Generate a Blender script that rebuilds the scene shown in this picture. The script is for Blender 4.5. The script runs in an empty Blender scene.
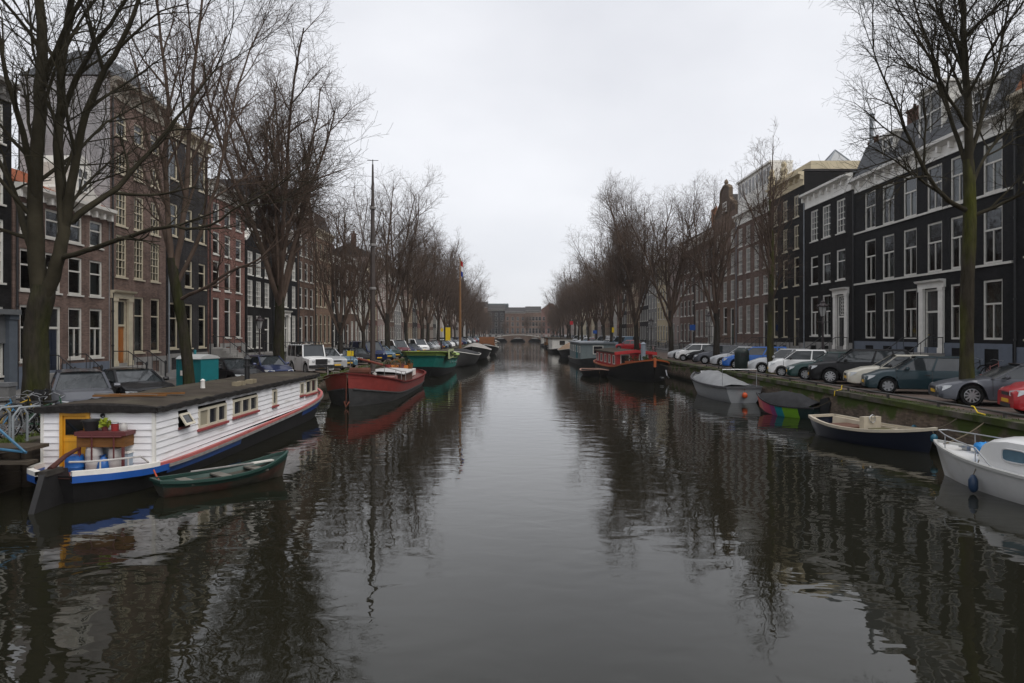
import bpy, math, random
import numpy as np
from math import sin, cos, tan, pi, radians, sqrt, atan2
from mathutils import Vector, Matrix

sc = bpy.context.scene
COL = sc.collection
RND = random.Random(11)

# ------------------------------------------------------------------ camera
F_PX = 683.0
VX, VY = 517.0, 334.0          # where the straight-ahead direction lands in the photo
CAMZ = 3.65
cd = bpy.data.cameras.new("camera")
cam = bpy.data.objects.new("camera", cd)
COL.objects.link(cam)
cam.location = (0, 0, CAMZ)
cam.rotation_euler = (radians(90), 0, 0)
cd.sensor_width = 36.0
cd.lens = 36.0 * F_PX / 1024.0
cd.shift_x = -(VX - 512.0) / 1024.0
cd.shift_y = -(341.5 - VY) / 1024.0
cd.clip_start = 0.1
cd.clip_end = 6000
sc.camera = cam

# ------------------------------------------------------------------ world, sun, exposure
SUN_EL, SUN_AZ = radians(52), radians(128)
w = bpy.data.worlds.new("World")
sc.world = w
w.use_nodes = True
nt = w.node_tree
nt.nodes.clear()
wo = nt.nodes.new("ShaderNodeOutputWorld")
bg = nt.nodes.new("ShaderNodeBackground")
bg.inputs["Strength"].default_value = 0.1
sky = nt.nodes.new("ShaderNodeTexSky")
sky.sky_type = 'NISHITA'
sky.sun_disc = False
sky.sun_elevation = SUN_EL
sky.sun_rotation = SUN_AZ
tc = nt.nodes.new("ShaderNodeTexCoord")
mp = nt.nodes.new("ShaderNodeMapping")
mp.inputs["Scale"].default_value = (1.0, 1.0, 2.2)
nz = nt.nodes.new("ShaderNodeTexNoise")
nz.inputs["Scale"].default_value = 1.6
nz.inputs["Detail"].default_value = 7
cr = nt.nodes.new("ShaderNodeValToRGB")
cr.color_ramp.elements[0].position = 0.3
cr.color_ramp.elements[0].color = (5.3, 5.4, 5.8, 1)
cr.color_ramp.elements[1].position = 0.72
cr.color_ramp.elements[1].color = (7.25, 7.32, 7.6, 1)
mx = nt.nodes.new("ShaderNodeMix")
mx.data_type = 'RGBA'
mx.inputs[0].default_value = 0.93
L = nt.links
L.new(tc.outputs["Generated"], mp.inputs["Vector"])
L.new(mp.outputs["Vector"], nz.inputs["Vector"])
L.new(nz.outputs["Fac"], cr.inputs["Fac"])
L.new(sky.outputs["Color"], mx.inputs[6])
L.new(cr.outputs["Color"], mx.inputs[7])
L.new(mx.outputs[2], bg.inputs["Color"])
L.new(bg.outputs["Background"], wo.inputs["Surface"])

sd = bpy.data.lights.new("sun", 'SUN')
sd.energy = 1.5
sd.angle = radians(45)
sd.color = (1.0, 0.97, 0.93)
sun = bpy.data.objects.new("sun", sd)
COL.objects.link(sun)
sun.location = (0, -20, 60)
# the sky texture measures rotation clockwise from +Y
sdir = Vector((sin(SUN_AZ) * cos(SUN_EL), cos(SUN_AZ) * cos(SUN_EL), sin(SUN_EL)))
sun.rotation_euler = sdir.to_track_quat('Z', 'Y').to_euler()

sc.view_settings.view_transform = 'Standard'
sc.view_settings.look = 'None'
sc.view_settings.exposure = 0.44
sc.view_settings.gamma = 1.0
sc.view_settings.use_curve_mapping = False
sc.render.engine = 'CYCLES'
sc.cycles.use_denoising = True
sc.cycles.max_bounces = 8
sc.cycles.transparent_max_bounces = 10
sc.cycles.volume_bounces = 0
sc.cycles.caustics_reflective = False
sc.cycles.caustics_refractive = False

# ------------------------------------------------------------------ the place: main dimensions
Q = 1.30            # quay height over the water on the motorboats' bank
QL = 0.92           # and on the houseboat's bank


def qz(x):
    return Q if x > 0 else QL


XR, XL = 13.3, -12.5    # quay edges
FR, FL = 24.5, -23.6    # house fronts
YB = 330.0          # the far bridge


def px2w(px, py, Y):
    return Vector(((px - VX) * Y / F_PX, Y, CAMZ + (VY - py) * Y / F_PX))


# ------------------------------------------------------------------ materials
MATS = {}


def M(name, col, rough=0.75, var=0.22, scale=2.5, bump=0.0, bscale=20.0, metal=0.0, coat=0.0, spec=0.5, stretch=(1, 1, 1), rnd=0.0, col2=None, c2scale=1.2, c2pos=(0.5, 0.65)):
    if name in MATS:
        return MATS[name]
    m = bpy.data.materials.new(name)
    m.use_nodes = True
    t = m.node_tree
    b = t.nodes["Principled BSDF"]
    b.inputs["Roughness"].default_value = rough
    b.inputs["Metallic"].default_value = metal
    b.inputs["Coat Weight"].default_value = coat
    b.inputs["Coat Roughness"].default_value = 0.06
    b.inputs["Specular IOR Level"].default_value = spec if rough < 0.72 else spec * 0.2
    c = t.nodes.new("ShaderNodeTexCoord")
    mpn = t.nodes.new("ShaderNodeMapping")
    mpn.inputs["Scale"].default_value = stretch
    t.links.new(c.outputs["Object"], mpn.inputs["Vector"])
    n = t.nodes.new("ShaderNodeTexNoise")
    n.inputs["Scale"].default_value = scale
    n.inputs["Detail"].default_value = 6
    n.inputs["Roughness"].default_value = 0.62
    t.links.new(mpn.outputs["Vector"], n.inputs["Vector"])
    mr = t.nodes.new("ShaderNodeMapRange")
    mr.inputs["From Min"].default_value = 0.25
    mr.inputs["From Max"].default_value = 0.75
    mr.inputs["To Min"].default_value = 1 - var
    mr.inputs["To Max"].default_value = 1 + var
    t.links.new(n.outputs["Fac"], mr.inputs["Value"])
    fac = mr.outputs["Result"]
    if rnd:
        oi = t.nodes.new("ShaderNodeObjectInfo")
        mr2 = t.nodes.new("ShaderNodeMapRange")
        mr2.inputs["To Min"].default_value = 1 - rnd
        mr2.inputs["To Max"].default_value = 1 + rnd
        t.links.new(oi.outputs["Random"], mr2.inputs["Value"])
        mm = t.nodes.new("ShaderNodeMath")
        mm.operation = 'MULTIPLY'
        t.links.new(fac, mm.inputs[0])
        t.links.new(mr2.outputs["Result"], mm.inputs[1])
        fac = mm.outputs["Value"]
    base = t.nodes.new("ShaderNodeRGB")
    base.outputs[0].default_value = (*col, 1)
    src = base.outputs[0]
    if col2 is not None:
        n2 = t.nodes.new("ShaderNodeTexNoise")
        n2.inputs["Scale"].default_value = c2scale
        n2.inputs["Detail"].default_value = 5
        t.links.new(mpn.outputs["Vector"], n2.inputs["Vector"])
        r2 = t.nodes.new("ShaderNodeMapRange")
        r2.inputs["From Min"].default_value = c2pos[0]
        r2.inputs["From Max"].default_value = c2pos[1]
        t.links.new(n2.outputs["Fac"], r2.inputs["Value"])
        m2 = t.nodes.new("ShaderNodeMix")
        m2.data_type = 'RGBA'
        m2.inputs[7].default_value = (*col2, 1)
        t.links.new(r2.outputs["Result"], m2.inputs[0])
        t.links.new(src, m2.inputs[6])
        src = m2.outputs[2]
    vm = t.nodes.new("ShaderNodeVectorMath")
    vm.operation = 'SCALE'
    t.links.new(src, vm.inputs[0])
    t.links.new(fac, vm.inputs["Scale"])
    t.links.new(vm.outputs["Vector"], b.inputs["Base Color"])
    if bump:
        nb = t.nodes.new("ShaderNodeTexNoise")
        nb.inputs["Scale"].default_value = bscale
        nb.inputs["Detail"].default_value = 4
        t.links.new(mpn.outputs["Vector"], nb.inputs["Vector"])
        bp = t.nodes.new("ShaderNodeBump")
        bp.inputs["Strength"].default_value = bump
        bp.inputs["Distance"].default_value = 0.03
        t.links.new(nb.outputs["Fac"], bp.inputs["Height"])
        t.links.new(bp.outputs["Normal"], b.inputs["Normal"])
    MATS[name] = m
    return m


def brick(name, col, mortar=0.5, bw=0.22, bh=0.065, var=0.3, moss=False, rough=0.85, weather=0.35, spec=0.10):
    """brickwork: courses, per-brick tone and large weather patches"""
    if name in MATS:
        return MATS[name]
    m = bpy.data.materials.new(name)
    m.use_nodes = True
    t = m.node_tree
    N, K = t.nodes, t.links
    b = N["Principled BSDF"]
    b.inputs["Roughness"].default_value = rough
    b.inputs["Specular IOR Level"].default_value = spec
    c = N.new("ShaderNodeTexCoord")
    s = N.new("ShaderNodeSeparateXYZ")
    K.new(c.outputs["Object"], s.inputs[0])
    ad = N.new("ShaderNodeMath")
    ad.operation = 'ADD'
    K.new(s.outputs["X"], ad.inputs[0])
    K.new(s.outputs["Y"], ad.inputs[1])
    cb = N.new("ShaderNodeCombineXYZ")
    K.new(ad.outputs[0], cb.inputs["X"])
    K.new(s.outputs["Z"], cb.inputs["Y"])
    bt = N.new("ShaderNodeTexBrick")
    bt.inputs["Scale"].default_value = 1.0
    bt.inputs["Brick Width"].default_value = bw
    bt.inputs["Row Height"].default_value = bh
    bt.inputs["Mortar Size"].default_value = 0.006
    bt.inputs["Mortar Smooth"].default_value = 0.3
    v = var
    bt.inputs["Color1"].default_value = (col[0] * (1 - v), col[1] * (1 - v), col[2] * (1 - v), 1)
    bt.inputs["Color2"].default_value = (col[0] * (1 + v), col[1] * (1 + v), col[2] * (1 + v), 1)
    mc = [max(0.02, x * (1 - mortar) + 0.25 * mortar * (sum(col) / 3 / 0.15) * 0.6) for x in col]
    bt.inputs["Mortar"].default_value = (*mc, 1)
    K.new(cb.outputs[0], bt.inputs["Vector"])
    n = N.new("ShaderNodeTexNoise")
    n.inputs["Scale"].default_value = 0.55
    n.inputs["Detail"].default_value = 7
    n.inputs["Roughness"].default_value = 0.65
    K.new(c.outputs["Object"], n.inputs["Vector"])
    mr = N.new("ShaderNodeMapRange")
    mr.inputs["From Min"].default_value = 0.28
    mr.inputs["From Max"].default_value = 0.72
    mr.inputs["To Min"].default_value = 1 - weather
    mr.inputs["To Max"].default_value = 1 + weather
    K.new(n.outputs["Fac"], mr.inputs["Value"])
    # vertical streaks of soot and rain
    mp_ = N.new("ShaderNodeMapping")
    mp_.inputs["Scale"].default_value = (3.0, 3.0, 0.12)
    K.new(c.outputs["Object"], mp_.inputs["Vector"])
    n2 = N.new("ShaderNodeTexNoise")
    n2.inputs["Scale"].default_value = 1.0
    n2.inputs["Detail"].default_value = 5
    K.new(mp_.outputs[0], n2.inputs["Vector"])
    mr2 = N.new("ShaderNodeMapRange")
    mr2.inputs["From Min"].default_value = 0.3
    mr2.inputs["From Max"].default_value = 0.7
    mr2.inputs["To Min"].default_value = 0.82
    mr2.inputs["To Max"].default_value = 1.12
    K.new(n2.outputs["Fac"], mr2.inputs["Value"])
    mu = N.new("ShaderNodeMath")
    mu.operation = 'MULTIPLY'
    K.new(mr.outputs[0], mu.inputs[0])
    K.new(mr2.outputs[0], mu.inputs[1])
    vm = N.new("ShaderNodeVectorMath")
    vm.operation = 'SCALE'
    K.new(bt.outputs["Color"], vm.inputs[0])
    K.new(mu.outputs[0], vm.inputs["Scale"])
    src = vm.outputs["Vector"]
    if moss:
        # green growth thickest under the coping and a slimy band at the water line
        n3 = N.new("ShaderNodeTexNoise")
        n3.inputs["Scale"].default_value = 1.1
        n3.inputs["Detail"].default_value = 8
        K.new(c.outputs["Object"], n3.inputs["Vector"])
        zr = N.new("ShaderNodeMapRange")
        zr.inputs["From Min"].default_value = 0.55
        zr.inputs["From Max"].default_value = 1.25
        zr.inputs["To Min"].default_value = -0.12
        zr.inputs["To Max"].default_value = 0.24
        K.new(s.outputs["Z"], zr.inputs["Value"])
        a3 = N.new("ShaderNodeMath")
        a3.operation = 'ADD'
        K.new(n3.outputs["Fac"], a3.inputs[0])
        K.new(zr.outputs[0], a3.inputs[1])
        r3 = N.new("ShaderNodeMapRange")
        r3.inputs["From Min"].default_value = 0.48
        r3.inputs["From Max"].default_value = 0.63
        K.new(a3.outputs[0], r3.inputs["Value"])
        m3 = N.new("ShaderNodeMix")
        m3.data_type = 'RGBA'
        m3.inputs[7].default_value = (0.048, 0.068, 0.014, 1)
        K.new(r3.outputs[0], m3.inputs[0])
        K.new(src, m3.inputs[6])
        zr2 = N.new("ShaderNodeMapRange")
        zr2.inputs["From Min"].default_value = 0.12
        zr2.inputs["From Max"].default_value = 0.4
        zr2.inputs["To Min"].default_value = 1.0
        zr2.inputs["To Max"].default_value = 0.0
        K.new(s.outputs["Z"], zr2.inputs["Value"])
        m4 = N.new("ShaderNodeMix")
        m4.data_type = 'RGBA'
        m4.inputs[7].default_value = (0.018, 0.017, 0.010, 1)
        K.new(zr2.outputs[0], m4.inputs[0])
        K.new(m3.outputs[2], m4.inputs[6])
        src = m4.outputs[2]
    K.new(src, b.inputs["Base Color"])
    bp = N.new("ShaderNodeBump")
    bp.inputs["Strength"].default_value = 0.35
    bp.inputs["Distance"].default_value = 0.01
    bp.invert = True
    K.new(bt.outputs["Fac"], bp.inputs["Height"])
    K.new(bp.outputs["Normal"], b.inputs["Normal"])
    MATS[name] = m
    return m


def glass_near():
    if "pane_glass" in MATS:
        return MATS["pane_glass"]
    m = bpy.data.materials.new("pane_glass")
    m.use_nodes = True
    t = m.node_tree
    N, K = t.nodes, t.links
    N.clear()
    o = N.new("ShaderNodeOutputMaterial")
    tr = N.new("ShaderNodeBsdfTransparent")
    tr.inputs[0].default_value = (0.62, 0.66, 0.66, 1)
    gl = N.new("ShaderNodeBsdfGlossy")
    gl.inputs["Roughness"].default_value = 0.03
    gl.inputs["Color"].default_value = (0.9, 0.93, 0.96, 1)
    fr = N.new("ShaderNodeFresnel")
    fr.inputs["IOR"].default_value = 1.62
    c = N.new("ShaderNodeTexCoord")
    oi = N.new("ShaderNodeObjectInfo")
    ad = N.new("ShaderNodeVectorMath")
    ad.operation = 'ADD'
    K.new(c.outputs["Object"], ad.inputs[0])
    K.new(oi.outputs["Location"], ad.inputs[1])
    n = N.new("ShaderNodeTexNoise")
    n.inputs["Scale"].default_value = 1.3
    n.inputs["Detail"].default_value = 2
    K.new(ad.outputs[0], n.inputs["Vector"])
    bp = N.new("ShaderNodeBump")
    bp.inputs["Strength"].default_value = 0.12
    bp.inputs["Distance"].default_value = 0.05
    K.new(n.outputs["Fac"], bp.inputs["Height"])
    K.new(bp.outputs["Normal"], gl.inputs["Normal"])
    mx = N.new("ShaderNodeMixShader")
    K.new(fr.outputs[0], mx.inputs[0])
    K.new(tr.outputs[0], mx.inputs[1])
    K.new(gl.outputs[0], mx.inputs[2])
    K.new(mx.outputs[0], o.inputs["Surface"])
    MATS["pane_glass"] = m
    return m


def glass_dark(name="pane_dark", col=(0.016, 0.018, 0.02)):
    return M(name, col, rough=0.06, var=0.5, scale=0.8, spec=0.6, rnd=0.5)


def water_mat():
    m = bpy.data.materials.new("canal_water")
    m.use_nodes = True
    t = m.node_tree
    N, K = t.nodes, t.links
    b = N["Principled BSDF"]
    b.inputs["Base Color"].default_value = (0.0115, 0.0112, 0.0068, 1)
    b.inputs["Roughness"].default_value = 0.015
    b.inputs["IOR"].default_value = 1.40
    b.inputs["Specular IOR Level"].default_value = 0.5
    c = N.new("ShaderNodeTexCoord")

    def layer(scale, sx, sy, det, rough=0.5, dist=0.0):
        mp = N.new("ShaderNodeMapping")
        mp.inputs["Scale"].default_value = (sx, sy, 1)
        mp.inputs["Rotation"].default_value = (0, 0, radians(12))
        K.new(c.outputs["Object"], mp.inputs["Vector"])
        n = N.new("ShaderNodeTexNoise")
        n.inputs["Scale"].default_value = scale
        n.inputs["Detail"].default_value = det
        n.inputs["Roughness"].default_value = rough
        n.inputs["Distortion"].default_value = dist
        K.new(mp.outputs[0], n.inputs["Vector"])
        return n.outputs["Fac"]

    a = layer(1.35, 0.8, 1.2, 1.8, 0.45, 0.6)
    d = layer(3.6, 0.8, 1.2, 2.0, 0.5, 0.3)
    # calm and ruffled patches
    p = layer(0.07, 1.0, 0.45, 2.0)
    pr = N.new("ShaderNodeMapRange")
    pr.inputs["From Min"].default_value = 0.38
    pr.inputs["From Max"].default_value = 0.62
    pr.inputs["To Min"].default_value = 0.45
    pr.inputs["To Max"].default_value = 1.35
    K.new(p, pr.inputs["Value"])
    m1 = N.new("ShaderNodeMath")
    m1.operation = 'MULTIPLY_ADD'
    m1.inputs[1].default_value = 0.16
    K.new(d, m1.inputs[0])
    K.new(a, m1.inputs[2])
    m2 = N.new("ShaderNodeMath")
    m2.operation = 'MULTIPLY'
    K.new(m1.outputs[0], m2.inputs[0])
    K.new(pr.outputs[0], m2.inputs[1])
    bp = N.new("ShaderNodeBump")
    bp.inputs["Strength"].default_value = 1.0
    bp.inputs["Distance"].default_value = 0.0125
    K.new(m2.outputs[0], bp.inputs["Height"])
    K.new(bp.outputs["Normal"], b.inputs["Normal"])
    return m


# ------------------------------------------------------------------ mesh builder
class MB:
    def __init__(self):
        self.v, self.f, self.mi = [], [], []
        self.key = {}
        self.cur = 0

    def vert(self, p):
        k = (round(p[0], 4), round(p[1], 4), round(p[2], 4))
        i = self.key.get(k)
        if i is None:
            i = len(self.v)
            self.v.append(tuple(p))
            self.key[k] = i
        return i

    def poly(self, pts, weld=True):
        if weld:
            ids = []
            for p in pts:
                i = self.vert(p)
                if not ids or ids[-1] != i:
                    ids.append(i)
            if len(ids) > 1 and ids[0] == ids[-1]:
                ids.pop()
            if len(set(ids)) < 3 or len(set(ids)) != len(ids):
                return
        else:
            ids = list(range(len(self.v), len(self.v) + len(pts)))
            self.v += [tuple(p) for p in pts]
        self.f.append(ids)
        self.mi.append(self.cur)

    def box(self, x0, x1, y0, y1, z0, z1):
        n = len(self.v)
        self.v += [(x0, y0, z0), (x1, y0, z0), (x1, y1, z0), (x0, y1, z0), (x0, y0, z1), (x1, y0, z1), (x1, y1, z1), (x0, y1, z1)]
        for q in ((0, 3, 2, 1), (4, 5, 6, 7), (0, 1, 5, 4), (1, 2, 6, 5), (2, 3, 7, 6), (3, 0, 4, 7)):
            self.f.append([n + i for i in q])
            self.mi.append(self.cur)
        return self

    def prism(self, pts, a0, a1, axis='x'):
        """2-D outline pts extruded from a0 to a1 along the axis; the outline is (y,z) for x, (x,z) for y, (x,y) for z"""
        def P(p, a):
            return {'x': (a, p[0], p[1]), 'y': (p[0], a, p[1]), 'z': (p[0], p[1], a)}[axis]
        n = len(self.v)
        k = len(pts)
        self.v += [P(p, a0) for p in pts] + [P(p, a1) for p in pts]
        self.f.append([n + i for i in range(k)][::-1])
        self.f.append([n + k + i for i in range(k)])
        self.mi += [self.cur] * 2
        for i in range(k):
            j = (i + 1) % k
            self.f.append([n + i, n + j, n + k + j, n + k + i])
            self.mi.append(self.cur)
        return self

    def tube(self, path, r, n=6, cap=True, closed=False):
        path = [Vector(p) for p in path]
        m = len(path)
        rs = r if isinstance(r, (list, tuple)) else [r] * m
        b = len(self.v)
        up = Vector((0, 0, 1))
        prev = None
        for i, p in enumerate(path):
            if closed:
                tg = path[(i + 1) % m] - path[i - 1]
            else:
                tg = path[min(i + 1, m - 1)] - path[max(i - 1, 0)]
            tg = tg.normalized() if tg.length > 1e-9 else Vector((0, 0, 1))
            if prev is None:
                a = tg.cross(up)
                if a.length < 0.05:
                    a = tg.cross(Vector((1, 0, 0)))
            else:
                a = prev - tg * prev.dot(tg)
                if a.length < 1e-4:
                    a = tg.cross(up)
            a.normalize()
            prev = a
            c = tg.cross(a)
            for k in range(n):
                q = 2 * pi * (k + 0.5) / n
                self.v.append(tuple(p + (a * cos(q) + c * sin(q)) * rs[i]))
        for i in range(m if closed else m - 1):
            j = (i + 1) % m
            for k in range(n):
                l = (k + 1) % n
                self.f.append([b + i * n + k, b + i * n + l, b + j * n + l, b + j * n + k])
                self.mi.append(self.cur)
        if cap and not closed:
            self.f.append([b + k for k in range(n)][::-1])
            self.f.append([b + (m - 1) * n + k for k in range(n)])
            self.mi += [self.cur] * 2
        return self

    def lathe(self, prof, n=12, c=(0, 0, 0), axis='z', cap=True):
        """profile of (radius, height)"""
        b = len(self.v)
        for r, h in prof:
            for k in range(n):
                q = 2 * pi * k / n
                x, y = r * cos(q), r * sin(q)
                p = {'z': (x, y, h), 'y': (x, h, y), 'x': (h, x, y)}[axis]
                self.v.append((p[0] + c[0], p[1] + c[1], p[2] + c[2]))
        for i in range(len(prof) - 1):
            for k in range(n):
                l = (k + 1) % n
                self.f.append([b + i * n + k, b + i * n + l, b + (i + 1) * n + l, b + (i + 1) * n + k])
                self.mi.append(self.cur)
        if cap:
            self.f.append([b + k for k in range(n)][::-1])
            self.f.append([b + (len(prof) - 1) * n + k for k in range(n)])
            self.mi += [self.cur] * 2
        return self

    def grid(self, rows, close=False):
        """rows of equal length point lists joined into a surface"""
        b = len(self.v)
        k = len(rows[0])
        for r in rows:
            self.v += [tuple(p) for p in r]
        for i in range(len(rows) - 1):
            for j in range(k if close else k - 1):
                l = (j + 1) % k
                self.f.append([b + i * k + j, b + i * k + l, b + (i + 1) * k + l, b + (i + 1) * k + j])
                self.mi.append(self.cur)
        return self

    def xf(self, mat, start=0):
        for i in range(start, len(self.v)):
            self.v[i] = tuple(mat @ Vector(self.v[i]))
        return self

    def mesh(self, name, mats, smooth=None):
        me = bpy.data.meshes.new(name)
        me.from_pydata(self.v, [], self.f)
        if not isinstance(mats, (list, tuple)):
            mats = [mats]
        for m in mats:
            me.materials.append(m)
        if len(mats) > 1:
            me.polygons.foreach_set("material_index", self.mi)
        if smooth is not None:
            me.shade_smooth()
            me.set_sharp_from_angle(angle=radians(smooth))
        me.update()
        return me

    def build(self, name, mats, parent=None, smooth=None, loc=(0, 0, 0), rot=0.0):
        return link(name, self.mesh(name, mats, smooth), parent, loc, rot)


def link(name, me, parent=None, loc=(0, 0, 0), rot=0.0):
    o = bpy.data.objects.new(name, me)
    COL.objects.link(o)
    o.location = loc
    o.rotation_euler = (0, 0, rot)
    if parent is not None:
        o.parent = parent
    return o


def tag(o, label=None, cat=None, group=None, kind=None):
    if label:
        o["label"] = label
    if cat:
        o["category"] = cat
    if group:
        o["group"] = group
    if kind:
        o["kind"] = kind
    return o


def thing(name, label, cat, loc=(0, 0, 0), rot=0.0, group=None):
    o = link(name, None, None, loc, rot)
    o.empty_display_size = 0.3
    return tag(o, label, cat, group)


def copy_tree(o, loc=None, rot=None, label=None, group=None, parent=None):
    c = o.copy()
    COL.objects.link(c)
    if parent is not None:
        c.parent = parent
    if loc is not None:
        c.location = loc
    if rot is not None:
        c.rotation_euler = (0, 0, rot)
    if label:
        c["label"] = label
    if group:
        c["group"] = group
    for ch in CH.get(o.name, None) or [x for x in o.children]:
        copy_tree(ch, parent=c)
    return c


CH = {}
WHITE = M("white_paint", (0.72, 0.70, 0.65), rough=0.5, var=0.12, scale=3)
CREAM = M("cream_paint", (0.52, 0.46, 0.34), rough=0.5, var=0.14, scale=3)
OFFW = M("old_white_paint", (0.58, 0.56, 0.51), rough=0.55, var=0.16, scale=3)
STONE = M("grey_stone", (0.26, 0.25, 0.235), rough=0.8, var=0.25, scale=1.5, bump=0.1)
SLATE = M("slate_roof", (0.055, 0.058, 0.064), rough=0.7, var=0.3, scale=3, bump=0.25, bscale=9, stretch=(1, 1, 2))
TILE_O = M("orange_roof_tile", (0.25, 0.078, 0.036), rough=0.8, var=0.35, scale=6, bump=0.4, bscale=10)
TILE_D = M("dark_roof_tile", (0.05, 0.046, 0.045), rough=0.75, var=0.35, scale=4, bump=0.4, bscale=10)
IRON = M("black_iron", (0.012, 0.012, 0.013), rough=0.45, var=0.2)
STEEL = M("bare_steel", (0.42, 0.43, 0.44), rough=0.35, metal=0.8, var=0.15)
ZINC = M("zinc_grey", (0.23, 0.25, 0.27), rough=0.5, var=0.2)
RUBBER = M("black_rubber", (0.012, 0.012, 0.012), rough=0.8, var=0.2)
ROPE = M("weathered_rope", (0.12, 0.10, 0.07), rough=0.9, var=0.3, scale=30)
# ------------------------------------------------------------------ ground, canal, quays
ASPH = M("grey_brick_paving", (0.105, 0.095, 0.088), rough=0.85, var=0.3, scale=1.1, bump=0.15, bscale=14)
PARK = M("brown_brick_paving", (0.13, 0.10, 0.085), rough=0.85, var=0.35, scale=1.6, bump=0.2, bscale=14)
PAVE = M("pavement_tiles", (0.17, 0.165, 0.16), rough=0.85, var=0.25, scale=1.3, bump=0.1)
EARTH = M("dark_earth", (0.075, 0.062, 0.045), rough=0.95, var=0.4, scale=2, bump=0.4, col2=(0.04, 0.05, 0.02))
Y0, Y1 = -60.0, 1500.0

g = MB()
for (xa, za), (xb, zb) in zip([(-1500, QL - 0.008), (XL - 0.02, QL - 0.008), (XL - 0.02, -2.2), (XR + 0.02, -2.2), (XR + 0.02, Q - 0.008)],
                              [(XL - 0.02, QL - 0.008), (XL - 0.02, -2.2), (XR + 0.02, -2.2), (XR + 0.02, Q - 0.008), (1500, Q - 0.008)]):
    g.poly([(xa, Y0, za), (xb, Y0, zb), (xb, Y1, zb), (xa, Y1, za)])
tag(g.build("ground", EARTH), kind="structure")

wt = MB()
wt.poly([(XL - 0.3, Y0, 0), (XR + 0.3, Y0, 0), (XR + 0.3, Y1, 0), (XL - 0.3, Y1, 0)])
tag(wt.build("canal_water", water_mat()), kind="structure")


def sheet(name, x0, x1, y0, y1, z, mat):
    s = MB()
    s.poly([(x0, y0, z), (x1, y0, z), (x1, y1, z), (x0, y1, z)])
    return tag(s.build(name, mat), kind="structure")


YE = YB - 6
sheet("road", XR + 5.2, 21.0, Y0, YE, Q, ASPH)
sheet("road", -20.4, XL - 5.4, Y0, YE, QL, ASPH)
sheet("parking_strip", XR + 0.45, XR + 5.2, Y0, YE, Q, PARK)
sheet("parking_strip", XL - 5.4, XL - 0.45, Y0, YE, QL, PARK)
for x0, x1 in ((21.0, FR + 0.3), (FL - 0.3, -20.4)):
    p = MB()
    p.box(x0, x1, Y0, YE, qz(x0) - 0.1, qz(x0) + 0.11)
    tag(p.build("pavement", PAVE), kind="structure")
QB = brick("quay_brick", (0.125, 0.094, 0.070), var=0.35, moss=True, weather=0.45)
COPE = M("coping_stone", (0.095, 0.085, 0.070), rough=0.85, var=0.4, scale=2.2, bump=0.3, col2=(0.045, 0.058, 0.016), c2scale=0.9, c2pos=(0.42, 0.56))
for sx, xe in ((1, XR), (-1, XL)):
    q = MB()
    n = 120
    # the wall leans back a little and is not perfectly straight
    rows = []
    for i in range(n + 1):
        y = Y0 + (YE - Y0) * i / n
        wv = 0.05 * sin(y * 0.21) + 0.03 * sin(y * 0.083 + 1)
        rows.append([(xe - sx * (0.16 + wv), y, -2.0), (xe - sx * (0.12 + wv), y, 0.3), (xe - sx * (0.02 + wv * 0.4), y, qz(xe) - 0.17)])
    q.grid(rows)
    tag(q.build("canal_wall", QB, smooth=30), kind="structure")
    c = MB()
    y = Y0
    while y < YE:
        ln = 1.45
        j = 0.012 * RND.uniform(-1, 1)
        c.box(xe - sx * 0.12, xe + sx * 0.5, y, y + ln - 0.015, qz(xe) - 0.17, qz(xe) + 0.012 + j * 0.6)
        y += ln
    tag(c.build("kerb_strip", COPE), kind="structure")

# ------------------------------------------------------------------ houses
WIN = {}


def grid_frame(uc, vc, solid, y0, y1):
    """bars of a window frame as one connected mesh"""
    m = MB()
    nu, nv = len(uc) - 1, len(vc) - 1
    S = lambda i, j: 0 <= i < nu and 0 <= j < nv and solid(i, j)
    for i in range(nu):
        for j in range(nv):
            if not S(i, j):
                continue
            a, b, c, d = uc[i], uc[i + 1], vc[j], vc[j + 1]
            m.poly([(a, y1, c), (b, y1, c), (b, y1, d), (a, y1, d)])
            for (di, dj, p, q) in ((-1, 0, (a, c), (a, d)), (1, 0, (b, c), (b, d)), (0, -1, (a, c), (b, c)), (0, 1, (a, d), (b, d))):
                if not S(i + di, j + dj):
                    m.poly([(p[0], y1, p[1]), (q[0], y1, q[1]), (q[0], y0, q[1]), (p[0], y0, p[1])])
    return m


def cuts_bars(size, bars, t):
    """cut list and solid flags: outer frame thickness t plus inner bars (centre, width)"""
    c = [0.0, t]
    s = [True]
    for p, wd in bars:
        c += [p - wd / 2, p + wd / 2]
        s += [False, True]
    c += [size - t, size]
    s += [False, True]
    return c, s


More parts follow.
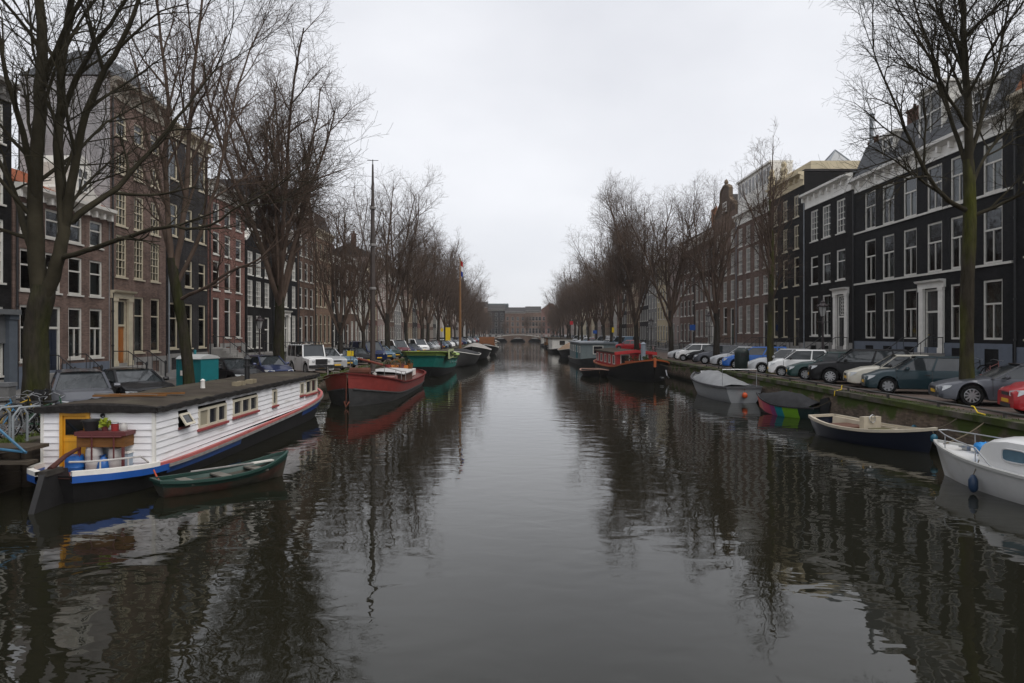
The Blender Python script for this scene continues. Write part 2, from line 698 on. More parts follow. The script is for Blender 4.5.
def win_meshes(w, h, style, fcol, near):
    w, h = round(w, 2), round(h, 2)
    k = (w, h, style, fcol.name, near)
    if k in WIN:
        return WIN[k]
    t = 0.11
    ub, vb = [], []
    if style == 'sash':
        vb = [(h * 0.60, 0.09)]
        ub = [(w / 2, 0.05)]
    elif style == 'two':
        vb = [(h * 0.62, 0.08)]
    elif style == 'cross':
        vb = [(h * 0.55, 0.08)]
        ub = [(w / 2, 0.06)]
    elif style == 'grid':
        nr = max(3, round(h / 0.5))
        vb = [(t + (h - 2 * t) * i / nr, 0.034 if i != nr // 2 else 0.07) for i in range(1, nr)]
        ub = [(w * i / 3, 0.034) for i in (1, 2)]
    elif style == 'tall':
        vb = [(h * 0.66, 0.08)]
    uc, us = cuts_bars(w, ub, t)
    vc, vs = cuts_bars(h, vb, t)
    uc = [u - w / 2 for u in uc]
    if style == 'sash':
        tr = vc[3]
        sol = lambda i, j: vs[j] or i in (0, len(us) - 1) or (us[i] and vc[j] < h * 0.6)
    else:
        sol = lambda i, j: us[i] or vs[j]
    fm = grid_frame(uc, vc, sol, -0.15, -0.05).mesh("window_frame", fcol)
    p = MB()
    p.poly([(-w / 2 + 0.02, -0.11, h - 0.02), (w / 2 - 0.02, -0.11, h - 0.02), (w / 2 - 0.02, -0.11, 0.02), (-w / 2 + 0.02, -0.11, 0.02)])
    pm = p.mesh("pane", glass_near() if near else glass_dark())
    s = MB()
    s.box(-w / 2 - 0.08, w / 2 + 0.08, -0.14, 0.07, -0.09, 0.0)
    sm = s.mesh("sill", OFFW if fcol.name != "cream_paint" else CREAM)
    WIN[k] = (fm, pm, sm)
    return WIN[k]


CURT = [M("net_curtain", (0.42, 0.42, 0.38), rough=0.9, var=0.2, scale=8, stretch=(6, 6, 0.4)), M("beige_curtain", (0.30, 0.27, 0.20), rough=0.9, var=0.25, scale=8, stretch=(6, 6, 0.4)),
        M("pale_blind", (0.36, 0.38, 0.36), rough=0.9, var=0.08), M("ochre_blind", (0.28, 0.15, 0.05), rough=0.9, var=0.1)]
CURM = {}


def curtain(w, h, mode, mat):
    k = (round(w, 2), round(h, 2), mode, mat.name)
    if k in CURM:
        return CURM[k]
    m = MB()

    def drape(xa, xb, za, zb):
        n = max(4, int((xb - xa) / 0.06))
        rows = [[(xa + (xb - xa) * i / n, -0.3 + 0.03 * sin(i * 1.9), z) for i in range(n + 1)] for z in (za, zb)]
        m.grid(rows)
    if mode == 'side':
        drape(-w / 2, -w / 2 + w * 0.3, 0, h)
    elif mode == 'other':
        drape(w / 2 - w * 0.34, w / 2, 0, h)
    elif mode == 'half':
        drape(-w / 2, w / 2, 0.0, h * 0.5)
    elif mode == 'blind':
        m.box(-w / 2, w / 2, -0.27, -0.26, h * 0.62, h)
    elif mode == 'full':
        drape(-w / 2, w / 2, 0, h)
    CURM[k] = m.mesh("curtain", mat)
    return CURM[k]


def add_window(parent, x, y, z, w, h, style, fcol, near, rnd, sill=True, curt=None):
    fm, pm, sm = win_meshes(w, h, style, fcol, near)
    f = link("window_frame", fm, parent, (x, y, z))
    link("pane", pm, f)
    if sill:
        link("sill", sm, f)
    if near:
        mode = curt or rnd.choice(['none', 'none', 'none', 'half', 'side', 'other', 'blind', 'full', 'none'])
        if mode != 'none':
            link("curtain", curtain(w - 0.1, h - 0.1, mode, CURT[3] if curt == 'blind' else rnd.choice(CURT[:3])), f)
    return f


def strip(m, a, b, wd, y0, y1):
    """a bar of width wd along a segment in the facade plane"""
    a, b = Vector(a), Vector(b)
    d = (b - a)
    if d.length < 1e-6:
        return
    d.normalize()
    n = Vector((-d.y, d.x)) * wd / 2
    e = d * wd * 0.25
    P = [a - n - e, b - n + e, b + n + e, a + n - e]
    m.prism([(p.x, p.y) for p in P], y0, y1, 'y')


def house(side, y0, y1, s):
    """one canal house. side +1 / -1: which bank; 0: the terrace beyond the bridge. Heights in s are over the water."""
    Q = QL if side < 0 else 1.30
    rnd = random.Random(int(y0 * 100) + (7 if side > 0 else 3))
    w = y1 - y0 - 0.02
    yc = (y0 + y1) / 2
    near = (y0 < 88 and side != 0)
    if side > 0:
        loc, rot, sg = (FR, yc, Q), radians(90), 1
    elif side < 0:
        loc, rot, sg = (FL, yc, Q), radians(-90), -1
    else:
        loc, rot, sg = (s['x'], s['y'], Q), radians(180), -1
    T = thing("canal_house", s['label'], "house", loc, rot, s.get('group', "canal houses along the quays"))
    H = s['h'] - Q
    dep = s.get('depth', 10.0)
    wm = s['wall']
    fc = s.get('frame', WHITE)
    pz = s.get('plinth', 2.3) - Q
    hw = w / 2
    lx = (lambda Y: sg * (Y - yc)) if side != 0 else (lambda Y: Y)
    # openings
    bays = s.get('bays')
    if bays is None:
        n = s.get('n', 3)
        bays = [y0 + (y1 - y0) * (i + 0.5) / n for i in range(n)] if side != 0 else [-hw + w * (i + 0.5) / n for i in range(n)]
    bays = [lx(b) for b in bays]
    bw = s.get('bw', 1.3)
    ops = []
    dr = s.get('door')
    dx = lx(dr['y']) if dr else None
    for ri, (zb, zt, st) in enumerate(s['rows']):
        for x in bays:
            if ri == 0 and dr and abs(x - dx) < (bw + dr['w']) / 2:
                continue
            ops.append((x, bw, zb - Q, zt - Q, st, ri))
    us = sorted({-hw, hw, *[round(o[0] - o[1] / 2, 4) for o in ops], *[round(o[0] + o[1] / 2, 4) for o in ops], *([dx - dr['w'] / 2, dx + dr['w'] / 2] if dr else [])})
    dzb, dzt = (dr['zb'] - Q, dr['zt'] - Q) if dr else (0, 0)
    vs = sorted({0.0, pz, H, *[round(o[2], 4) for o in ops], *[round(o[3], 4) for o in ops], *([dzb, dzt] if dr else [])})
    us = [u for i, u in enumerate(us) if i == 0 or u - us[i - 1] > 1e-3]
    vs = [v for i, v in enumerate(vs) if i == 0 or v - vs[i - 1] > 1e-3]

    def hole(u, v):
        for (x, bw_, a, b, *_r) in ops:
            if abs(u - x) < bw_ / 2 and a < v < b:
                return True
        return bool(dr) and abs(u - dx) < dr['w'] / 2 and dzb < v < dzt
    W = MB()
    for i in range(len(us) - 1):
        for j in range(len(vs) - 1):
            u, v = (us[i] + us[i + 1]) / 2, (vs[j] + vs[j + 1]) / 2
            if not hole(u, v):
                W.poly([(us[i], 0, vs[j]), (us[i + 1], 0, vs[j]), (us[i + 1], 0, vs[j + 1]), (us[i], 0, vs[j + 1])])
    rects = [(x - b_ / 2, x + b_ / 2, a, b) for (x, b_, a, b, *_r) in ops] + ([(dx - dr['w'] / 2, dx + dr['w'] / 2, dzb, dzt)] if dr else [])
    for a, b, c, d in rects:
        for p, q in (((a, c), (b, c)), ((b, c), (b, d)), ((b, d), (a, d)), ((a, d), (a, c))):
            W.poly([(p[0], 0, p[1]), (q[0], 0, q[1]), (q[0], -0.22, q[1]), (p[0], -0.22, p[1])])
    for x in (-hw, hw):
        W.poly([(x, 0, 0), (x, -dep, 0), (x, -dep, H), (x, 0, H)])
    W.poly([(-hw, -dep, 0), (hw, -dep, 0), (hw, -dep, H), (-hw, -dep, H)])
    W.poly([(-hw, 0, H), (hw, 0, H), (hw, -dep, H), (-hw, -dep, H)])
    if near:   # a partition behind the front rooms keeps the interior dark
        W.poly([(-hw, -4.0, 0), (hw, -4.0, 0), (hw, -4.0, H), (-hw, -4.0, H)])
        for (zb, zt, st) in s['rows'][1:]:
            z = zb - Q - 0.7
            W.poly([(-hw, -0.25, z), (hw, -0.25, z), (hw, -4, z), (-hw, -4, z)])
    W.build("wall", wm, T)
    if s.get('side_wall'):
        sm = MB()
        x = -sg * hw * 1.0 - sg * 0.012
        sm.box(min(x, x - sg * 0.02), max(x, x - sg * 0.02), -dep, 0.0, 0, H)
        sm.build("side_wall", s['side_wall'], T)
    # plinth
    pm = s.get('plinth_mat', STONE)
    P = MB()
    xs = [-hw, hw]
    cut = [-hw] + ([dx - dr['w'] / 2 - 0.02, dx + dr['w'] / 2 + 0.02] if dr and dzb < pz else []) + [hw]
    base = [x for x in bays if not dr or abs(x - dx) > (bw + dr['w']) / 2]
    uc = sorted(set([-hw, hw] + [x - bw * 0.36 for x in base] + [x + bw * 0.36 for x in base] + ([dx - dr['w'] / 2, dx + dr['w'] / 2] if dr else [])))
    zc = [0, 0.28, max(0.35, pz - 0.28), pz]
    for i in range(len(uc) - 1):
        for j in range(3):
            um = (uc[i] + uc[i + 1]) / 2
            if dr and abs(um - dx) < dr['w'] / 2 and zc[j] >= dzb - 0.05:
                continue
            if j == 1 and any(abs(um - x) < bw * 0.36 for x in base) and pz > 0.75:
                P.poly([(uc[i], -0.1, zc[j]), (uc[i + 1], -0.1, zc[j]), (uc[i + 1], -0.1, zc[j + 1]), (uc[i], -0.1, zc[j + 1])], weld=False)
                continue
            P.poly([(uc[i], 0.05, zc[j]), (uc[i + 1], 0.05, zc[j]), (uc[i + 1], 0.05, zc[j + 1]), (uc[i], 0.05, zc[j + 1])])
    P.poly([(-hw, 0.05, pz), (hw, 0.05, pz), (hw, 0.002, pz), (-hw, 0.002, pz)])
    P.build("plinth", pm, T)
    if near and pz > 0.75:
        for x in base:
            b = MB()
            b.box(x - bw * 0.36, x + bw * 0.36, -0.09, -0.04, 0.28, pz - 0.28)
            b.build("basement_window", glass_dark("basement_dark", (0.008, 0.008, 0.009)), T)
    # windows
    curt = s.get('curtains', {})
    if side != 0 or s.get('windows', True):
        for k, (x, b_, a, b, st, ri) in enumerate(ops):
            add_window(T, x, 0, a, b_, b - a, st, fc, near, rnd, sill=(y0 < 150 and side != 0 and not s.get('bands')), curt=curt.get(ri))
    # stone string courses
    if s.get('bands'):
        for z in s['bands']:
            b = MB()
            b.box(-hw, hw, -0.02, 0.1, z - Q - 0.12, z - Q)
            b.build("string_course", OFFW, T)
    # door
    if dr:
        dw, dh = dr['w'], dzt - dzb
        zt = dr.get('leaf', dzb + Q + 2.45) - Q - dzb
        uc = [-dw / 2, -dw / 2 + 0.13, dw / 2 - 0.13, dw / 2]
        vc = [0, zt, zt + 0.12, dh - 0.12, dh] if dh - zt > 0.4 else [0, dh - 0.12, dh]
        bars = (lambda i, j: i != 1 or j in (1, 3)) if len(vc) == 5 else (lambda i, j: i != 1 or j == 1)
        f = grid_frame(uc, vc, bars, -0.2, -0.06).build("door_frame", dr.get('frame', fc), T, loc=(dx, 0, dzb))
        if len(vc) == 5:
            p = MB()
            p.poly([(-dw / 2 + 0.1, -0.12, zt + 0.05), (dw / 2 - 0.1, -0.12, zt + 0.05), (dw / 2 - 0.1, -0.12, dh - 0.05), (-dw / 2 + 0.1, -0.12, dh - 0.05)])
            p.build("fanlight", glass_dark(), f)
            if dr.get('lattice'):
                l = MB()
                for i in range(5):
                    zc_ = zt + 0.2 + (dh - zt - 0.4) * (i + 0.5) / 5
                    r = (dh - zt - 0.3) / 10
                    for sx_ in (-0.5, 0.5):
                        l.tube([(sx_ * r * 2 + r * cos(q * pi / 5), -0.09, zc_ + r * sin(q * pi / 5)) for q in range(10)], 0.025, 4, closed=True)
                l.build("fanlight_lattice", WHITE, f)
        d = MB()
        a = dw / 2 - 0.13
        d.box(-a, a, -0.2, -0.14, 0, zt)
        for px in (-a * 0.5, a * 0.5):
            for z0, z1 in ((0.2, 0.95), (1.1, zt - 0.2)):
                d.box(px - a * 0.36, px + a * 0.36, -0.142, -0.12, z0, z1)
        dl = d.build("door", dr['col'], T, loc=(dx, 0, dzb))
        h = MB()
        h.lathe([(0.0, 0), (0.035, 0.01), (0.04, 0.05), (0.0, 0.06)], 8, (a - 0.12, 0, 1.05), 'y', cap=False)
        h.xf(Matrix.Translation((0, -0.13, 0)))
        h.build("door_handle", M("brass", (0.45, 0.3, 0.1), rough=0.35, metal=0.9), dl)
        if dr.get('surround'):
            sm = dr['surround']
            e = MB()
            ow = dw / 2 + 0.42
            for sx_ in (-1, 1):
                xa, xb = sorted((sx_ * (dw / 2 - 0.01), sx_ * ow))
                e.box(xa, xb, -0.02, 0.13, 0, dh + 0.05)
                e.box(xa - 0.03, xb + 0.03, -0.02, 0.17, 0, 0.3)
                e.box(xa - 0.03, xb + 0.03, -0.02, 0.17, dh - 0.12, dh + 0.05)
            e.prism([(-0.02, dh + 0.05), (0.13, dh + 0.05), (0.13, dh + 0.35), (0.32, dh + 0.42), (0.36, dh + 0.52), (-0.02, dh + 0.52)], -ow - 0.12, ow + 0.12)
            e.build("door_surround", sm, T, loc=(dx, 0, dzb))
        # stoop
        if dzb > 0.3 and side != 0 and y0 < 130:
            st = MB()
            sw = dw / 2 + 0.55
            ns = max(2, round(dzb / 0.18))
            pf = 1.0
            out = [(0.06, 0), (0.06, dzb - 0.02), (pf, dzb - 0.02)]
            z, y = dzb - 0.02, pf
            for i in range(ns - 1):
                z -= (dzb - 0.02) / ns
                out.append((y, z))
                y += 0.27
                out.append((y, z))
            out.append((y, 0))
            st.prism(out, -sw, sw)
            so = st.build("stoop", s.get('stoop_mat', STONE), T, loc=(dx, 0, 0))
            rl = MB()
            for sx_ in (-1, 1):
                x = sx_ * (sw - 0.07)
                tp = [(x, 0.12, dzb + 0.9), (x, pf, dzb + 0.9), (x, y, 0.95), (x, y, 0.0)]
                rl.tube(tp, 0.028, 6)
                for t in range(5):
                    yy = pf + (y - pf) * t / 4.0
                    zz = dzb + (0.0 - dzb) * t / 4.0
                    rl.tube([(x, yy, max(0, zz)), (x, yy, dzb + 0.9 - (dzb - 0.05) * t / 4.0)], 0.018, 5)
                rl.tube([(x, 0.15, dzb), (x, 0.15, dzb + 0.9)], 0.02, 5)
                rl.lathe([(0.05, 0), (0.05, 0.9), (0.075, 0.95), (0.06, 1.08), (0.0, 1.14)], 8, (x, y, 0))
            rl.build("stoop_railing", IRON, so)
    if near:
        dp = MB()
        x = hw - 0.12
        dp.tube([(x, 0.1, 0.12), (x, 0.1, H - 0.7), (x, 0.25, H - 0.3)], 0.05, 6)
        for z in range(2, int(H) - 1, 2):
            dp.lathe([(0.06, 0), (0.07, 0.03), (0.07, 0.09), (0.06, 0.12)], 8, (x, 0.1, z))
        dp.build("drainpipe", IRON if y0 * 7 % 3 > 1 else ZINC, T)
    # crown of the facade
    cm = s.get('cornice_mat', WHITE)
    ch = s.get('cornice_h', 0.9)
    g_ = s.get('gable', 'cornice')
    if g_ == 'cornice':
        c = MB()
        c.prism([(-0.01, H - ch), (0.07, H - ch), (0.07, H - ch + 0.1), (0.05, H - ch + 0.13), (0.05, H - 0.32), (0.18, H - 0.3), (0.34, H - 0.2), (0.5, H - 0.16), (0.52, H + 0.02), (-0.01, H + 0.06)], -hw, hw)
        if y0 < 90 and side != 0:
            nb = max(4, int(w / (1.1 if ch > 0.8 else 0.7)))
            for i in range(nb + 1):
                x = -hw + 0.12 + (w - 0.24) * i / nb
                c.box(x - 0.09, x + 0.09, 0.04, 0.3, H - 0.62, H - 0.28)
        c.build("cornice", cm, T)
    else:
        gh = s.get('gable_h', 4.0)
        if g_ == 'neck':
            nk = hw * 0.42
            half = [(hw, 0), (hw, 0.35), (hw * 0.9, 0.5), (hw * 0.72, gh * 0.28), (nk * 1.12, gh * 0.45), (nk, gh * 0.5), (nk, gh * 0.82)]
            topc = [(nk * 0.8, gh * 0.9), (nk * 0.3, gh)]
        elif g_ == 'bell':
            half = [(hw, 0), (hw, gh * 0.12), (hw * 0.86, gh * 0.3), (hw * 0.62, gh * 0.5), (hw * 0.5, gh * 0.7), (hw * 0.44, gh * 0.84)]
            topc = [(hw * 0.34, gh * 0.93), (hw * 0.16, gh)]
        elif g_ == 'step':
            half = [(hw, 0)]
            for i in range(4):
                half += [(hw * (1 - i * 0.22), gh * (i + 0.6) / 4.4), (hw * (1 - (i + 1) * 0.22), gh * (i + 0.6) / 4.4)]
            topc = [(hw * 0.12, gh)]
        else:  # spout
            half = [(hw, 0), (hw, 0.2), (hw * 0.24, gh * 0.86), (hw * 0.24, gh)]
            topc = []
        o = half + topc
        out = [(p[0], H + p[1]) for p in o] + [(-p[0], H + p[1]) for p in reversed(o)]
        gm = MB()
        gm.prism(out, -0.32, 0.015, 'y')
        ga = gm.build("gable", s.get('gable_mat', wm), T)
        tm = MB()
        tw = 0.24 if y0 < 120 else 0.34
        for k in range(1, len(out) - 1):
            if out[k][1] > H + 0.02 or out[k + 1][1] > H + 0.02:
                strip(tm, out[k], out[k + 1], tw, -0.35, 0.1)
        if g_ in ('neck', 'bell') and y0 < 140:
            # scrolls and a small urn on top
            for sx_ in (-1, 1):
                q0 = (sx_ * hw * 0.8, H + gh * 0.24)
                tm.lathe([(0.0, -0.3), (0.2, -0.3), (0.2, 0.1), (0.0, 0.12)], 12, (q0[0], 0, q0[1]), 'y', cap=False)
            tm.lathe([(0.16, 0), (0.1, 0.12), (0.26, 0.35), (0.2, 0.6), (0.06, 0.75), (0.0, 0.85)], 10, (0, -0.15, H + gh), cap=False)
        tm.build("gable_trim", cm, ga)
        if y0 < 150 and side != 0:
            add_window(ga, 0, 0.11, H + gh * 0.1, min(bw, hw * 0.7), min(1.5, gh * 0.33), 'cross', fc, False, rnd)
        else:
            win = MB()
            win.box(-hw * 0.2, hw * 0.2, -0.1, 0.03, H + gh * 0.12, H + gh * 0.42)
            win.build("attic_window", glass_dark(), ga)
    # roof
    rf = s.get('roof', 'ridge')
    rm = s.get('roof_mat', TILE_D)
    rh = s.get('roof_h', 2.6)
    r = MB()
    if rf == 'ridge':
        yb = 0.25 if g_ == 'cornice' else -0.3
        r.prism([(yb, H + 0.07), (-dep / 2, H + rh), (-dep, H + 0.07)], -hw, hw)
    elif rf == 'mansard':
        r.prism([(0.12, H + 0.07), (-0.9, H + rh * 0.92), (-1.3, H + rh), (-dep + 0.6, H + rh), (-dep, H + 0.07)], -hw, hw)
    elif rf == 'hip':
        i = min(hw, dep / 2) * 0.75
        lo = [(-hw - 0.1, 0.2, H + 0.07), (hw + 0.1, 0.2, H + 0.07), (hw + 0.1, -dep - 0.1, H + 0.07), (-hw - 0.1, -dep - 0.1, H + 0.07)]
        hi = [(-hw + i, -i, H + rh), (hw - i, -i, H + rh), (hw - i, -dep + i, H + rh), (-hw + i, -dep + i, H + rh)]
        for k in range(4):
            l = (k + 1) % 4
            r.poly([lo[k], lo[l], hi[l], hi[k]])
        r.poly(hi)
        r.poly(lo[::-1])
    elif rf == 'perp':
        e = s.get('eave', 0.1)
        rr = s.get('gable_h', 4.0) * 0.72
        r.prism([(-hw, H + e), (0, H + rr), (hw, H + e)], -dep, -0.34, 'y')
    else:
        r.box(-hw, hw, -dep, -0.1, H + 0.07, H + 0.25)
    ro = r.build("roof", rm, T)
    if s.get('ridge_trim'):
        q = MB()
        i = min(hw, dep / 2) * 0.75
        for sx_ in (-1, 1):
            q.tube([(sx_ * (hw + 0.1), 0.22, H + 0.1), (sx_ * (hw - i), -i, H + rh + 0.03)], 0.14, 6)
            q.build("ridge_flashing", ZINC, ro)
            q = MB()
    for (cx, cy, cw, hh) in s.get('chimneys', [(hw * 0.55, -dep * 0.45, 1.1, 4.2)] if side != 0 and y0 > 60 and int(y0) % 2 else []):
        c = MB()
        c.box(cx - cw / 2, cx + cw / 2, cy - 0.35, cy + 0.35, H + 0.2, H + hh)
        c.box(cx - cw / 2 - 0.06, cx + cw / 2 + 0.06, cy - 0.41, cy + 0.41, H + hh - 0.16, H + hh)
        for k in range(2):
            c.lathe([(0.11, 0), (0.1, 0.4)], 8, (cx + (k - 0.5) * cw * 0.5, cy, H + hh))
        c.build("chimney", s.get('chimney_mat', brick("chimney_brick", (0.11, 0.06, 0.045))), ro)
    for (Yd, dw, dz0, dz1) in s.get('dormers', []):
        x = lx(Yd)
        a, b = dz0 - Q, dz1 - Q
        d = MB()
        d.box(x - dw / 2, x + dw / 2, -2.4, -0.32, a, b)
        d.box(x - dw / 2 - 0.15, x + dw / 2 + 0.15, -2.4, -0.16, b, b + 0.16)
        do = d.build("dormer", s.get('dormer_mat', OFFW), T)
        add_window(do, x, -0.2, a + 0.15, dw - 0.3, b - a - 0.3, 'cross', WHITE, False, rnd, sill=False)
    return T


# brick tones
DK = (0.030, 0.028, 0.028)
BLACKP = brick("black_painted_brick", (0.0115, 0.0112, 0.0122), mortar=0.12, var=0.3, spec=0.10, rough=0.65, weather=0.4)
BLACKB = brick("near_black_brick", (0.0145, 0.013, 0.0128), mortar=0.16, var=0.32, spec=0.10, rough=0.75, weather=0.45)
DKGREY = brick("dark_grey_brick", (0.038, 0.035, 0.035), mortar=0.15, var=0.22)
BROWN = brick("brown_brick", (0.158, 0.106, 0.080), mortar=0.45, var=0.25)
BROWN2 = brick("umber_brick", (0.132, 0.084, 0.062), mortar=0.3, var=0.28)
PURPLE = brick("purple_brown_brick", (0.165, 0.112, 0.092), mortar=0.45, var=0.22)
REDB = brick("red_brown_brick", (0.18, 0.092, 0.075), mortar=0.45, var=0.26)
TAN = brick("tan_brick", (0.235, 0.155, 0.108), mortar=0.3, var=0.22)
ORANGEB = brick("orange_brick", (0.27, 0.115, 0.06), mortar=0.3, var=0.25)
PALEW = M("pale_plaster", (0.46, 0.44, 0.40), rough=0.75, var=0.16, scale=0.9)
YELP = M("cream_plaster", (0.56, 0.48, 0.33), rough=0.75, var=0.16, scale=0.9)
PINKP = M("pinkish_plaster", (0.33, 0.26, 0.235), rough=0.75, var=0.16, scale=0.9)
GREYP = M("grey_plaster", (0.24, 0.235, 0.23), rough=0.75, var=0.18, scale=0.9)
BLUEG = M("blue_grey_paint", (0.115, 0.135, 0.17), rough=0.55, var=0.15)
GREYWALL = brick("grey_painted_brick", (0.36, 0.35, 0.355), mortar=0.1, var=0.1, weather=0.22)
D_BLACK = M("black_door_paint", (0.014, 0.015, 0.017), rough=0.25, var=0.1)
D_ORANGE = M("orange_varnished_wood", (0.34, 0.115, 0.022), rough=0.35, var=0.25, scale=4, stretch=(8, 8, 0.6))
D_NAVY = M("navy_door_paint", (0.012, 0.018, 0.035), rough=0.3, var=0.1)
D_GREEN = M("dark_green_door_paint", (0.012, 0.03, 0.022), rough=0.3, var=0.1)

HS = []
# ---------------- the bank of the small motorboats (right of the water)
HS.append((1, 25.2, 33.6, dict(label="black house with cream windows and an orange brick top, cut by the picture edge", h=15.3, wall=BLACKP, frame=CREAM, cornice_mat=CREAM, cornice_h=0.9, n=3, bw=1.4,
    rows=[(3.4, 6.6, 'sash'), (7.4, 10.2, 'sash'), (11.0, 13.6, 'sash')], plinth=3.0, plinth_mat=BLUEG, roof='mansard', roof_mat=ORANGEB, roof_h=2.4)))
HS.append((1, 33.7, 49.7, dict(label="wide black house with six bays, white bands, slate mansard and white columned door", h=14.75, wall=BLACKP, frame=OFFW, cornice_h=0.95,
    bays=[47.4, 45.1, 42.6, 40.1, 37.9, 35.2], bw=1.45, rows=[(3.35, 6.45, 'sash'), (7.3, 10.2, 'sash'), (10.95, 13.55, 'sash')], bands=[7.28, 10.93], plinth=3.15, plinth_mat=BLUEG,
    door=dict(y=40.3, w=1.5, zb=2.55, zt=6.3, leaf=4.9, col=D_BLACK, surround=WHITE), roof='mansard', roof_mat=SLATE, roof_h=2.7,
    dormers=[(45.6, 1.7, 15.2, 16.9), (40.9, 2.6, 15.2, 18.3), (36.4, 1.7, 15.2, 16.9)], chimneys=[(-7.3, -3.5, 0.9, 4.2), (5.2, -3.0, 1.3, 4.4)])))
HS.append((1, 49.8, 58.2, dict(label="black house with three bays, thick white frieze and ornate white fanlight door", h=15.4, wall=BLACKB, frame=WHITE, cornice_h=1.2, bays=[56.3, 54.1, 51.7], bw=1.4,
    rows=[(3.5, 6.75, 'sash'), (7.75, 10.05, 'two'), (11.3, 13.85, 'grid')], plinth=3.0, door=dict(y=51.6, w=1.4, zb=2.5, zt=6.6, leaf=4.9, col=D_BLACK, surround=WHITE, lattice=True),
    roof='ridge', roof_h=1.8, roof_mat=ZINC, chimneys=[(-3.2, -2.2, 0.8, 2.6)])))
HS.append((1, 58.3, 66.0, dict(label="tall black house with narrow cream windows, yellow cornice and a rooftop skylight", h=17.5, wall=BLACKB, frame=CREAM, cornice_mat=YELP, cornice_h=1.1, bays=[64.7, 62.4, 59.9], bw=1.1,
    rows=[(3.35, 7.0, 'tall'), (7.9, 10.4, 'tall'), (11.1, 13.2, 'cross'), (13.9, 15.8, 'cross')], plinth=2.9, door=dict(y=59.9, w=1.25, zb=2.4, zt=7.0, leaf=4.9, col=D_BLACK), roof='flat', skylight=True)))
HS.append((1, 66.1, 76.2, dict(label="dull brown brick house with white windows and a white rooftop room", h=16.7, wall=PURPLE, frame=WHITE, cornice_h=1.1, n=4, bw=1.35,
    rows=[(3.75, 6.7, 'grid'), (7.6, 9.5, 'grid'), (10.2, 12.8, 'grid'), (13.2, 15.2, 'grid')], plinth=2.7, door=dict(y=67.4, w=1.3, zb=2.4, zt=6.7, leaf=4.8, col=D_BLACK, frame=WHITE), roof='flat', penthouse=True)))
HS.append((1, 76.3, 84.6, dict(label="tall brown house with a dark carved neck gable standing behind the thin bare tree", h=17.7, wall=BROWN, frame=WHITE, cornice_mat=M("carved_brown_stone", (0.16, 0.12, 0.085), var=0.3), n=3, bw=1.4, gable='neck', gable_h=3.4, roof='perp',
    rows=[(3.6, 6.8, 'two'), (7.5, 9.8, 'grid'), (10.5, 12.9, 'grid'), (13.5, 15.6, 'grid')], gable_mat=M("carved_dark_stone", (0.085, 0.06, 0.045), var=0.35, scale=4), plinth=2.6, door=dict(y=77.8, w=1.3, zb=2.3, zt=6.6, leaf=4.7, col=D_GREEN))))
HS.append((1, 84.7, 94.2, dict(label="purple brown house with white triple windows and a blue street sign before it", h=16.6, wall=PURPLE, frame=WHITE, n=4, bw=1.5,
    rows=[(3.3, 6.9, 'cross'), (7.9, 11.0, 'cross'), (11.9, 14.6, 'cross')], plinth=2.5, door=dict(y=86.0, w=1.3, zb=2.4, zt=6.6, leaf=4.7, col=D_BLACK, surround=WHITE), roof='ridge', chimneys=[(3.4, -2.5, 1.6, 4.0)], chimney_mat=ORANGEB)))
# ---------------- the bank of the white houseboat (left of the water)
HS.append((-1, 23.0, 31.9, dict(label="black painted house with white windows and a pale shop front beside the forked trunk", h=15.2, wall=BLACKB, frame=WHITE, cornice_mat=STONE, cornice_h=0.8, bays=[24.4, 26.6, 28.8, 30.8], bw=1.25,
    rows=[(1.75, 4.9, 'two'), (6.0, 8.9, 'grid'), (9.6, 11.9, 'grid'), (12.4, 14.2, 'grid')], plinth=1.55, roof='ridge')))
HS.append((-1, 32.0, 39.5, dict(label="low brown house with orange tiled roof and curved white dormer beside the blank grey wall", h=10.75, wall=PURPLE, frame=OFFW, cornice_h=0.55, bays=[33.0, 34.75, 36.5, 38.3], bw=1.15,
    rows=[(2.35, 5.05, 'sash'), (5.75, 7.75, 'two'), (8.5, 9.95, 'two')], plinth=2.1, plinth_mat=BLUEG, door=dict(y=34.75, w=1.2, zb=1.7, zt=5.05, leaf=3.9, col=D_NAVY), roof='ridge', roof_mat=TILE_O, roof_h=2.3, curved_dormer=36.9)))
HS.append((-1, 39.6, 45.9, dict(label="tall brown house with blank grey side wall, slate hip roof and orange front door", h=18.6, depth=5.2, wall=PURPLE, side_wall=GREYWALL, frame=CREAM, cornice_mat=M("stone_cornice", (0.33, 0.30, 0.25), var=0.2), cornice_h=1.1,
    bays=[40.75, 42.65, 44.55], bw=1.1, rows=[(2.5, 5.95, 'tall'), (7.05, 9.55, 'grid'), (10.1, 12.2, 'grid'), (13.2, 14.4, 'grid'), (15.4, 16.7, 'two')], plinth=2.2,
    door=dict(y=40.75, w=1.15, zb=1.75, zt=5.7, leaf=4.1, col=D_ORANGE, surround=CREAM, frame=CREAM), roof='hip', roof_mat=SLATE, roof_h=2.3, ridge_trim=True)))
HS.append((-1, 46.0, 52.1, dict(label="dark grey brick house with tall cream windows behind the leaning tree", h=18.0, wall=DKGREY, frame=CREAM, cornice_mat=CREAM, cornice_h=0.9, bays=[46.95, 49.1, 51.2], bw=1.1,
    rows=[(2.65, 5.8, 'tall'), (7.0, 8.9, 'two'), (10.4, 12.6, 'two'), (14.3, 17.0, 'tall')], plinth=2.3, roof='ridge')))
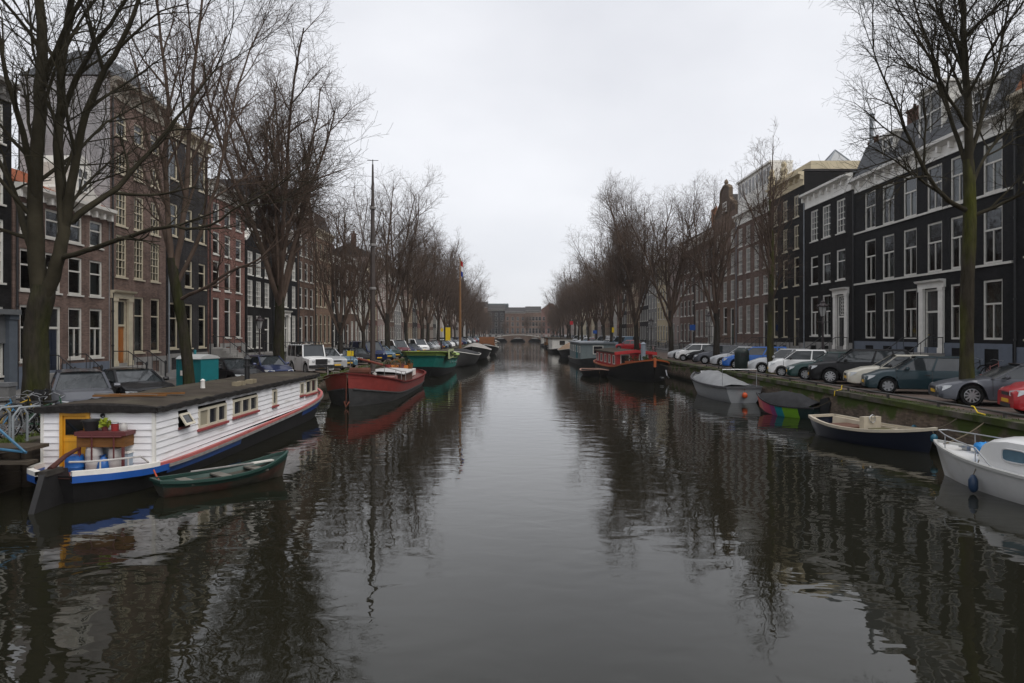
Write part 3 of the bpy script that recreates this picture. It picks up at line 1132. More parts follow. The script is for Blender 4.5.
HS.append((-1, 52.2, 59.2, dict(label="red brick house with white frieze, ochre blinds and a railed double stoop", h=15.4, wall=REDB, frame=OFFW, cornice_mat=OFFW, cornice_h=1.1, bays=[53.6, 55.7, 57.9], bw=1.15,
    rows=[(3.35, 6.55, 'tall'), (7.1, 9.4, 'two'), (9.9, 11.65, 'two'), (12.35, 13.95, 'two')], curtains={0: 'blind'}, plinth=2.9, door=dict(y=53.6, w=1.2, zb=2.55, zt=6.5, leaf=4.8, col=D_BLACK), roof='ridge')))
HS.append((-1, 59.3, 65.8, dict(label="small black house with white neck gable and fine white paned windows", h=11.6, wall=BLACKB, frame=WHITE, bays=[60.4, 62.4, 64.5], bw=1.25, gable='neck', gable_h=3.7, roof='perp', roof_mat=TILE_D,
    rows=[(2.4, 5.3, 'grid'), (6.15, 8.45, 'grid'), (8.9, 11.0, 'grid')], plinth=2.0, door=dict(y=64.5, w=1.2, zb=1.9, zt=5.2, leaf=4.0, col=D_BLACK))))
HS.append((-1, 65.9, 73.5, dict(label="black house with big dark roof and white pedimented doorway behind the thick trunk", h=14.3, wall=BLACKP, frame=WHITE, n=3, bw=1.2,
    rows=[(2.8, 5.6, 'grid'), (6.4, 8.7, 'grid'), (9.3, 11.3, 'grid'), (11.9, 13.1, 'grid')], plinth=2.2, door=dict(y=69.7, w=1.3, zb=1.9, zt=5.5, leaf=4.2, col=D_BLACK, surround=WHITE), roof='mansard', roof_mat=SLATE, roof_h=4.3)))
HS.append((-1, 73.6, 79.5, dict(label="tall brown house with white scrolled neck gable above the off roader", h=16.2, wall=BROWN2, frame=OFFW, n=3, bw=1.15, gable='neck', gable_h=5.2, roof='perp',
    rows=[(2.6, 5.7, 'tall'), (6.5, 8.8, 'two'), (9.5, 11.6, 'two'), (12.2, 14.3, 'two')], plinth=2.2, door=dict(y=74.7, w=1.15, zb=1.9, zt=5.6, leaf=4.2, col=D_BLACK))))
HS.append((-1, 79.6, 86.8, dict(label="tan brick house with cream window surrounds before the ship mast", h=16.0, wall=TAN, frame=CREAM, cornice_mat=CREAM, n=4, bw=1.05, gable='cornice',
    rows=[(2.5, 6.0, 'tall'), (6.9, 9.2, 'two'), (9.9, 11.9, 'two'), (12.6, 14.5, 'two')], plinth=2.0, roof='mansard', roof_mat=TILE_D)))

HS.append((1, 12.0, 25.1, dict(label="brown brick house just outside the picture beside the black house with cream windows", h=14.6, wall=BROWN, frame=WHITE, n=5, bw=1.35, rows=[(3.3, 6.4, 'sash'), (7.2, 10.0, 'sash'), (10.8, 13.2, 'sash')], plinth=2.8, roof='ridge')))
HS.append((-1, 11.0, 22.9, dict(label="umber brick house just outside the picture beside the black house with the shop front", h=14.4, wall=BROWN2, frame=WHITE, n=5, bw=1.3, rows=[(2.4, 5.2, 'two'), (6.0, 8.6, 'grid'), (9.4, 11.8, 'grid')], plinth=2.0, roof='ridge')))
# ---------------- the long rows further down the canal
FAR = {
    1: [("purple brown", PURPLE, 'cornice', WHITE), ("pinkish plastered", PINKP, 'cornice', WHITE), ("cream plastered", YELP, 'cornice', WHITE), ("grey plastered", GREYP, 'spout', WHITE), ("dark grey", DKGREY, 'neck', WHITE),
        ("tan brick", TAN, 'cornice', CREAM), ("umber brick", BROWN2, 'bell', CREAM), ("black brick", BLACKB, 'cornice', WHITE), ("red brick", REDB, 'step', CREAM), ("pale plastered", PALEW, 'cornice', WHITE)],
    -1: [("black brick", BLACKB, 'cornice', WHITE), ("umber brick", BROWN2, 'cornice', WHITE), ("white plastered", PALEW, 'cornice', WHITE), ("red brick", REDB, 'bell', CREAM), ("pinkish plastered", PINKP, 'cornice', WHITE),
         ("brown brick", BROWN, 'neck', OFFW), ("grey plastered", GREYP, 'cornice', WHITE), ("purple brown", PURPLE, 'spout', OFFW), ("tan brick", TAN, 'cornice', CREAM), ("dark grey", DKGREY, 'step', OFFW)]}
GN = {'cornice': "flat cornice", 'neck': "neck gable", 'bell': "bell gable", 'step': "stepped gable", 'spout': "pointed gable"}
BANK = {1: "red barge's bank", -1: "white houseboat's bank"}
USED = set()
for side, ys in ((1, 94.3), (-1, 86.9)):
    y = ys
    i = 0
    r2 = random.Random(5 + side)
    while y < YB - 22:
        cname, wm, gb, fc = FAR[side][i % len(FAR[side])] if i < len(FAR[side]) else (lambda c: (c[0], c[1], r2.choice(['cornice', 'cornice', 'neck', 'bell', 'spout']), c[3]))(r2.choice(FAR[side]))
        wd = r2.uniform(6.2, 9.2) if y < 200 else r2.uniform(8, 11)
        hh = r2.uniform(13.2, 17.2) - (1.5 if gb != 'cornice' else 0)
        if side < 0 and i == 2:
            hh = 13.0
        nr = 4 if hh > 14.4 else 3
        zz = [2.7]
        rows = []
        top = hh - 1.2
        st = r2.choice(['grid', 'two', 'cross'])
        z = 2.6
        for k in range(nr):
            fh = (top - 2.4) / nr * (1.12 if k == 0 else (0.96 if k < 3 else 0.9))
            rows.append((z, z + fh * 0.72, st))
            z += fh
        n = 3 if wd < 8 else 4
        mul = i // len(FAR[side])
        lab = f"distant {cname} house with {GN[gb]} on the {BANK[side]}"
        nb = FAR[side][(i - 1) % len(FAR[side])][0]
        if lab in USED:
            j = 0
            for extra in (f"distant {cname} house with {GN[gb]} and {n} bays on the {BANK[side]}", f"{'high' if hh > 15 else 'low'} {cname} house, {GN[gb]}, past {prev} on the {BANK[side]}",
                          f"{'high' if hh > 15 else 'low'} {cname} house, {GN[gb]}, {st} panes, past {prev}, {BANK[side]}"):
                if extra not in USED:
                    lab = extra
                    break
        USED.add(lab)
        prev = f"the {cname} one"
        HS.append((side, y, y + wd, dict(label=lab, h=hh, wall=wm, frame=fc, n=n, bw=min(1.35, wd / n * 0.58), gable=gb, gable_h=r2.uniform(3.2, 4.6), rows=rows, plinth=2.2, roof='ridge' if gb == 'cornice' else 'perp',
                                        roof_h=r2.uniform(2, 3), cornice_mat=fc, door=dict(y=y + wd / n * 0.5, w=1.3, zb=1.8, zt=5.0, leaf=4.0, col=D_BLACK, frame=fc) if y < 160 else None)))
        y += wd + (0.05 if r2.random() < 0.85 else 0.05)
        i += 1
HOUSES = []
for (side, a, b, s) in HS:
    T = house(side, a, b, s)
    HOUSES.append(T)
    H = s['h'] - (QL if side < 0 else Q)
    hw = (b - a) / 2 - 0.01
    if s.get('skylight'):
        m = MB()
        m.box(-hw, hw, -5.5, -0.6, H + 0.26, H + 0.95)
        at = m.build("attic_storey", YELP, T)
        k = MB()
        x0 = -hw + 1.6
        pk = (x0, -3.4, H + 2.3)
        cs = [(x0 - 0.9, -4.3, H + 1.1), (x0 + 0.9, -4.3, H + 1.1), (x0 + 0.9, -2.5, H + 1.1), (x0 - 0.9, -2.5, H + 1.1)]
        for q in range(4):
            k.poly([cs[q], cs[(q + 1) % 4], pk])
        sk = k.build("skylight", glass_dark("skylight_glass", (0.06, 0.07, 0.08)), at)
        e = MB()
        for q in range(4):
            e.tube([cs[q], pk], 0.06, 5)
            e.tube([cs[q], cs[(q + 1) % 4]], 0.06, 5)
        e.build("skylight_frame", ZINC, at)
        f = MB()
        # carved figures on the cornice
        for x in (hw - 0.6, 0.3):
            f.lathe([(0.4, 0), (0.42, 0.3), (0.26, 0.6), (0.36, 1.0), (0.2, 1.35), (0.26, 1.6), (0.12, 1.85), (0.0, 1.9)], 10, (x, 0.1, H + 0.06), cap=False)
        f.build("cornice_figure", YELP, T)
    if s.get('penthouse'):
        m = MB()
        m.box(-hw + 0.05, hw - 0.05, -2.2, -0.12, H + 0.08, H + 3.6)
        m.box(-hw + 0.02, hw - 0.02, -2.25, 0.1, H + 3.6, H + 3.78)
        ph = m.build("rooftop_room", WHITE, T)
        for i in range(9):
            x = -hw + 0.8 + i * (2 * hw - 1.6) / 8
            n = MB()
            n.box(x - 0.3, x + 0.3, -0.18, -0.10, H + 1.9, H + 3.3)
            n.build("roof_window", glass_dark("penthouse_dark", (0.02, 0.02, 0.02)), ph)
    if s.get('curved_dormer'):
        x = -(s['curved_dormer'] - (a + b) / 2)
        m = MB()
        out = [(x + 1.7, H + 0.1), (x + 1.65, H + 0.5), (x + 1.1, H + 0.75), (x + 0.85, H + 1.3), (x + 0.8, H + 2.0), (x + 0.5, H + 2.4), (x, H + 2.55)]
        out += [(2 * x - p[0], p[1]) for p in out[-2::-1]]
        m.prism(out, -2.0, 0.1, 'y')
        do = m.build("dormer", OFFW, T)
        add_window(do, x, 0.22, H + 0.55, 1.0, 1.3, 'cross', WHITE, False, RND, sill=False)

# the black house by the forked trunk: its shop front
sf = MB()
T = HOUSES[7]
sf.box(-4.4, 4.3, 0.06, 0.16, 0.0, 0.25)
sf.box(-4.4, 4.3, 0.02, 0.5, 3.62, 3.86)
sf.box(-4.4, 4.3, 0.03, 0.12, 2.3, 3.6)
sf.build("shop_fascia", M("shop_front_grey", (0.13, 0.135, 0.14), var=0.15), T)
sf = MB()
sf.box(-4.42, -3.9, 0.05, 0.3, 0.0, 3.7)
sf.box(-4.46, -3.86, 0.05, 0.36, 3.4, 3.62)
sf.build("pilaster", M("pale_blue_paint", (0.10, 0.115, 0.135), var=0.15), T)

# the grand roof vents on the black terrace
def pipe(label, loc, h):
    t = thing("roof_flue", label, "flue", loc)
    m = MB()
    m.lathe([(0.16, -0.3), (0.14, h - 0.4), (0.14, h)], 10)
    m.build("flue_pipe", ZINC, t)
    m = MB()
    m.lathe([(0.22, h), (0.24, h + 0.04), (0.05, h + 0.2)], 10)
    m.build("flue_cap", ZINC, t)
pipe("tall grey metal flue on the roof between the two widest black houses", (FR + 1.5, 50.1, 16.0), 3.7)

# ---------------- the terrace and bridge closing the view
yb = YB + 34
xs = -46.0
ft = [("umber brick", BROWN2, 15.5, 4, 'cornice'), ("grey plastered", GREYP, 16.5, 3, 'neck'), ("brown brick", BROWN, 17.0, 4, 'cornice'), ("dark grey", DKGREY, 15.5, 3, 'cornice'), ("dark umber", BROWN2, 14.0, 4, 'cornice'),
      ("greyish brown", BROWN, 14.5, 5, 'cornice'), ("red brick", REDB, 15.0, 4, 'spout'), ("purple brown", PURPLE, 16.5, 4, 'cornice'), ("black brick", BLACKB, 15.5, 3, 'neck')]
for i, (cn, wm, hh, n, gb) in enumerate(ft):
    wd = 8.5 + (i * 37 % 5) * 0.8
    rows = [(2.7, 5.6, 'two'), (6.6, 8.8, 'two'), (9.6, 11.6, 'two')] + ([(12.2, 13.7, 'two')] if hh > 15.4 else [])
    s = dict(label=f"distant {cn} house with {GN[gb]} facing up the canal beyond the bridge", group="houses beyond the far bridge", x=xs + wd / 2, y=yb, h=hh + 1.5, wall=wm, n=n, bw=1.4, gable=gb, gable_h=3.5,
             rows=[(a + 1.2, b + 1.2, c) for a, b, c in rows], plinth=3.4, frame=STONE, cornice_mat=STONE, roof='ridge' if gb == 'cornice' else 'perp', depth=12)
    house(0, 500, 500 + wd, s)
    xs += wd
# modern block behind
t = thing("office_block", "flat grey green office block rising behind the roofs beyond the bridge", "office block", (-14, yb + 40, Q))
m = MB()
m.box(-9, 9, -8, 8, 0, 20.0)
m.build("wall", M("green_grey_cladding", (0.13, 0.16, 0.165), var=0.15), t)
for k in range(5):
    m = MB()
    m.box(-8.6, 8.6, -8.12, -7.9, 3 + k * 3.6, 4.9 + k * 3.6)
    m.build("window_band", glass_dark(), t)

# bridge with three arches
br = thing("arched_bridge", "low brick bridge with arches closing the far end of the canal", "bridge", (0, YB, 0))
BRB = brick("bridge_brick", (0.14, 0.095, 0.07), var=0.3)


def arch_pts(x0, x1, zs, rise, n=10):
    return [(x0 + (x1 - x0) * i / n, zs + rise * sin(pi * i / n)) for i in range(n + 1)]


def deck(x):
    return 3.15 - 1.75 * ((x - 0.4) / 13.4) ** 2


ar = [(-10.9, -4.6), (-3.2, 4.0), (5.4, 11.7)]
m = MB()
out = [(XL - 1.5, -1.5)]
for a, b in ar:
    out += [(a, -1.5)] + arch_pts(a, b, 0.3, 1.75) + [(b, -1.5)]
out += [(XR + 1.5, -1.5)]
top = [(XR + 1.5 - (XR - XL + 3) * i / 16, 0) for i in range(17)]
out += [(x, max(1.32, deck(x))) for x, _ in top]
m.prism(out, -4.5, 4.5, 'y')
m.build("bridge_body", BRB, br)
m = MB()
tp = [(x, max(1.35, deck(x))) for x, _ in top]
for k in range(16):
    a, b = tp[k], tp[k + 1]
    m.prism([(a[0], a[1]), (b[0], b[1]), (b[0], b[1] + 0.2), (a[0], a[1] + 0.2)], -4.66, -4.4, 'y')
m.build("bridge_coping", OFFW, br)
m = MB()
for zz in (0.65, 1.15):
    m.tube([(a[0], -4.5, a[1] + zz) for a in tp], 0.045, 5)
for k in range(17):
    m.tube([(tp[k][0], -4.5, tp[k][1] + 0.1), (tp[k][0], -4.5, tp[k][1] + 1.15)], 0.05, 5)
m.build("bridge_railing", IRON, br)
# the cross street beyond
sheet("cross_street", -300, 300, YB + 4.45, 1490, Q + 0.004, ASPH)
# ------------------------------------------------------------------ bare elms
BARK = M("elm_bark", (0.032, 0.027, 0.021), rough=0.95, var=0.45, scale=5, bump=0.9, bscale=7, stretch=(2.2, 2.2, 0.5), col2=(0.030, 0.033, 0.009), c2scale=0.8, c2pos=(0.38, 0.66))
BARK2 = M("grey_elm_bark", (0.036, 0.031, 0.026), rough=0.95, var=0.4, scale=5, bump=0.9, bscale=7, stretch=(2.2, 2.2, 0.5), col2=(0.05, 0.05, 0.03), c2scale=0.8)
BARKG = M("green_elm_bark", (0.040, 0.034, 0.024), rough=0.95, var=0.45, scale=5, bump=0.9, bscale=7, stretch=(2.2, 2.2, 0.5), col2=(0.060, 0.064, 0.012), c2scale=0.7, c2pos=(0.40, 0.62))
TWIG = M("elm_twigs", (0.098, 0.070, 0.054), rough=0.9, var=0.35, scale=2.0)
TWIG2 = M("mossy_branches", (0.036, 0.031, 0.020), rough=0.9, var=0.4, scale=2.0)


def unit(v):
    return v / (np.linalg.norm(v) + 1e-9)


class Tree:
    def __init__(self, seed):
        self.r = np.random.RandomState(seed)
        self.lines = []       # (pts, radii, sides)

    def add(self, pts, rad, n):
        self.lines.append((np.array(pts, float), np.array(rad, float), n))

    def children(self, pts, rad, lev, L, prm):
        if lev >= len(prm['k']):
            return
        r = self.r
        k = max(1, int(round(prm['k'][lev] * r.uniform(0.8, 1.2) * (min(1.5, max(0.5, L / prm['Lref'][lev]))))))
        m = len(pts)
        az0 = r.uniform(0, 6.28)
        for j in range(k):
            t = prm['t0'][lev] + (1 - prm['t0'][lev]) * (j + r.uniform(0.1, 0.9)) / k
            x = t * (m - 1)
            i = min(int(x), m - 2)
            f = x - i
            p = pts[i] * (1 - f) + pts[i + 1] * f
            ra = rad[i] * (1 - f) + rad[i + 1] * f
            d = unit(pts[i + 1] - pts[i])
            az = az0 + j * 2.4 + r.uniform(-0.4, 0.4)
            an = radians(r.uniform(*prm['ang'][lev]))
            a = np.cross(d, [0.3, 0.2, 1.0])
            if np.linalg.norm(a) < 0.1:
                a = np.cross(d, [1, 0, 0])
            a = unit(a)
            b = np.cross(d, a)
            nd = unit(d * cos(an) + (a * cos(az) + b * sin(az)) * sin(an))
            Lc = prm['len'][lev] * r.uniform(0.7, 1.3) * (1.15 - 0.45 * t) * min(1.4, max(0.6, L / prm['Lref'][lev]))
            rc = min(ra * 0.72, max(prm['rmin'], prm['rad'][lev] * r.uniform(0.75, 1.2)))
            self.grow(p, nd, Lc, rc, lev + 1, prm)

    def grow(self, p, d, L, r0, lev, prm):
        r = self.r
        n = prm['n'][lev]
        pts, rad = [np.array(p, float)], [r0]
        tip = max(prm['rmin'] * 0.6, r0 * prm['tip'][lev])
        step = L / (n - 1)
        d = np.array(d, float)
        for i in range(1, n):
            d = unit(d + r.normal(0, prm['wob'][lev], 3) + np.array([0, 0, prm['up'][lev]]))
            pts.append(pts[-1] + d * step)
            rad.append(r0 + (tip - r0) * i / (n - 1))
        self.add(pts, rad, prm['s'][lev])
        self.children(pts, rad, lev, L, prm)

    def mesh(self, name, mat, lines=None):
        groups = {}
        for pts, rad, n in (lines if lines is not None else self.lines):
            groups.setdefault((len(pts), n), []).append((pts, rad))
        V, F, off = [], [], 0
        for (m, n), lst in groups.items():
            P = np.stack([a for a, _ in lst])
            Rr = np.stack([b for _, b in lst])
            T = np.empty_like(P)
            T[:, 1:-1] = P[:, 2:] - P[:, :-2]
            T[:, 0] = P[:, 1] - P[:, 0]
            T[:, -1] = P[:, -1] - P[:, -2]
            T /= np.linalg.norm(T, axis=2, keepdims=True) + 1e-9
            ref = np.zeros_like(P)
            mean = P[:, -1] - P[:, 0]
            k = np.argmin(np.abs(mean), axis=1)
            ref[np.arange(len(lst)), :, k] = 1.0
            A = np.cross(T, ref)
            A /= np.linalg.norm(A, axis=2, keepdims=True) + 1e-9
            B = np.cross(T, A)
            q = 2 * pi * np.arange(n) / n
            ring = P[:, :, None, :] + Rr[:, :, None, None] * (A[:, :, None, :] * np.cos(q)[None, None, :, None] + B[:, :, None, :] * np.sin(q)[None, None, :, None])
            V.append(ring.reshape(-1, 3))
            N = len(lst)
            base = off + (np.arange(N) * m * n)[:, None, None]
            i = (np.arange(m - 1) * n)[None, :, None]
            j = np.arange(n)[None, None, :]
            j2 = (np.arange(n) + 1)[None, None, :] % n
            f = np.stack([base + i + j, base + i + j2, base + i + n + j2, base + i + n + j], axis=-1)
            F.append(f.reshape(-1, 4))
            off += N * m * n
        V = np.concatenate(V)
        F = np.concatenate(F).astype(np.int32)
        me = bpy.data.meshes.new(name)
        me.vertices.add(len(V))
        me.vertices.foreach_set("co", V.astype(np.float32).ravel())
        me.loops.add(F.size)
        me.loops.foreach_set("vertex_index", F.ravel())
        me.polygons.add(len(F))
        me.polygons.foreach_set("loop_start", np.arange(0, F.size, 4, dtype=np.int32))
        me.materials.append(mat)
        me.update()
        me.validate()
        me.shade_smooth()
        return me


PRM = dict(k=[10, 7, 6, 4], t0=[0.22, 0.2, 0.18, 0.15], ang=[(22, 46), (22, 52), (25, 60), (25, 60)], len=[2.5, 1.4, 0.85, 0.5], Lref=[8.5, 2.5, 1.4, 0.85], rad=[0.06, 0.026, 0.013, 0.008],
           n=[9, 7, 5, 4, 3], s=[8, 6, 4, 3, 3], tip=[0.25, 0.3, 0.35, 0.5, 0.6], wob=[0.075, 0.085, 0.08, 0.08, 0.08], up=[0.06, 0.06, 0.04, 0.03, 0.02], rmin=0.0075)


def prm(**kw):
    d = dict(PRM)
    d.update(kw)
    return d


def trunk_profile(path, rad, n=14, flare=1.5):
    """a lumpy tapered trunk with a root flare as one surface"""
    m = MB()
    path = [Vector(p) for p in path]
    N = 26
    rows = []
    ph = RND.uniform(0, 6)
    for i in range(N + 1):
        t = i / N * (len(path) - 1)
        k = min(int(t), len(path) - 2)
        f = t - k
        # catmull-rom
        p0, p1, p2, p3 = path[max(k - 1, 0)], path[k], path[k + 1], path[min(k + 2, len(path) - 1)]
        p = 0.5 * ((2 * p1) + (p2 - p0) * f + (2 * p0 - 5 * p1 + 4 * p2 - p3) * f * f + (3 * p1 - p0 - 3 * p2 + p3) * f ** 3)
        r = rad[k] * (1 - f) + rad[k + 1] * f
        h = p.z - path[0].z
        fl = 1 + (flare - 1) * math.exp(-h / 0.35)
        rows.append([(p.x + r * fl * (1 + 0.10 * sin(3 * q + ph + h * 0.5) * (1 + 2 * (fl - 1)) + 0.05 * sin(7 * q + h * 2.1)) * cos(q), p.y + r * fl * (1 + 0.10 * sin(3 * q + ph + h * 0.5) * (1 + 2 * (fl - 1)) + 0.05 * sin(7 * q + h * 2.1)) * sin(q), p.z)
                     for q in [2 * pi * j / n for j in range(n)]])
    m.grid(rows, close=True)
    m.f.append([N * n + j for j in range(n)])
    m.mi.append(0)
    return m


def vase_tree(seed, H, th, nl, spread, r0, p=PRM, leader=False):
    """trunk of height th, then nl ascending limbs"""
    t = Tree(seed)
    r = t.r
    lean = r.normal(0, 0.02, 2)
    path = [(0, 0, -0.15), (lean[0] * 2, lean[1] * 2, th * 0.35), (lean[0] * 4 + 0.06, lean[1] * 4, th * 0.7), (lean[0] * 6, lean[1] * 6, th)]
    rad = [r0 * 1.05, r0 * 0.95, r0 * 0.86, r0 * 0.82]
    top = np.array(path[-1])
    if leader:
        path += [(lean[0] * 7 + 0.1, lean[1] * 7, th + (H - th) * 0.3), (lean[0] * 8 - 0.05, lean[1] * 8 + 0.1, th + (H - th) * 0.6)]
        rad += [r0 * 0.6, r0 * 0.28]
    for i in range(nl):
        az = 2 * pi * (i + r.uniform(-0.25, 0.25)) / nl
        if leader:
            z = th + (H - th) * 0.62 * (i / nl)
            st = np.array([lean[0] * 6, lean[1] * 6, z])
            an = radians(r.uniform(24, 46)) * spread
            Lm = (H - z) * r.uniform(0.55, 0.8)
            rl = r0 * (0.42 - 0.25 * i / nl)
        else:
            st = top - np.array([0, 0, r.uniform(0.1, 1.6)]) * (1 if i else 0)
            an = radians(5 + 17 * ((i * 0.618) % 1.0)) * spread
            Lm = (H - st[2]) * r.uniform(0.78, 1.02) / max(0.7, cos(an))
            rl = r0 * r.uniform(0.38, 0.55)
        d = np.array([sin(an) * cos(az), sin(an) * sin(az), cos(an)])
        t.grow(st, d, Lm, rl, 0, p)
    if leader:
        st = np.array(path[-1])
        t.grow(st, [0.05, 0, 1], H - st[2], r0 * 0.28, 0, p)
        t.children([np.array(q) for q in path[2:]], rad[2:], 0, H - th, p)
    return trunk_profile(path, rad), t


def px_tree(seed, Yp, base, trunk_px, trunk_r, limbs, p, extra=()):
    """a tree whose trunk and main limbs follow measured shapes; points are (px, py, depth offset)"""
    t = Tree(seed)
    o = Vector(base)

    def W(q):
        v = px2w(q[0], q[1], Yp + (q[2] if len(q) > 2 else 0.0))
        return np.array(v - o)
    tp = [np.array((0, 0, -0.15))] + [W(q) for q in trunk_px]
    for pts, r_a, r_b in limbs:
        P = np.array([W(q) for q in pts])
        # resample with a spline
        n = max(7, len(P) * 3)
        S = []
        for i in range(n):
            x = i / (n - 1) * (len(P) - 1)
            k = min(int(x), len(P) - 2)
            f = x - k
            p0, p1, p2, p3 = P[max(k - 1, 0)], P[k], P[k + 1], P[min(k + 2, len(P) - 1)]
            S.append(0.5 * ((2 * p1) + (p2 - p0) * f + (2 * p0 - 5 * p1 + 4 * p2 - p3) * f * f + (3 * p1 - p0 - 3 * p2 + p3) * f ** 3) + t.r.normal(0, 0.02, 3))
        R_ = [r_a + (r_b - r_a) * i / (n - 1) for i in range(n)]
        L_ = float(np.linalg.norm(np.diff(np.array(S), axis=0), axis=1).sum())
        t.add(S, R_, 10)
        t.children([np.array(s_) for s_ in S], R_, 0, L_, p)
        # the limb's end bursts into shoots
        for _ in range(3):
            d = unit(S[-1] - S[-3]) + t.r.normal(0, 0.25, 3)
            t.grow(S[-1], unit(d), 3.0, r_b * 0.8, 1, p)
    return trunk_profile(tp, trunk_r), t


def place_tree(trunk_m, crown_me, label, loc, rot=0.0, bark=BARK, group="bare elms along the quays"):
    T = thing("elm_tree", label, "tree", loc, rot, group)
    if isinstance(trunk_m, MB):
        trunk_m = trunk_m.mesh("trunk", bark, 60)
    link("trunk", trunk_m, T)
    link("crown", crown_me, T)
    return T


XT_L, XT_R = XL - 1.8, XR + 1.7
# nearest on the houseboat's bank: a big forked trunk
Yp = 20.2
base = (px2w(35, 400, Yp).x, Yp, QL)
near_p = prm(k=[10, 8, 6, 4], len=[3.4, 1.8, 1.0, 0.5])
big = prm(k=[6, 6, 5, 4], rmin=0.006, wob=[0.09, 0.10, 0.10, 0.09, 0.08], up=[0.05, 0.03, 0.02, 0.02, 0.01], len=[3.0, 1.7, 0.95, 0.5], Lref=[9, 3.0, 1.7, 0.95])
tm, tc_ = px_tree(21, Yp, base, [(35, 360), (35, 330), (41, 300), (44, 285)], [0.38, 0.32, 0.315, 0.34, 0.27],
                  [([(42, 300), (36, 250), (36, 190), (39, 110), (42, 40), (34, -60), (28, -160)], 0.25, 0.08),
                   ([(44, 298), (58, 262), (64, 225, 0.2), (60, 170, 0.4), (60, 100, 0.5), (66, 30, 0.6), (80, -60, 0.8), (90, -140, 1)], 0.21, 0.06),
                   ([(64, 228, 0.2), (72, 180, 0), (82, 130, -0.2), (100, 80, -0.5), (128, 30, -0.8), (150, -40, -1)], 0.14, 0.04),
                   ([(60, 258, 0.1), (90, 250, -0.6), (128, 236, -1.2), (165, 228, -1.8), (205, 226, -2.2), (240, 206, -2.4)], 0.085, 0.02),
                   ([(66, 224, 0.2), (92, 206, 0.6), (122, 182, 1.1), (150, 150, 1.4), (182, 112, 1.6), (214, 70, 1.8)], 0.11, 0.025),
                   ([(38, 270), (24, 225, 0.6), (8, 180, 1.4), (-20, 130, 2)], 0.13, 0.04),
                   ([(37, 200), (24, 140, -0.8), (6, 70, -1.6), (-10, -10, -2)], 0.11, 0.03),
                   ([(60, 120, 0.5), (80, 70, 0.2), (112, 20, -0.2), (150, -40, -0.5)], 0.09, 0.03),
                   ([(40, 90), (60, 40, -0.6), (90, -20, -1.0), (120, -80, -1.4)], 0.09, 0.03)], big)
place_tree(tm, tc_.mesh("crown", TWIG2), "huge forked elm with pale round scar on its trunk, beside the parked bicycles", base)
kn = MB()
kp = px2w(36, 326, Yp - 0.40) - Vector(base)
kn.lathe([(0.10, 0.05), (0.13, 0.0), (0.10, -0.05), (0.06, -0.04), (0.0, -0.035)], 12, (kp.x, kp.z, 0), 'y', cap=False)
kn.v = [(v[0], v[1] + kp.y, v[2]) for v in [(a[0], a[1], a[2]) for a in kn.v]]
# second on that bank: leaning trunk behind the houseboat roof
Yp = 29.4
base = (px2w(190, 388, Yp).x, Yp, QL)
tm, tc_ = px_tree(22, Yp, base, [(187, 360), (182, 320), (175, 280), (172, 258)], [0.25, 0.215, 0.205, 0.22, 0.18],
                  [([(173, 275), (168, 220), (165, 160), (168, 100), (160, 30), (155, -40)], 0.135, 0.035),
                   ([(175, 268), (184, 215), (188, 150), (192, 90), (200, 20), (205, -30)], 0.13, 0.035),
                   ([(177, 285), (198, 240), (215, 190), (228, 130), (240, 80), (255, 40)], 0.095, 0.025),
                   ([(178, 300), (200, 290, -0.5), (230, 272, -1), (262, 256, -1.4), (285, 236, -1.6)], 0.085, 0.02),
                   ([(172, 262), (158, 210, 0.7), (140, 160, 1.3), (122, 110, 1.8)], 0.08, 0.02),
                   ([(180, 230), (196, 180, 1), (216, 120, 1.8), (232, 70, 2.4)], 0.07, 0.02),
                   ([(170, 215), (150, 150, -0.9), (140, 90, -1.4), (128, 40, -2)], 0.07, 0.02)], prm(k=[7, 6, 5, 4], len=[2.8, 1.6, 0.9, 0.5], Lref=[9, 2.8, 1.6, 0.9]))
place_tree(tm, tc_.mesh("crown", TWIG), "leaning slim elm rising beside the teal cabin", base)
# third: thick ivy-dark trunk with a wide fan crown
Yp = 40.9
tm, tc_ = vase_tree(33, 18.2, 5.6, 11, 1.2, 0.32, prm(k=[7, 6, 5, 5], len=[2.0, 1.2, 0.75, 0.45], Lref=[8.5, 2.0, 1.2, 0.75], rmin=0.0075))
place_tree(tm, tc_.mesh("crown", TWIG), "thick trunked elm with a fan of twigs behind the off roader", (px2w(279, 380, Yp).x, Yp, QL), 0.6)
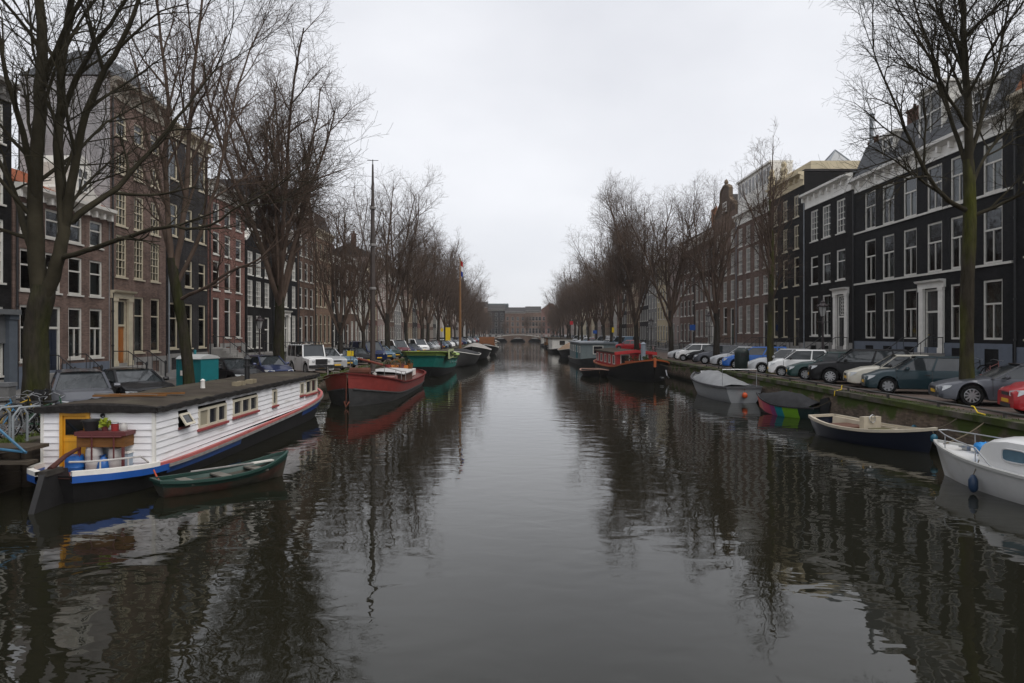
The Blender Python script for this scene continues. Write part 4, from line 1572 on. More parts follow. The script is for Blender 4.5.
# nearest on the motorboats' bank
Yp = 22.7
base = (px2w(967, 405, Yp).x, Yp, Q)
tm, tc_ = px_tree(24, Yp, base, [(967, 350), (968, 280), (970, 215), (968, 160)], [0.22, 0.20, 0.20, 0.20, 0.15],
                  [([(969, 175), (968, 110), (964, 50), (962, -20), (955, -100)], 0.14, 0.05),
                   ([(968, 212), (945, 198, -0.3), (927, 174, -0.7), (908, 137, -1.0), (893, 100, -1.2), (872, 50, -1.4)], 0.085, 0.02),
                   ([(969, 218), (992, 208, -0.2), (1025, 192, -0.5), (1060, 160, -0.8)], 0.075, 0.02),
                   ([(968, 170), (950, 120, 0.5), (938, 70, 0.9), (920, 20, 1.2), (905, -30, 1.4)], 0.08, 0.02),
                   ([(969, 160), (985, 105, 0.2), (1000, 50, 0.5), (1012, -10, 0.8)], 0.08, 0.025),
                   ([(968, 130), (945, 90, -0.8), (925, 50, -1.3), (900, 10, -1.7)], 0.06, 0.02),
                   ([(967, 100), (985, 60, -0.7), (1010, 20, -1.3), (1040, -20, -1.8)], 0.06, 0.02),
                   ([(966, 80), (945, 30, 0.3), (930, -20, 0.6)], 0.06, 0.02),
                   ([(969, 190), (990, 150, 1.2), (1020, 115, 2.0), (1050, 80, 2.6)], 0.06, 0.02)], prm(k=[8, 7, 6, 4], len=[2.1, 1.2, 0.7, 0.4], Lref=[6, 2.0, 1.2, 0.7], up=[0.05, 0.03, 0.02, 0.02, 0.01], wob=[0.09, 0.10, 0.11, 0.10, 0.1], rmin=0.006))
place_tree(tm, tc_.mesh("crown", TWIG2), "green stained elm trunk standing between dark blue green hatchback and grey coupe", base, bark=BARKG)
# second on that bank: narrow tree
Yp = 40.5
tm, tc_ = vase_tree(27, 14.2, 4.6, 9, 0.62, 0.20, prm(k=[5, 5, 5, 4], len=[1.6, 1.1, 0.7, 0.45], Lref=[6, 1.6, 1.1, 0.7], up=[0.10, 0.10, 0.08, 0.05, 0.03], rmin=0.008), leader=True)
place_tree(tm, tc_.mesh("crown", TWIG), "slender elm with a narrow upright crown and mossy trunk by the silver hatchback", (px2w(770, 380, Yp).x, Yp, Q), 1.0, BARKG)
Yp = 51.2
tm, tc_ = vase_tree(28, 12.2, 3.9, 8, 1.1, 0.24, prm(k=[8, 6, 5, 5], len=[2.2, 1.3, 0.8, 0.45], rmin=0.007))
place_tree(tm, tc_.mesh("crown", TWIG), "short round twiggy elm between the black and grey cars", (px2w(717, 370, Yp).x, Yp, Q), 0.3, BARK2)
Yp = 66.5
tm66, t66 = vase_tree(29, 15.2, 4.6, 9, 1.5, 0.25, prm(k=[8, 6, 5, 4], rmin=0.008))
place_tree(tm66, t66.mesh("crown", TWIG), "elm with low spreading arms standing behind the red barge's quay", (px2w(671, 362, Yp).x, Yp, Q), 2.0, BARK2)
Yp = 84.0
tm84, t84 = vase_tree(30, 19.0, 4.5, 10, 1.05, 0.30, prm(k=[8, 6, 5, 4], rmin=0.009))
place_tree(tm84, t84.mesh("crown", TWIG), "tallest elm of that row, directly behind the red barge", (px2w(637, 355, Yp).x, Yp, Q), 0.9, BARK2)

# the remaining rows use a handful of grown crowns, turned and scaled
VAR = []
for k, (sd_, H_, th_, nl_, sp_, r_) in enumerate([(41, 17.5, 4.8, 8, 1.3, 0.28), (42, 15.5, 4.4, 8, 1.45, 0.25), (43, 18.0, 5.2, 9, 1.2, 0.30), (44, 16.5, 4.2, 7, 1.4, 0.27)]):
    a, b = vase_tree(sd_, H_, th_, nl_, sp_, r_, prm(k=[7, 5, 4, 3], rmin=0.0085, rad=[0.065, 0.03, 0.018, 0.014], s=[6, 4, 3, 3, 3], n=[7, 5, 4, 3, 2]))
    VAR.append((a.mesh("trunk", BARK2, 60), b.mesh("crown", TWIG)))
LT = [(55.0, "elm standing between the silver off roaders and the barge mast"), (64.5, "elm just behind the red barge's tall mast"), (75.5, "broad elm with a rounded crown past the barge mast"), (88.0, "elm behind the green barge's near end"), (101.0, "elm above the green barge's sign")]
yy = 111.0
while yy < YB - 14:
    LT.append((yy, "distant elm in the merging row on the white houseboat's bank"))
    yy += 12.0 + RND.uniform(-1.5, 1.5)
RT = [(99.0, "elm between the red barge and the grey houseboat"), (110.0, "elm beside the yellow sign on the barge quay")]
yy = 119.0
while yy < YB - 14:
    RT.append((yy, "distant elm in the merging row on the red barge's bank"))
    yy += 12.0 + RND.uniform(-1.5, 1.5)
for side, lst in ((-1, LT), (1, RT)):
    for i, (yv, lab) in enumerate(lst):
        tr_, cr_ = VAR[(i * 3 + (1 if side > 0 else 0) + (2 if yv == 75.5 else 0)) % 4]
        grp = "bare elms along the quays" if not lab.startswith("distant") else ("distant elms on the houseboat bank" if side < 0 else "distant elms on the barge bank")
        T = place_tree(tr_, cr_, lab, ((XT_L if side < 0 else XT_R) + RND.uniform(-0.3, 0.3), yv, QL if side < 0 else Q), RND.uniform(0, 6.28), group=grp)
        sc_ = RND.uniform(0.9, 1.1) * (1.08 if yv < 80 and yv > 70 else 1.0) * (0.72 if yv > 240 else 0.74 if side < 0 and yv < 70 else 1)
        T.scale = (sc_, sc_, sc_ * RND.uniform(0.95, 1.08))
# trees on the cross street
for i, x in enumerate((-14.0, -6.0, 5.0, 12.5, 19.0)):
    tr_, cr_ = VAR[i % 4]
    T = place_tree(tr_, cr_, "small distant elm before the houses beyond the bridge", (x, YB + 12 + i, Q), i * 1.3, group="elms beyond the far bridge")
    T.scale = (0.7, 0.7, 0.55 + 0.07 * (i % 3))

# the three dark church spires over the far roofs
def spire(label, x, y, wd, hb, ht):
    t = thing("church_spire", label, "church spire", (x, y, Q), 0, "church spires over the far roofs")
    SM = M("dark_spire_brick", (0.085, 0.06, 0.05), var=0.2)
    m = MB()
    m.box(-wd / 2, wd / 2, -wd / 2, wd / 2, 0, hb)
    for sx_ in (-1, 1):
        for sy_ in (-1, 1):
            m.lathe([(0.5, hb - 3), (0.5, hb + 1), (0.0, hb + 4.5)], 6, (sx_ * wd / 2, sy_ * wd / 2, 0), cap=False)
    m.build("tower", SM, t)
    m = MB()
    m.lathe([(wd * 0.58, hb), (wd * 0.3, hb + (ht - hb) * 0.5), (0.08, ht), (0.0, ht + 0.3)], 8, cap=False)
    m.build("spire_roof", SLATE, t)
    m = MB()
    m.lathe([(0.0, ht), (0.35, ht + 0.4), (0.0, ht + 0.8)], 8, cap=False)
    m.tube([(0, 0, ht + 0.6), (0, 0, ht + 2.4)], 0.08, 5)
    m.tube([(-0.6, 0, ht + 1.8), (0.6, 0, ht + 1.8)], 0.08, 5)
    m.build("finial", IRON, t)
for lab, px, py, Y in (("shortest and outermost of the three dark spires, rising over the elms", 438.5, 272, 394.0), ("twin church spire whose tip is highest, by the brown mast", 453.8, 257, 392.0), ("twin church spire just past the brown mast's flag", 462.8, 271, 400.0)):
    p = px2w(px, py, Y)
    spire(lab, p.x, Y, 5.4, (p.z - Q) * 0.62, p.z - Q - 2.6)
# ------------------------------------------------------------------ cars
CARGLASS = M("car_glass", (0.03, 0.035, 0.038), rough=0.04, var=0.3, spec=0.8)
TRIM = M("car_black_trim", (0.014, 0.014, 0.015), rough=0.5, var=0.1)
LAMPG = M("headlamp_glass", (0.55, 0.57, 0.58), rough=0.08, var=0.2, scale=12, spec=0.8)
TAIL = M("tail_lamp_red", (0.28, 0.012, 0.012), rough=0.15, var=0.1)
ALLOY = M("alloy_wheel", (0.45, 0.46, 0.47), rough=0.3, metal=0.7, var=0.1)
HUB = M("plastic_hub_cap", (0.30, 0.31, 0.32), rough=0.4, var=0.1)
PLATE = M("yellow_number_plate", (0.72, 0.42, 0.02), rough=0.4, var=0.05)
CHROME = M("chrome", (0.6, 0.6, 0.6), rough=0.12, metal=1.0, var=0.05)


def paint(name, col, metal=0.0):
    return M(name, col, rough=0.4, var=0.08, scale=1.5, coat=0.5, metal=metal * 0.4, spec=0.25)


CP = {'black': M("black_car_paint", (0.006, 0.006, 0.007), rough=0.45, var=0.05, coat=0.25, spec=0.15), 'grey': paint("graphite_car_paint", (0.085, 0.09, 0.105), 1), 'silver': paint("silver_car_paint", (0.46, 0.47, 0.48), 1), 'white': paint("white_car_paint", (0.78, 0.78, 0.77)),
      'cream': paint("cream_car_paint", (0.55, 0.52, 0.44)), 'teal': paint("dark_teal_car_paint", (0.012, 0.032, 0.040), 1), 'green': paint("dark_green_car_paint", (0.014, 0.045, 0.042), 1), 'blue': paint("bright_blue_car_paint", (0.02, 0.12, 0.44)),
      'navy': paint("navy_car_paint", (0.012, 0.022, 0.075), 1), 'red': paint("red_car_paint", (0.36, 0.012, 0.016)), 'wine': paint("wine_red_car_paint", (0.10, 0.014, 0.02)), 'lblue': paint("pale_blue_car_paint", (0.12, 0.20, 0.27), 1)}

# front at x=0, rear at x=-L. (L, W, H, belt, hood height at nose, cowl x, roof front x, roof rear x, tail x (glass meets belt), deck height, wheel radius, front axle, rear axle)
KIND = {
    'hatch': dict(L=4.0, W=1.70, H=1.46, belt=0.93, nose=0.68, cowl=1.05, rf=1.85, rr=3.35, tail=3.92, deck=0.95, wr=0.31, fa=0.80, ra=3.28),
    'city': dict(L=3.42, W=1.62, H=1.47, belt=0.95, nose=0.74, cowl=0.72, rf=1.45, rr=2.85, tail=3.36, deck=0.98, wr=0.28, fa=0.66, ra=2.95),
    'estate': dict(L=4.5, W=1.75, H=1.48, belt=0.95, nose=0.68, cowl=1.15, rf=1.95, rr=4.0, tail=4.42, deck=0.97, wr=0.31, fa=0.87, ra=3.55),
    'suv': dict(L=4.65, W=1.84, H=1.62, belt=1.05, nose=0.83, cowl=1.15, rf=1.9, rr=4.05, tail=4.56, deck=1.08, wr=0.36, fa=0.90, ra=3.68),
    'coupe': dict(L=4.75, W=1.86, H=1.37, belt=0.90, nose=0.63, cowl=1.45, rf=2.35, rr=3.2, tail=4.35, deck=0.97, wr=0.345, fa=0.92, ra=3.75),
    'sedan': dict(L=4.5, W=1.74, H=1.43, belt=0.92, nose=0.66, cowl=1.2, rf=1.95, rr=3.1, tail=3.75, deck=0.98, wr=0.31, fa=0.86, ra=3.5),
    'van': dict(L=4.9, W=1.92, H=1.98, belt=1.12, nose=0.86, cowl=0.75, rf=1.55, rr=4.6, tail=4.85, deck=1.12, wr=0.34, fa=0.92, ra=3.9),
    'jeep': dict(L=4.1, W=1.79, H=1.98, belt=1.16, nose=1.06, cowl=1.18, rf=1.42, rr=3.98, tail=4.05, deck=1.16, wr=0.40, fa=0.62, ra=3.0),
}
CARM = {}


def lerp(a, b, t):
    return a + (b - a) * t


def prof(xs, pts):
    for (xa, za), (xb, zb) in zip(pts, pts[1:]):
        if xs <= xb:
            t = (xs - xa) / (xb - xa) if xb > xa else 0
            return lerp(za, zb, max(0, min(1, t)))
    return pts[-1][1]


def car_parts(kind):
    """list of (name, mesh builder, material key, smooth, children, location)"""
    if kind in CARM:
        return CARM[kind]
    k = KIND[kind]
    L_, W_, H_ = k['L'], k['W'], k['H']
    hw = W_ / 2
    boxy = kind in ('jeep', 'van')
    hood = [(0.0, k['nose'] - 0.06), (0.06, k['nose']), (0.35, k['nose'] + 0.1), (k['cowl'] * 0.6, lerp(k['nose'] + 0.1, k['belt'], 0.7)), (k['cowl'], k['belt']), (k['tail'], k['deck']), (L_ - 0.06, k['deck'] - 0.05 if k['tail'] < L_ - 0.4 else k['belt'] - 0.02), (L_, k['belt'] - 0.18)]
    if kind == 'jeep':
        hood = [(0, 1.0), (0.05, 1.06), (1.18, 1.16), (4.05, 1.16), (4.1, 1.1)]
    xs = [0, 0.02, 0.06, 0.14, 0.24]
    x = 0.34
    while x < L_ - 0.3:
        xs.append(x)
        x += 0.065
    xs += [L_ - 0.24, L_ - 0.14, L_ - 0.06, L_ - 0.02, L_]
    rows = []
    ar = k['wr'] * 1.17
    for x in xs:
        zt = prof(x, hood)
        e = min(x, L_ - x)
        pl = 1 - (0.0 if kind == 'jeep' else 0.16) * max(0, 1 - e / (0.5 if x < 1 else 0.35)) ** 2.2     # plan rounding
        zb = 0.2 + 0.06 * max(0, 1 - e / 0.2)
        arch = 0
        for ax in (k['fa'], k['ra']):
            d = abs(x - ax)
            if d < ar:
                arch = max(arch, k['wr'] + sqrt(ar * ar - d * d))
        zs = max(zb, arch)
        wmid = hw * pl
        sh = min(zt - 0.03, max(zs + 0.06, zt - 0.17))
        zm = max(zs + 0.03, min(0.55, sh - 0.05))
        half = [(0, zb if arch == 0 else max(zb, 0.2)), (wmid * 0.62, zb), (wmid * 0.64, zs), (wmid * 0.965, zs), (wmid * (0.995 if arch == 0 else 1.012), zs + 0.03), (wmid, zm), (wmid * 0.985, sh), (wmid * 0.95, lerp(sh, zt, 0.7)), (wmid * 0.86, zt), (wmid * 0.4, zt + 0.025), (0, zt + 0.03)]
        rows.append([(-x, y, z) for y, z in half] + [(-x, -y, z) for y, z in reversed(half[1:-1])])
    body = MB()
    body.grid(rows, close=True)
    n = len(rows[0])
    body.f.append(list(range(n)))
    body.mi.append(0)
    body.f.append([(len(rows) - 1) * n + i for i in range(n)][::-1])
    body.mi.append(0)
    # greenhouse: glass shell, with roof and pillars standing a little proud of it
    bl = k['belt'] + 0.0
    wb, wtop = hw * 0.93, hw * (0.74 if not boxy else 0.86)

    def gh(off, x0b, x0t, x1t, x1b, z0, z1, xs_=None):
        r = []
        for t in [0, 0.12, 0.3, 0.5, 0.7, 0.85, 1.0]:
            xb_, xt_ = lerp(x0b, x1b, t), lerp(x0t, x1t, t)
            crown = 0.045 * sin(pi * min(1, max(0, t * 1.0)))
            r.append([(-xb_, wb + off, z0), (-lerp(xb_, xt_, 0.5), lerp(wb, wtop, 0.45) + off, lerp(z0, z1, 0.5)), (-xt_, wtop + off, z1 - 0.04), (-xt_, wtop * 0.82, z1 + off), (-xt_, 0, z1 + 0.02 + off), (-xt_, -wtop * 0.82, z1 + off), (-xt_, -wtop - off, z1 - 0.04), (-lerp(xb_, xt_, 0.5), -lerp(wb, wtop, 0.45) - off, lerp(z0, z1, 0.5)), (-xb_, -wb - off, z0)])
        return r
    cb, rf, rr, tl = k['cowl'] + 0.02, k['rf'], k['rr'], k['tail'] - 0.02
    glass = MB()
    R_ = gh(-0.012, cb + 0.02, rf + 0.02, rr - 0.02, tl - 0.02, bl - 0.02, H_ - 0.02)
    glass.grid(R_)
    glass.f.append(list(range(9)))
    glass.mi.append(0)
    glass.f.append([6 * 9 + i for i in range(9)][::-1])
    glass.mi.append(0)
    roof = MB()
    RR = gh(0.0, cb, rf - 0.03, rr + 0.05, tl, bl, H_)
    roof.grid([r[2:7] for r in RR])
    roof.grid([[(a[0], a[1], a[2] - 0.05) for a in r[2:7]] for r in RR])

    def side_pt(t, v, s):
        """t along the greenhouse, v up its side"""
        xb_, xt_ = lerp(cb, tl, t), lerp(rf - 0.03, rr + 0.05, t)
        y = (lerp(wb, lerp(wb, wtop, 0.45), v * 2) if v < 0.5 else lerp(lerp(wb, wtop, 0.45), wtop, v * 2 - 1)) + 0.008
        return (-lerp(xb_, xt_, v), s * y, lerp(bl - 0.03, H_ - 0.03, v))
    tot = tl - cb
    pill = [(0.0, 0.045), (0.44 if kind not in ('city', 'coupe') else 0.55, 0.032), (0.96, 0.07)]
    if kind in ('estate', 'suv', 'van', 'jeep'):
        pill.append((0.73, 0.025))
    if kind == 'van':
        pill += [(0.62, 0.34)]
    for s in (1, -1):
        for t, wd in pill:
            t0, t1 = max(0, t - wd * 0.5), min(1, t + wd * 0.5)
            rws = [[side_pt(t0, v, s), side_pt(t1, v, s)] for v in (0, 0.25, 0.5, 0.75, 1.0)]
            roof.grid(rws)
        rws = [[side_pt(q, 0.0, s), side_pt(q, 0.06, s)] for q in (0, 0.25, 0.5, 0.75, 1)]
        roof.grid(rws)
    # A pillars turn the corner onto the windscreen
    for e, (xb_, xt_) in ((0, (cb, rf - 0.03)), (1, (tl, rr + 0.05))):
        sx = 0.012 if e == 0 else -0.012
        for s in (1, -1):
            roof.grid([[(-lerp(xb_, xt_, v) + sx, s * (lerp(wb, wtop, v) + 0.005), lerp(bl, H_ - 0.02, v)), (-lerp(xb_, xt_, v) + sx, s * (lerp(wb, wtop, v) - 0.075), lerp(bl, H_ - 0.02, v))] for v in (0, 0.5, 1)])
    # lower trim, lights, plate, mirrors
    def nose_y(x):
        return hw * (1 - (0.0 if kind == 'jeep' else 0.16) * max(0, 1 - x / 0.5) ** 2.2)
    bump = MB()
    bump.box(-0.05, 0.014, -hw * 0.5, hw * 0.5, 0.25, 0.36)
    bump.box(-0.05, 0.016, -hw * 0.34, hw * 0.34, k['nose'] - 0.15, k['nose'] - 0.06)
    lampL = []
    for s in (1, -1):
        m = MB()
        if kind == 'jeep':
            m.lathe([(0.1, 0.0), (0.1, 0.04), (0.06, 0.055), (0.0, 0.06)], 12, (0, s * hw * 0.62, 0.9), 'x', cap=False)
            m.xf(Matrix.Translation((0.0, 0, 0)))
        else:
            zl = k['nose'] - 0.07
            m.grid([[(0.014, s * hw * 0.46, zl - 0.07), (0.006, s * hw * 0.46, zl + 0.06)], [(-0.01, s * hw * 0.68, zl - 0.10), (-0.05, s * hw * 0.68, zl + 0.085)], [(-0.09, s * hw * 0.895, zl - 0.08), (-0.14, s * hw * 0.88, zl + 0.10)], [(-0.30, s * (nose_y(0.3) + 0.012), zl + 0.04), (-0.36, s * (nose_y(0.36) - 0.0), zl + 0.11)]])
        lampL.append(m)
    tails = []
    for s in (1, -1):
        m = MB()
        zt = k['deck'] - 0.2
        m.grid([[(-L_ - 0.012, s * hw * 0.58, zt - 0.1), (-L_ - 0.012, s * hw * 0.58, zt + 0.08)], [(-L_ + 0.06, s * hw * 0.9, zt - 0.1), (-L_ + 0.06, s * hw * 0.9, zt + 0.08)], [(-L_ + 0.3, s * (hw * 0.965), zt - 0.06), (-L_ + 0.3, s * (hw * 0.965), zt + 0.08)]])
        tails.append(m)
    seams = []
    for xs_ in (cb + 0.02, lerp(cb, tl, pill[1][0]), lerp(cb, tl, 0.86)):
        m = MB()
        for s in (1, -1):
            zs_ = [0.34, 0.55, 0.7, prof(xs_, hood) - 0.18, prof(xs_, hood) - 0.05]
            ys_ = [hw * 1.0, hw, hw * 0.994, hw * 0.986, hw * 0.957]
            m.grid([[(-xs_ + dx_, s * (y_ + 0.004), z_) for dx_ in (-0.009, 0.009)] for y_, z_ in zip(ys_, zs_)])
        seams.append(m)
    hnd = MB()
    for s in (1, -1):
        hnd.box(-lerp(cb, tl, pill[1][0]) + 0.08, -lerp(cb, tl, pill[1][0]) + 0.25, s * hw * 0.985 - 0.03, s * hw * 0.985 + 0.03, bl - 0.19, bl - 0.155)
    pl = MB()
    pl.box(0.0, 0.026, -0.26, 0.26, 0.39, 0.49)
    mir = []
    for s in (1, -1):
        m = MB()
        b0 = len(m.v)
        m.lathe([(0.0, -0.11), (0.07, -0.09), (0.085, 0), (0.07, 0.09), (0.0, 0.11)], 8, (0, 0, 0), 'y', cap=False)
        m.xf(Matrix.Translation((-cb - 0.38, s * (hw + 0.12), bl + 0.07)))
        mir.append(m)
    ty = MB()
    r = k['wr']
    ty.lathe([(r * 0.66, -0.1), (r * 0.9, -0.1), (r, -0.06), (r, 0.06), (r * 0.9, 0.1), (r * 0.66, 0.1)], 24, axis='y', cap=False)
    rim = MB()
    q = r * 0.68
    rim.lathe([(q, -0.085), (q, 0.085), (q * 0.9, 0.092), (q * 0.88, 0.05)], 24, axis='y', cap=False)
    ns = 10 if kind in ('coupe', 'suv') else 7
    rim.lathe([(0.0, 0.082), (q * 0.2, 0.08), (q * 0.22, 0.03)], 12, axis='y', cap=False)
    for i in range(ns):
        a = 2 * pi * i / ns
        n0 = len(rim.v)
        wsp = q * (0.11 if ns == 10 else 0.2)
        rim.box(q * 0.15, q * 0.92, -wsp, wsp, 0.03, 0.075)
        rim.xf(Matrix.Rotation(a, 4, 'Y') @ Matrix(((1, 0, 0, 0), (0, 0, 1, 0), (0, 1, 0, 0), (0, 0, 0, 1))), n0)
    disc = MB()
    disc.lathe([(0.0, 0.01), (q * 0.9, 0.01)], 20, axis='y', cap=False)
    CARM[kind] = dict(body=body.mesh("body", CP['black'], 32), glass=glass.mesh("window_glass", CARGLASS, 30), roof=roof.mesh("roof", CP['black'], 40), bump=bump.mesh("grille", TRIM), lamps=[m.mesh("headlight", LAMPG, 30) for m in lampL],
                      tails=[m.mesh("tail_light", TAIL, 30) for m in tails], plate=pl.mesh("number_plate", PLATE), mir=[m.mesh("wing_mirror", TRIM, 40) for m in mir], tyre=ty.mesh("tyre", RUBBER, 40), rim=rim.mesh("rim", ALLOY, 30), disc=disc.mesh("brake_disc", TRIM), seams=[m.mesh("door_seam", TRIM) for m in seams], hnd=hnd.mesh("door_handle", TRIM))
    return CARM[kind]


BM = {}


def cmesh(me, mat):
    k = (me.name, mat.name)
    if k not in BM:
        c = me.copy()
        c.materials.clear()
        c.materials.append(mat)
        BM[k] = c
    return BM[k]


CARGRP = "cars parked along the quays"


def car(kind, color, label, x, y, head, detail=True, hub=None, roofcol=None):
    """nose at (x, y), heading angle head (0 = +x)"""
    p = car_parts(kind)
    k = KIND[kind]
    T = thing("parked_car", label, "car", (x, y, qz(x) + 0.004), head, CARGRP)
    link("body", cmesh(p['body'], CP[color]), T)
    link("window_glass", p['glass'], T)
    link("roof", cmesh(p['roof'], CP[roofcol or color]), T)
    hw = k['W'] / 2
    for ax in (k['fa'], k['ra']):
        for s in (1, -1):
            wl = link("wheel", p['tyre'], T, (-ax, s * (hw - 0.105), k['wr']), 0 if s > 0 else pi)
            link("rim", cmesh(p['rim'], hub) if hub else p['rim'], wl)
            link("brake_disc", p['disc'], wl)
    if detail:
        link("grille", p['bump'], T)
        if y < 60:
            for m in p['seams']:
                link("door_seam", m, T)
            link("door_handle", p['hnd'], T)
        for m in p['lamps']:
            link("headlight", m, T)
        for m in p['tails']:
            link("tail_light", m, T)
        link("number_plate", p['plate'], T)
        for m in p['mir']:
            link("wing_mirror", cmesh(m, CP[color]) if color not in ('white', 'cream') else m, T)
    return T


HR = pi - radians(20)          # noses to the water, turned a little away
XN = 14.15
RC = [(19.8, 'city', 'red', "bright red car nosing in at the quay, cut by the picture edge"), (23.3, 'coupe', 'grey', "low graphite grey coupe with many spoked alloy wheels beside the elm"),
      (27.9, 'hatch', 'teal', "dark blue green hatchback parked between cream sedan and elm trunk"), (30.55, 'sedan', 'cream', "cream sedan mostly hidden behind the dark blue green hatchback"),
      (33.1, 'suv', 'black', "shiny black estate with alloy wheels beside the cream sedan"), (35.7, 'sedan', 'green', "old dark green sedan with orange indicator between black estate and white hatchback"),
      (38.4, 'city', 'white', "small white three door car next to the old green sedan"), (41.6, 'hatch', 'silver', "silver hatchback beside the small white three door car"),
      (46.8, 'estate', 'blue', "bright blue estate behind the dark litter bin"), (50.0, 'sedan', 'silver', "grey silver sedan beside the bright blue estate"),
      (54.2, 'estate', 'grey', "graphite estate half hidden by the short twiggy elm"), (57.2, 'hatch', 'black', "black hatchback beyond the short twiggy elm"), (60.2, 'city', 'white', "white compact car past the black hatchback"), (63.4, 'sedan', 'silver', "silver sedan at the end of the close row opposite the red barge")]
for y, kd, c_, lab in RC:
    car(kd, c_, lab, XN + (0.5 if kd == 'sedan' and c_ == 'cream' else 0) + RND.uniform(-0.08, 0.08), y, HR + RND.uniform(-0.03, 0.03), hub=HUB if c_ in ('white', 'green', 'teal') and kd != 'suv' else None)
LC = [(21.0, 'estate', 'grey', 35, "dark grey estate with a wide pale windscreen beside the huge forked elm"), (25.0, 'coupe', 'black', 48, "small black car peeping over the houseboat roof, beside the dark grey estate"),
      (34.4, 'hatch', 'black', 55, "black hatchback right of the teal cabin"), (38.6, 'hatch', 'navy', 42, "navy blue hatchback between black hatchback and white off roader"),
      (46.5, 'jeep', 'white', 40, "white off roader with roof rack and yellow plate"), (50.6, 'suv', 'silver', 40, "silver off roader beside the white one with roof rack"), (54.3, 'hatch', 'lblue', 40, "pale blue car behind the red barge's bow"),
      (60.0, 'estate', 'black', 40, "black estate behind the barge mast"), (66.0, 'van', 'navy', 40, "dark blue van beyond the tall barge mast"), (71.0, 'hatch', 'lblue', 40, "light blue hatchback past the dark blue van"),
      (75.5, 'hatch', 'green', 40, "dark green hatchback behind the red barge's stern"), (81.0, 'van', 'wine', 40, "wine red van with white roof behind the green barge"), (86.5, 'sedan', 'navy', 40, "navy sedan behind the green barge")]
for y, kd, c_, hd, lab in LC:
    T = car(kd, c_, lab, XL - 0.75 + RND.uniform(-0.1, 0.1), y, radians(-90 + hd), roofcol='white' if c_ == 'wine' else None)
    if kd == 'jeep':
        m = MB()
        for yy in (-0.7, 0.7):
            m.tube([(-1.5, yy, 2.14), (-3.9, yy, 2.14)], 0.03, 5)
        for i in range(6):
            xx = -1.6 - i * 0.44
            m.tube([(xx, -0.7, 2.14), (xx, 0.7, 2.14)], 0.025, 5)
            for yy in (-0.7, 0.7):
                m.tube([(xx, yy, 1.97), (xx, yy, 2.14)], 0.02, 5)
        m.build("roof_rack", IRON, T)
        m = MB()
        m.box(0.0, 0.14, -0.9, 0.9, 0.42, 0.62)
        m.build("bumper", TRIM, T)
        m = MB()
        m.box(0.005, 0.05, -0.42, 0.42, 0.66, 1.02)
        m.build("grille_guard", IRON, T)
cols = ['grey', 'black', 'silver', 'white', 'navy', 'silver', 'grey', 'wine', 'black', 'lblue', 'silver', 'white', 'red']
kinds = ['hatch', 'estate', 'sedan', 'suv', 'city', 'hatch', 'van']
for side in (1, -1):
    y = 93.0 if side > 0 else 92.0
    i = 0
    while y < YB - 20:
        c_ = cols[(i * 5 + (2 if side > 0 else 6)) % len(cols)]
        kd = kinds[(i * 3 + (1 if side > 0 else 0)) % len(kinds)]
        nm = {'grey': 'graphite', 'lblue': 'pale blue', 'wine': 'wine red'}.get(c_, c_)
        kn_ = {'hatch': 'hatchback', 'city': 'small car', 'suv': 'tall estate'}.get(kd, kd)
        if RND.random() < 0.8:
            T = car(kd, c_, f"distant {nm} {kn_} in the row on the {BANK[side]}", XN + RND.uniform(-0.1, 0.2) if side > 0 else XL - 0.8, y, HR if side > 0 else radians(-52), detail=y < 130)
            T["group"] = f"distant {nm} {kn_} cars on the {BANK[side]}"
        y += 3.2 if y < 150 else 4.2
        i += 1

# ------------------------------------------------------------------ boats
def spl(st, t):
    """stations [(t, a, b, ...)] read at t with a smooth curve"""
    for i in range(len(st) - 1):
        if t <= st[i + 1][0] + 1e-9:
            break
    p1, p2 = st[i], st[i + 1]
    p0, p3 = st[max(i - 1, 0)], st[min(i + 2, len(st) - 1)]
    f = (t - p1[0]) / (p2[0] - p1[0])
    f = max(0, min(1, f))
    o = []
    for k in range(1, len(p1)):
        m1 = (p2[k] - p0[k]) / max(1e-6, p2[0] - p0[0]) * (p2[0] - p1[0])
        m2 = (p3[k] - p1[k]) / max(1e-6, p3[0] - p1[0]) * (p2[0] - p1[0])
        f2, f3 = f * f, f * f * f
        o.append((2 * f3 - 3 * f2 + 1) * p1[k] + (f3 - 2 * f2 + f) * m1 + (-2 * f3 + 3 * f2) * p2[k] + (f3 - f2) * m2)
    return o


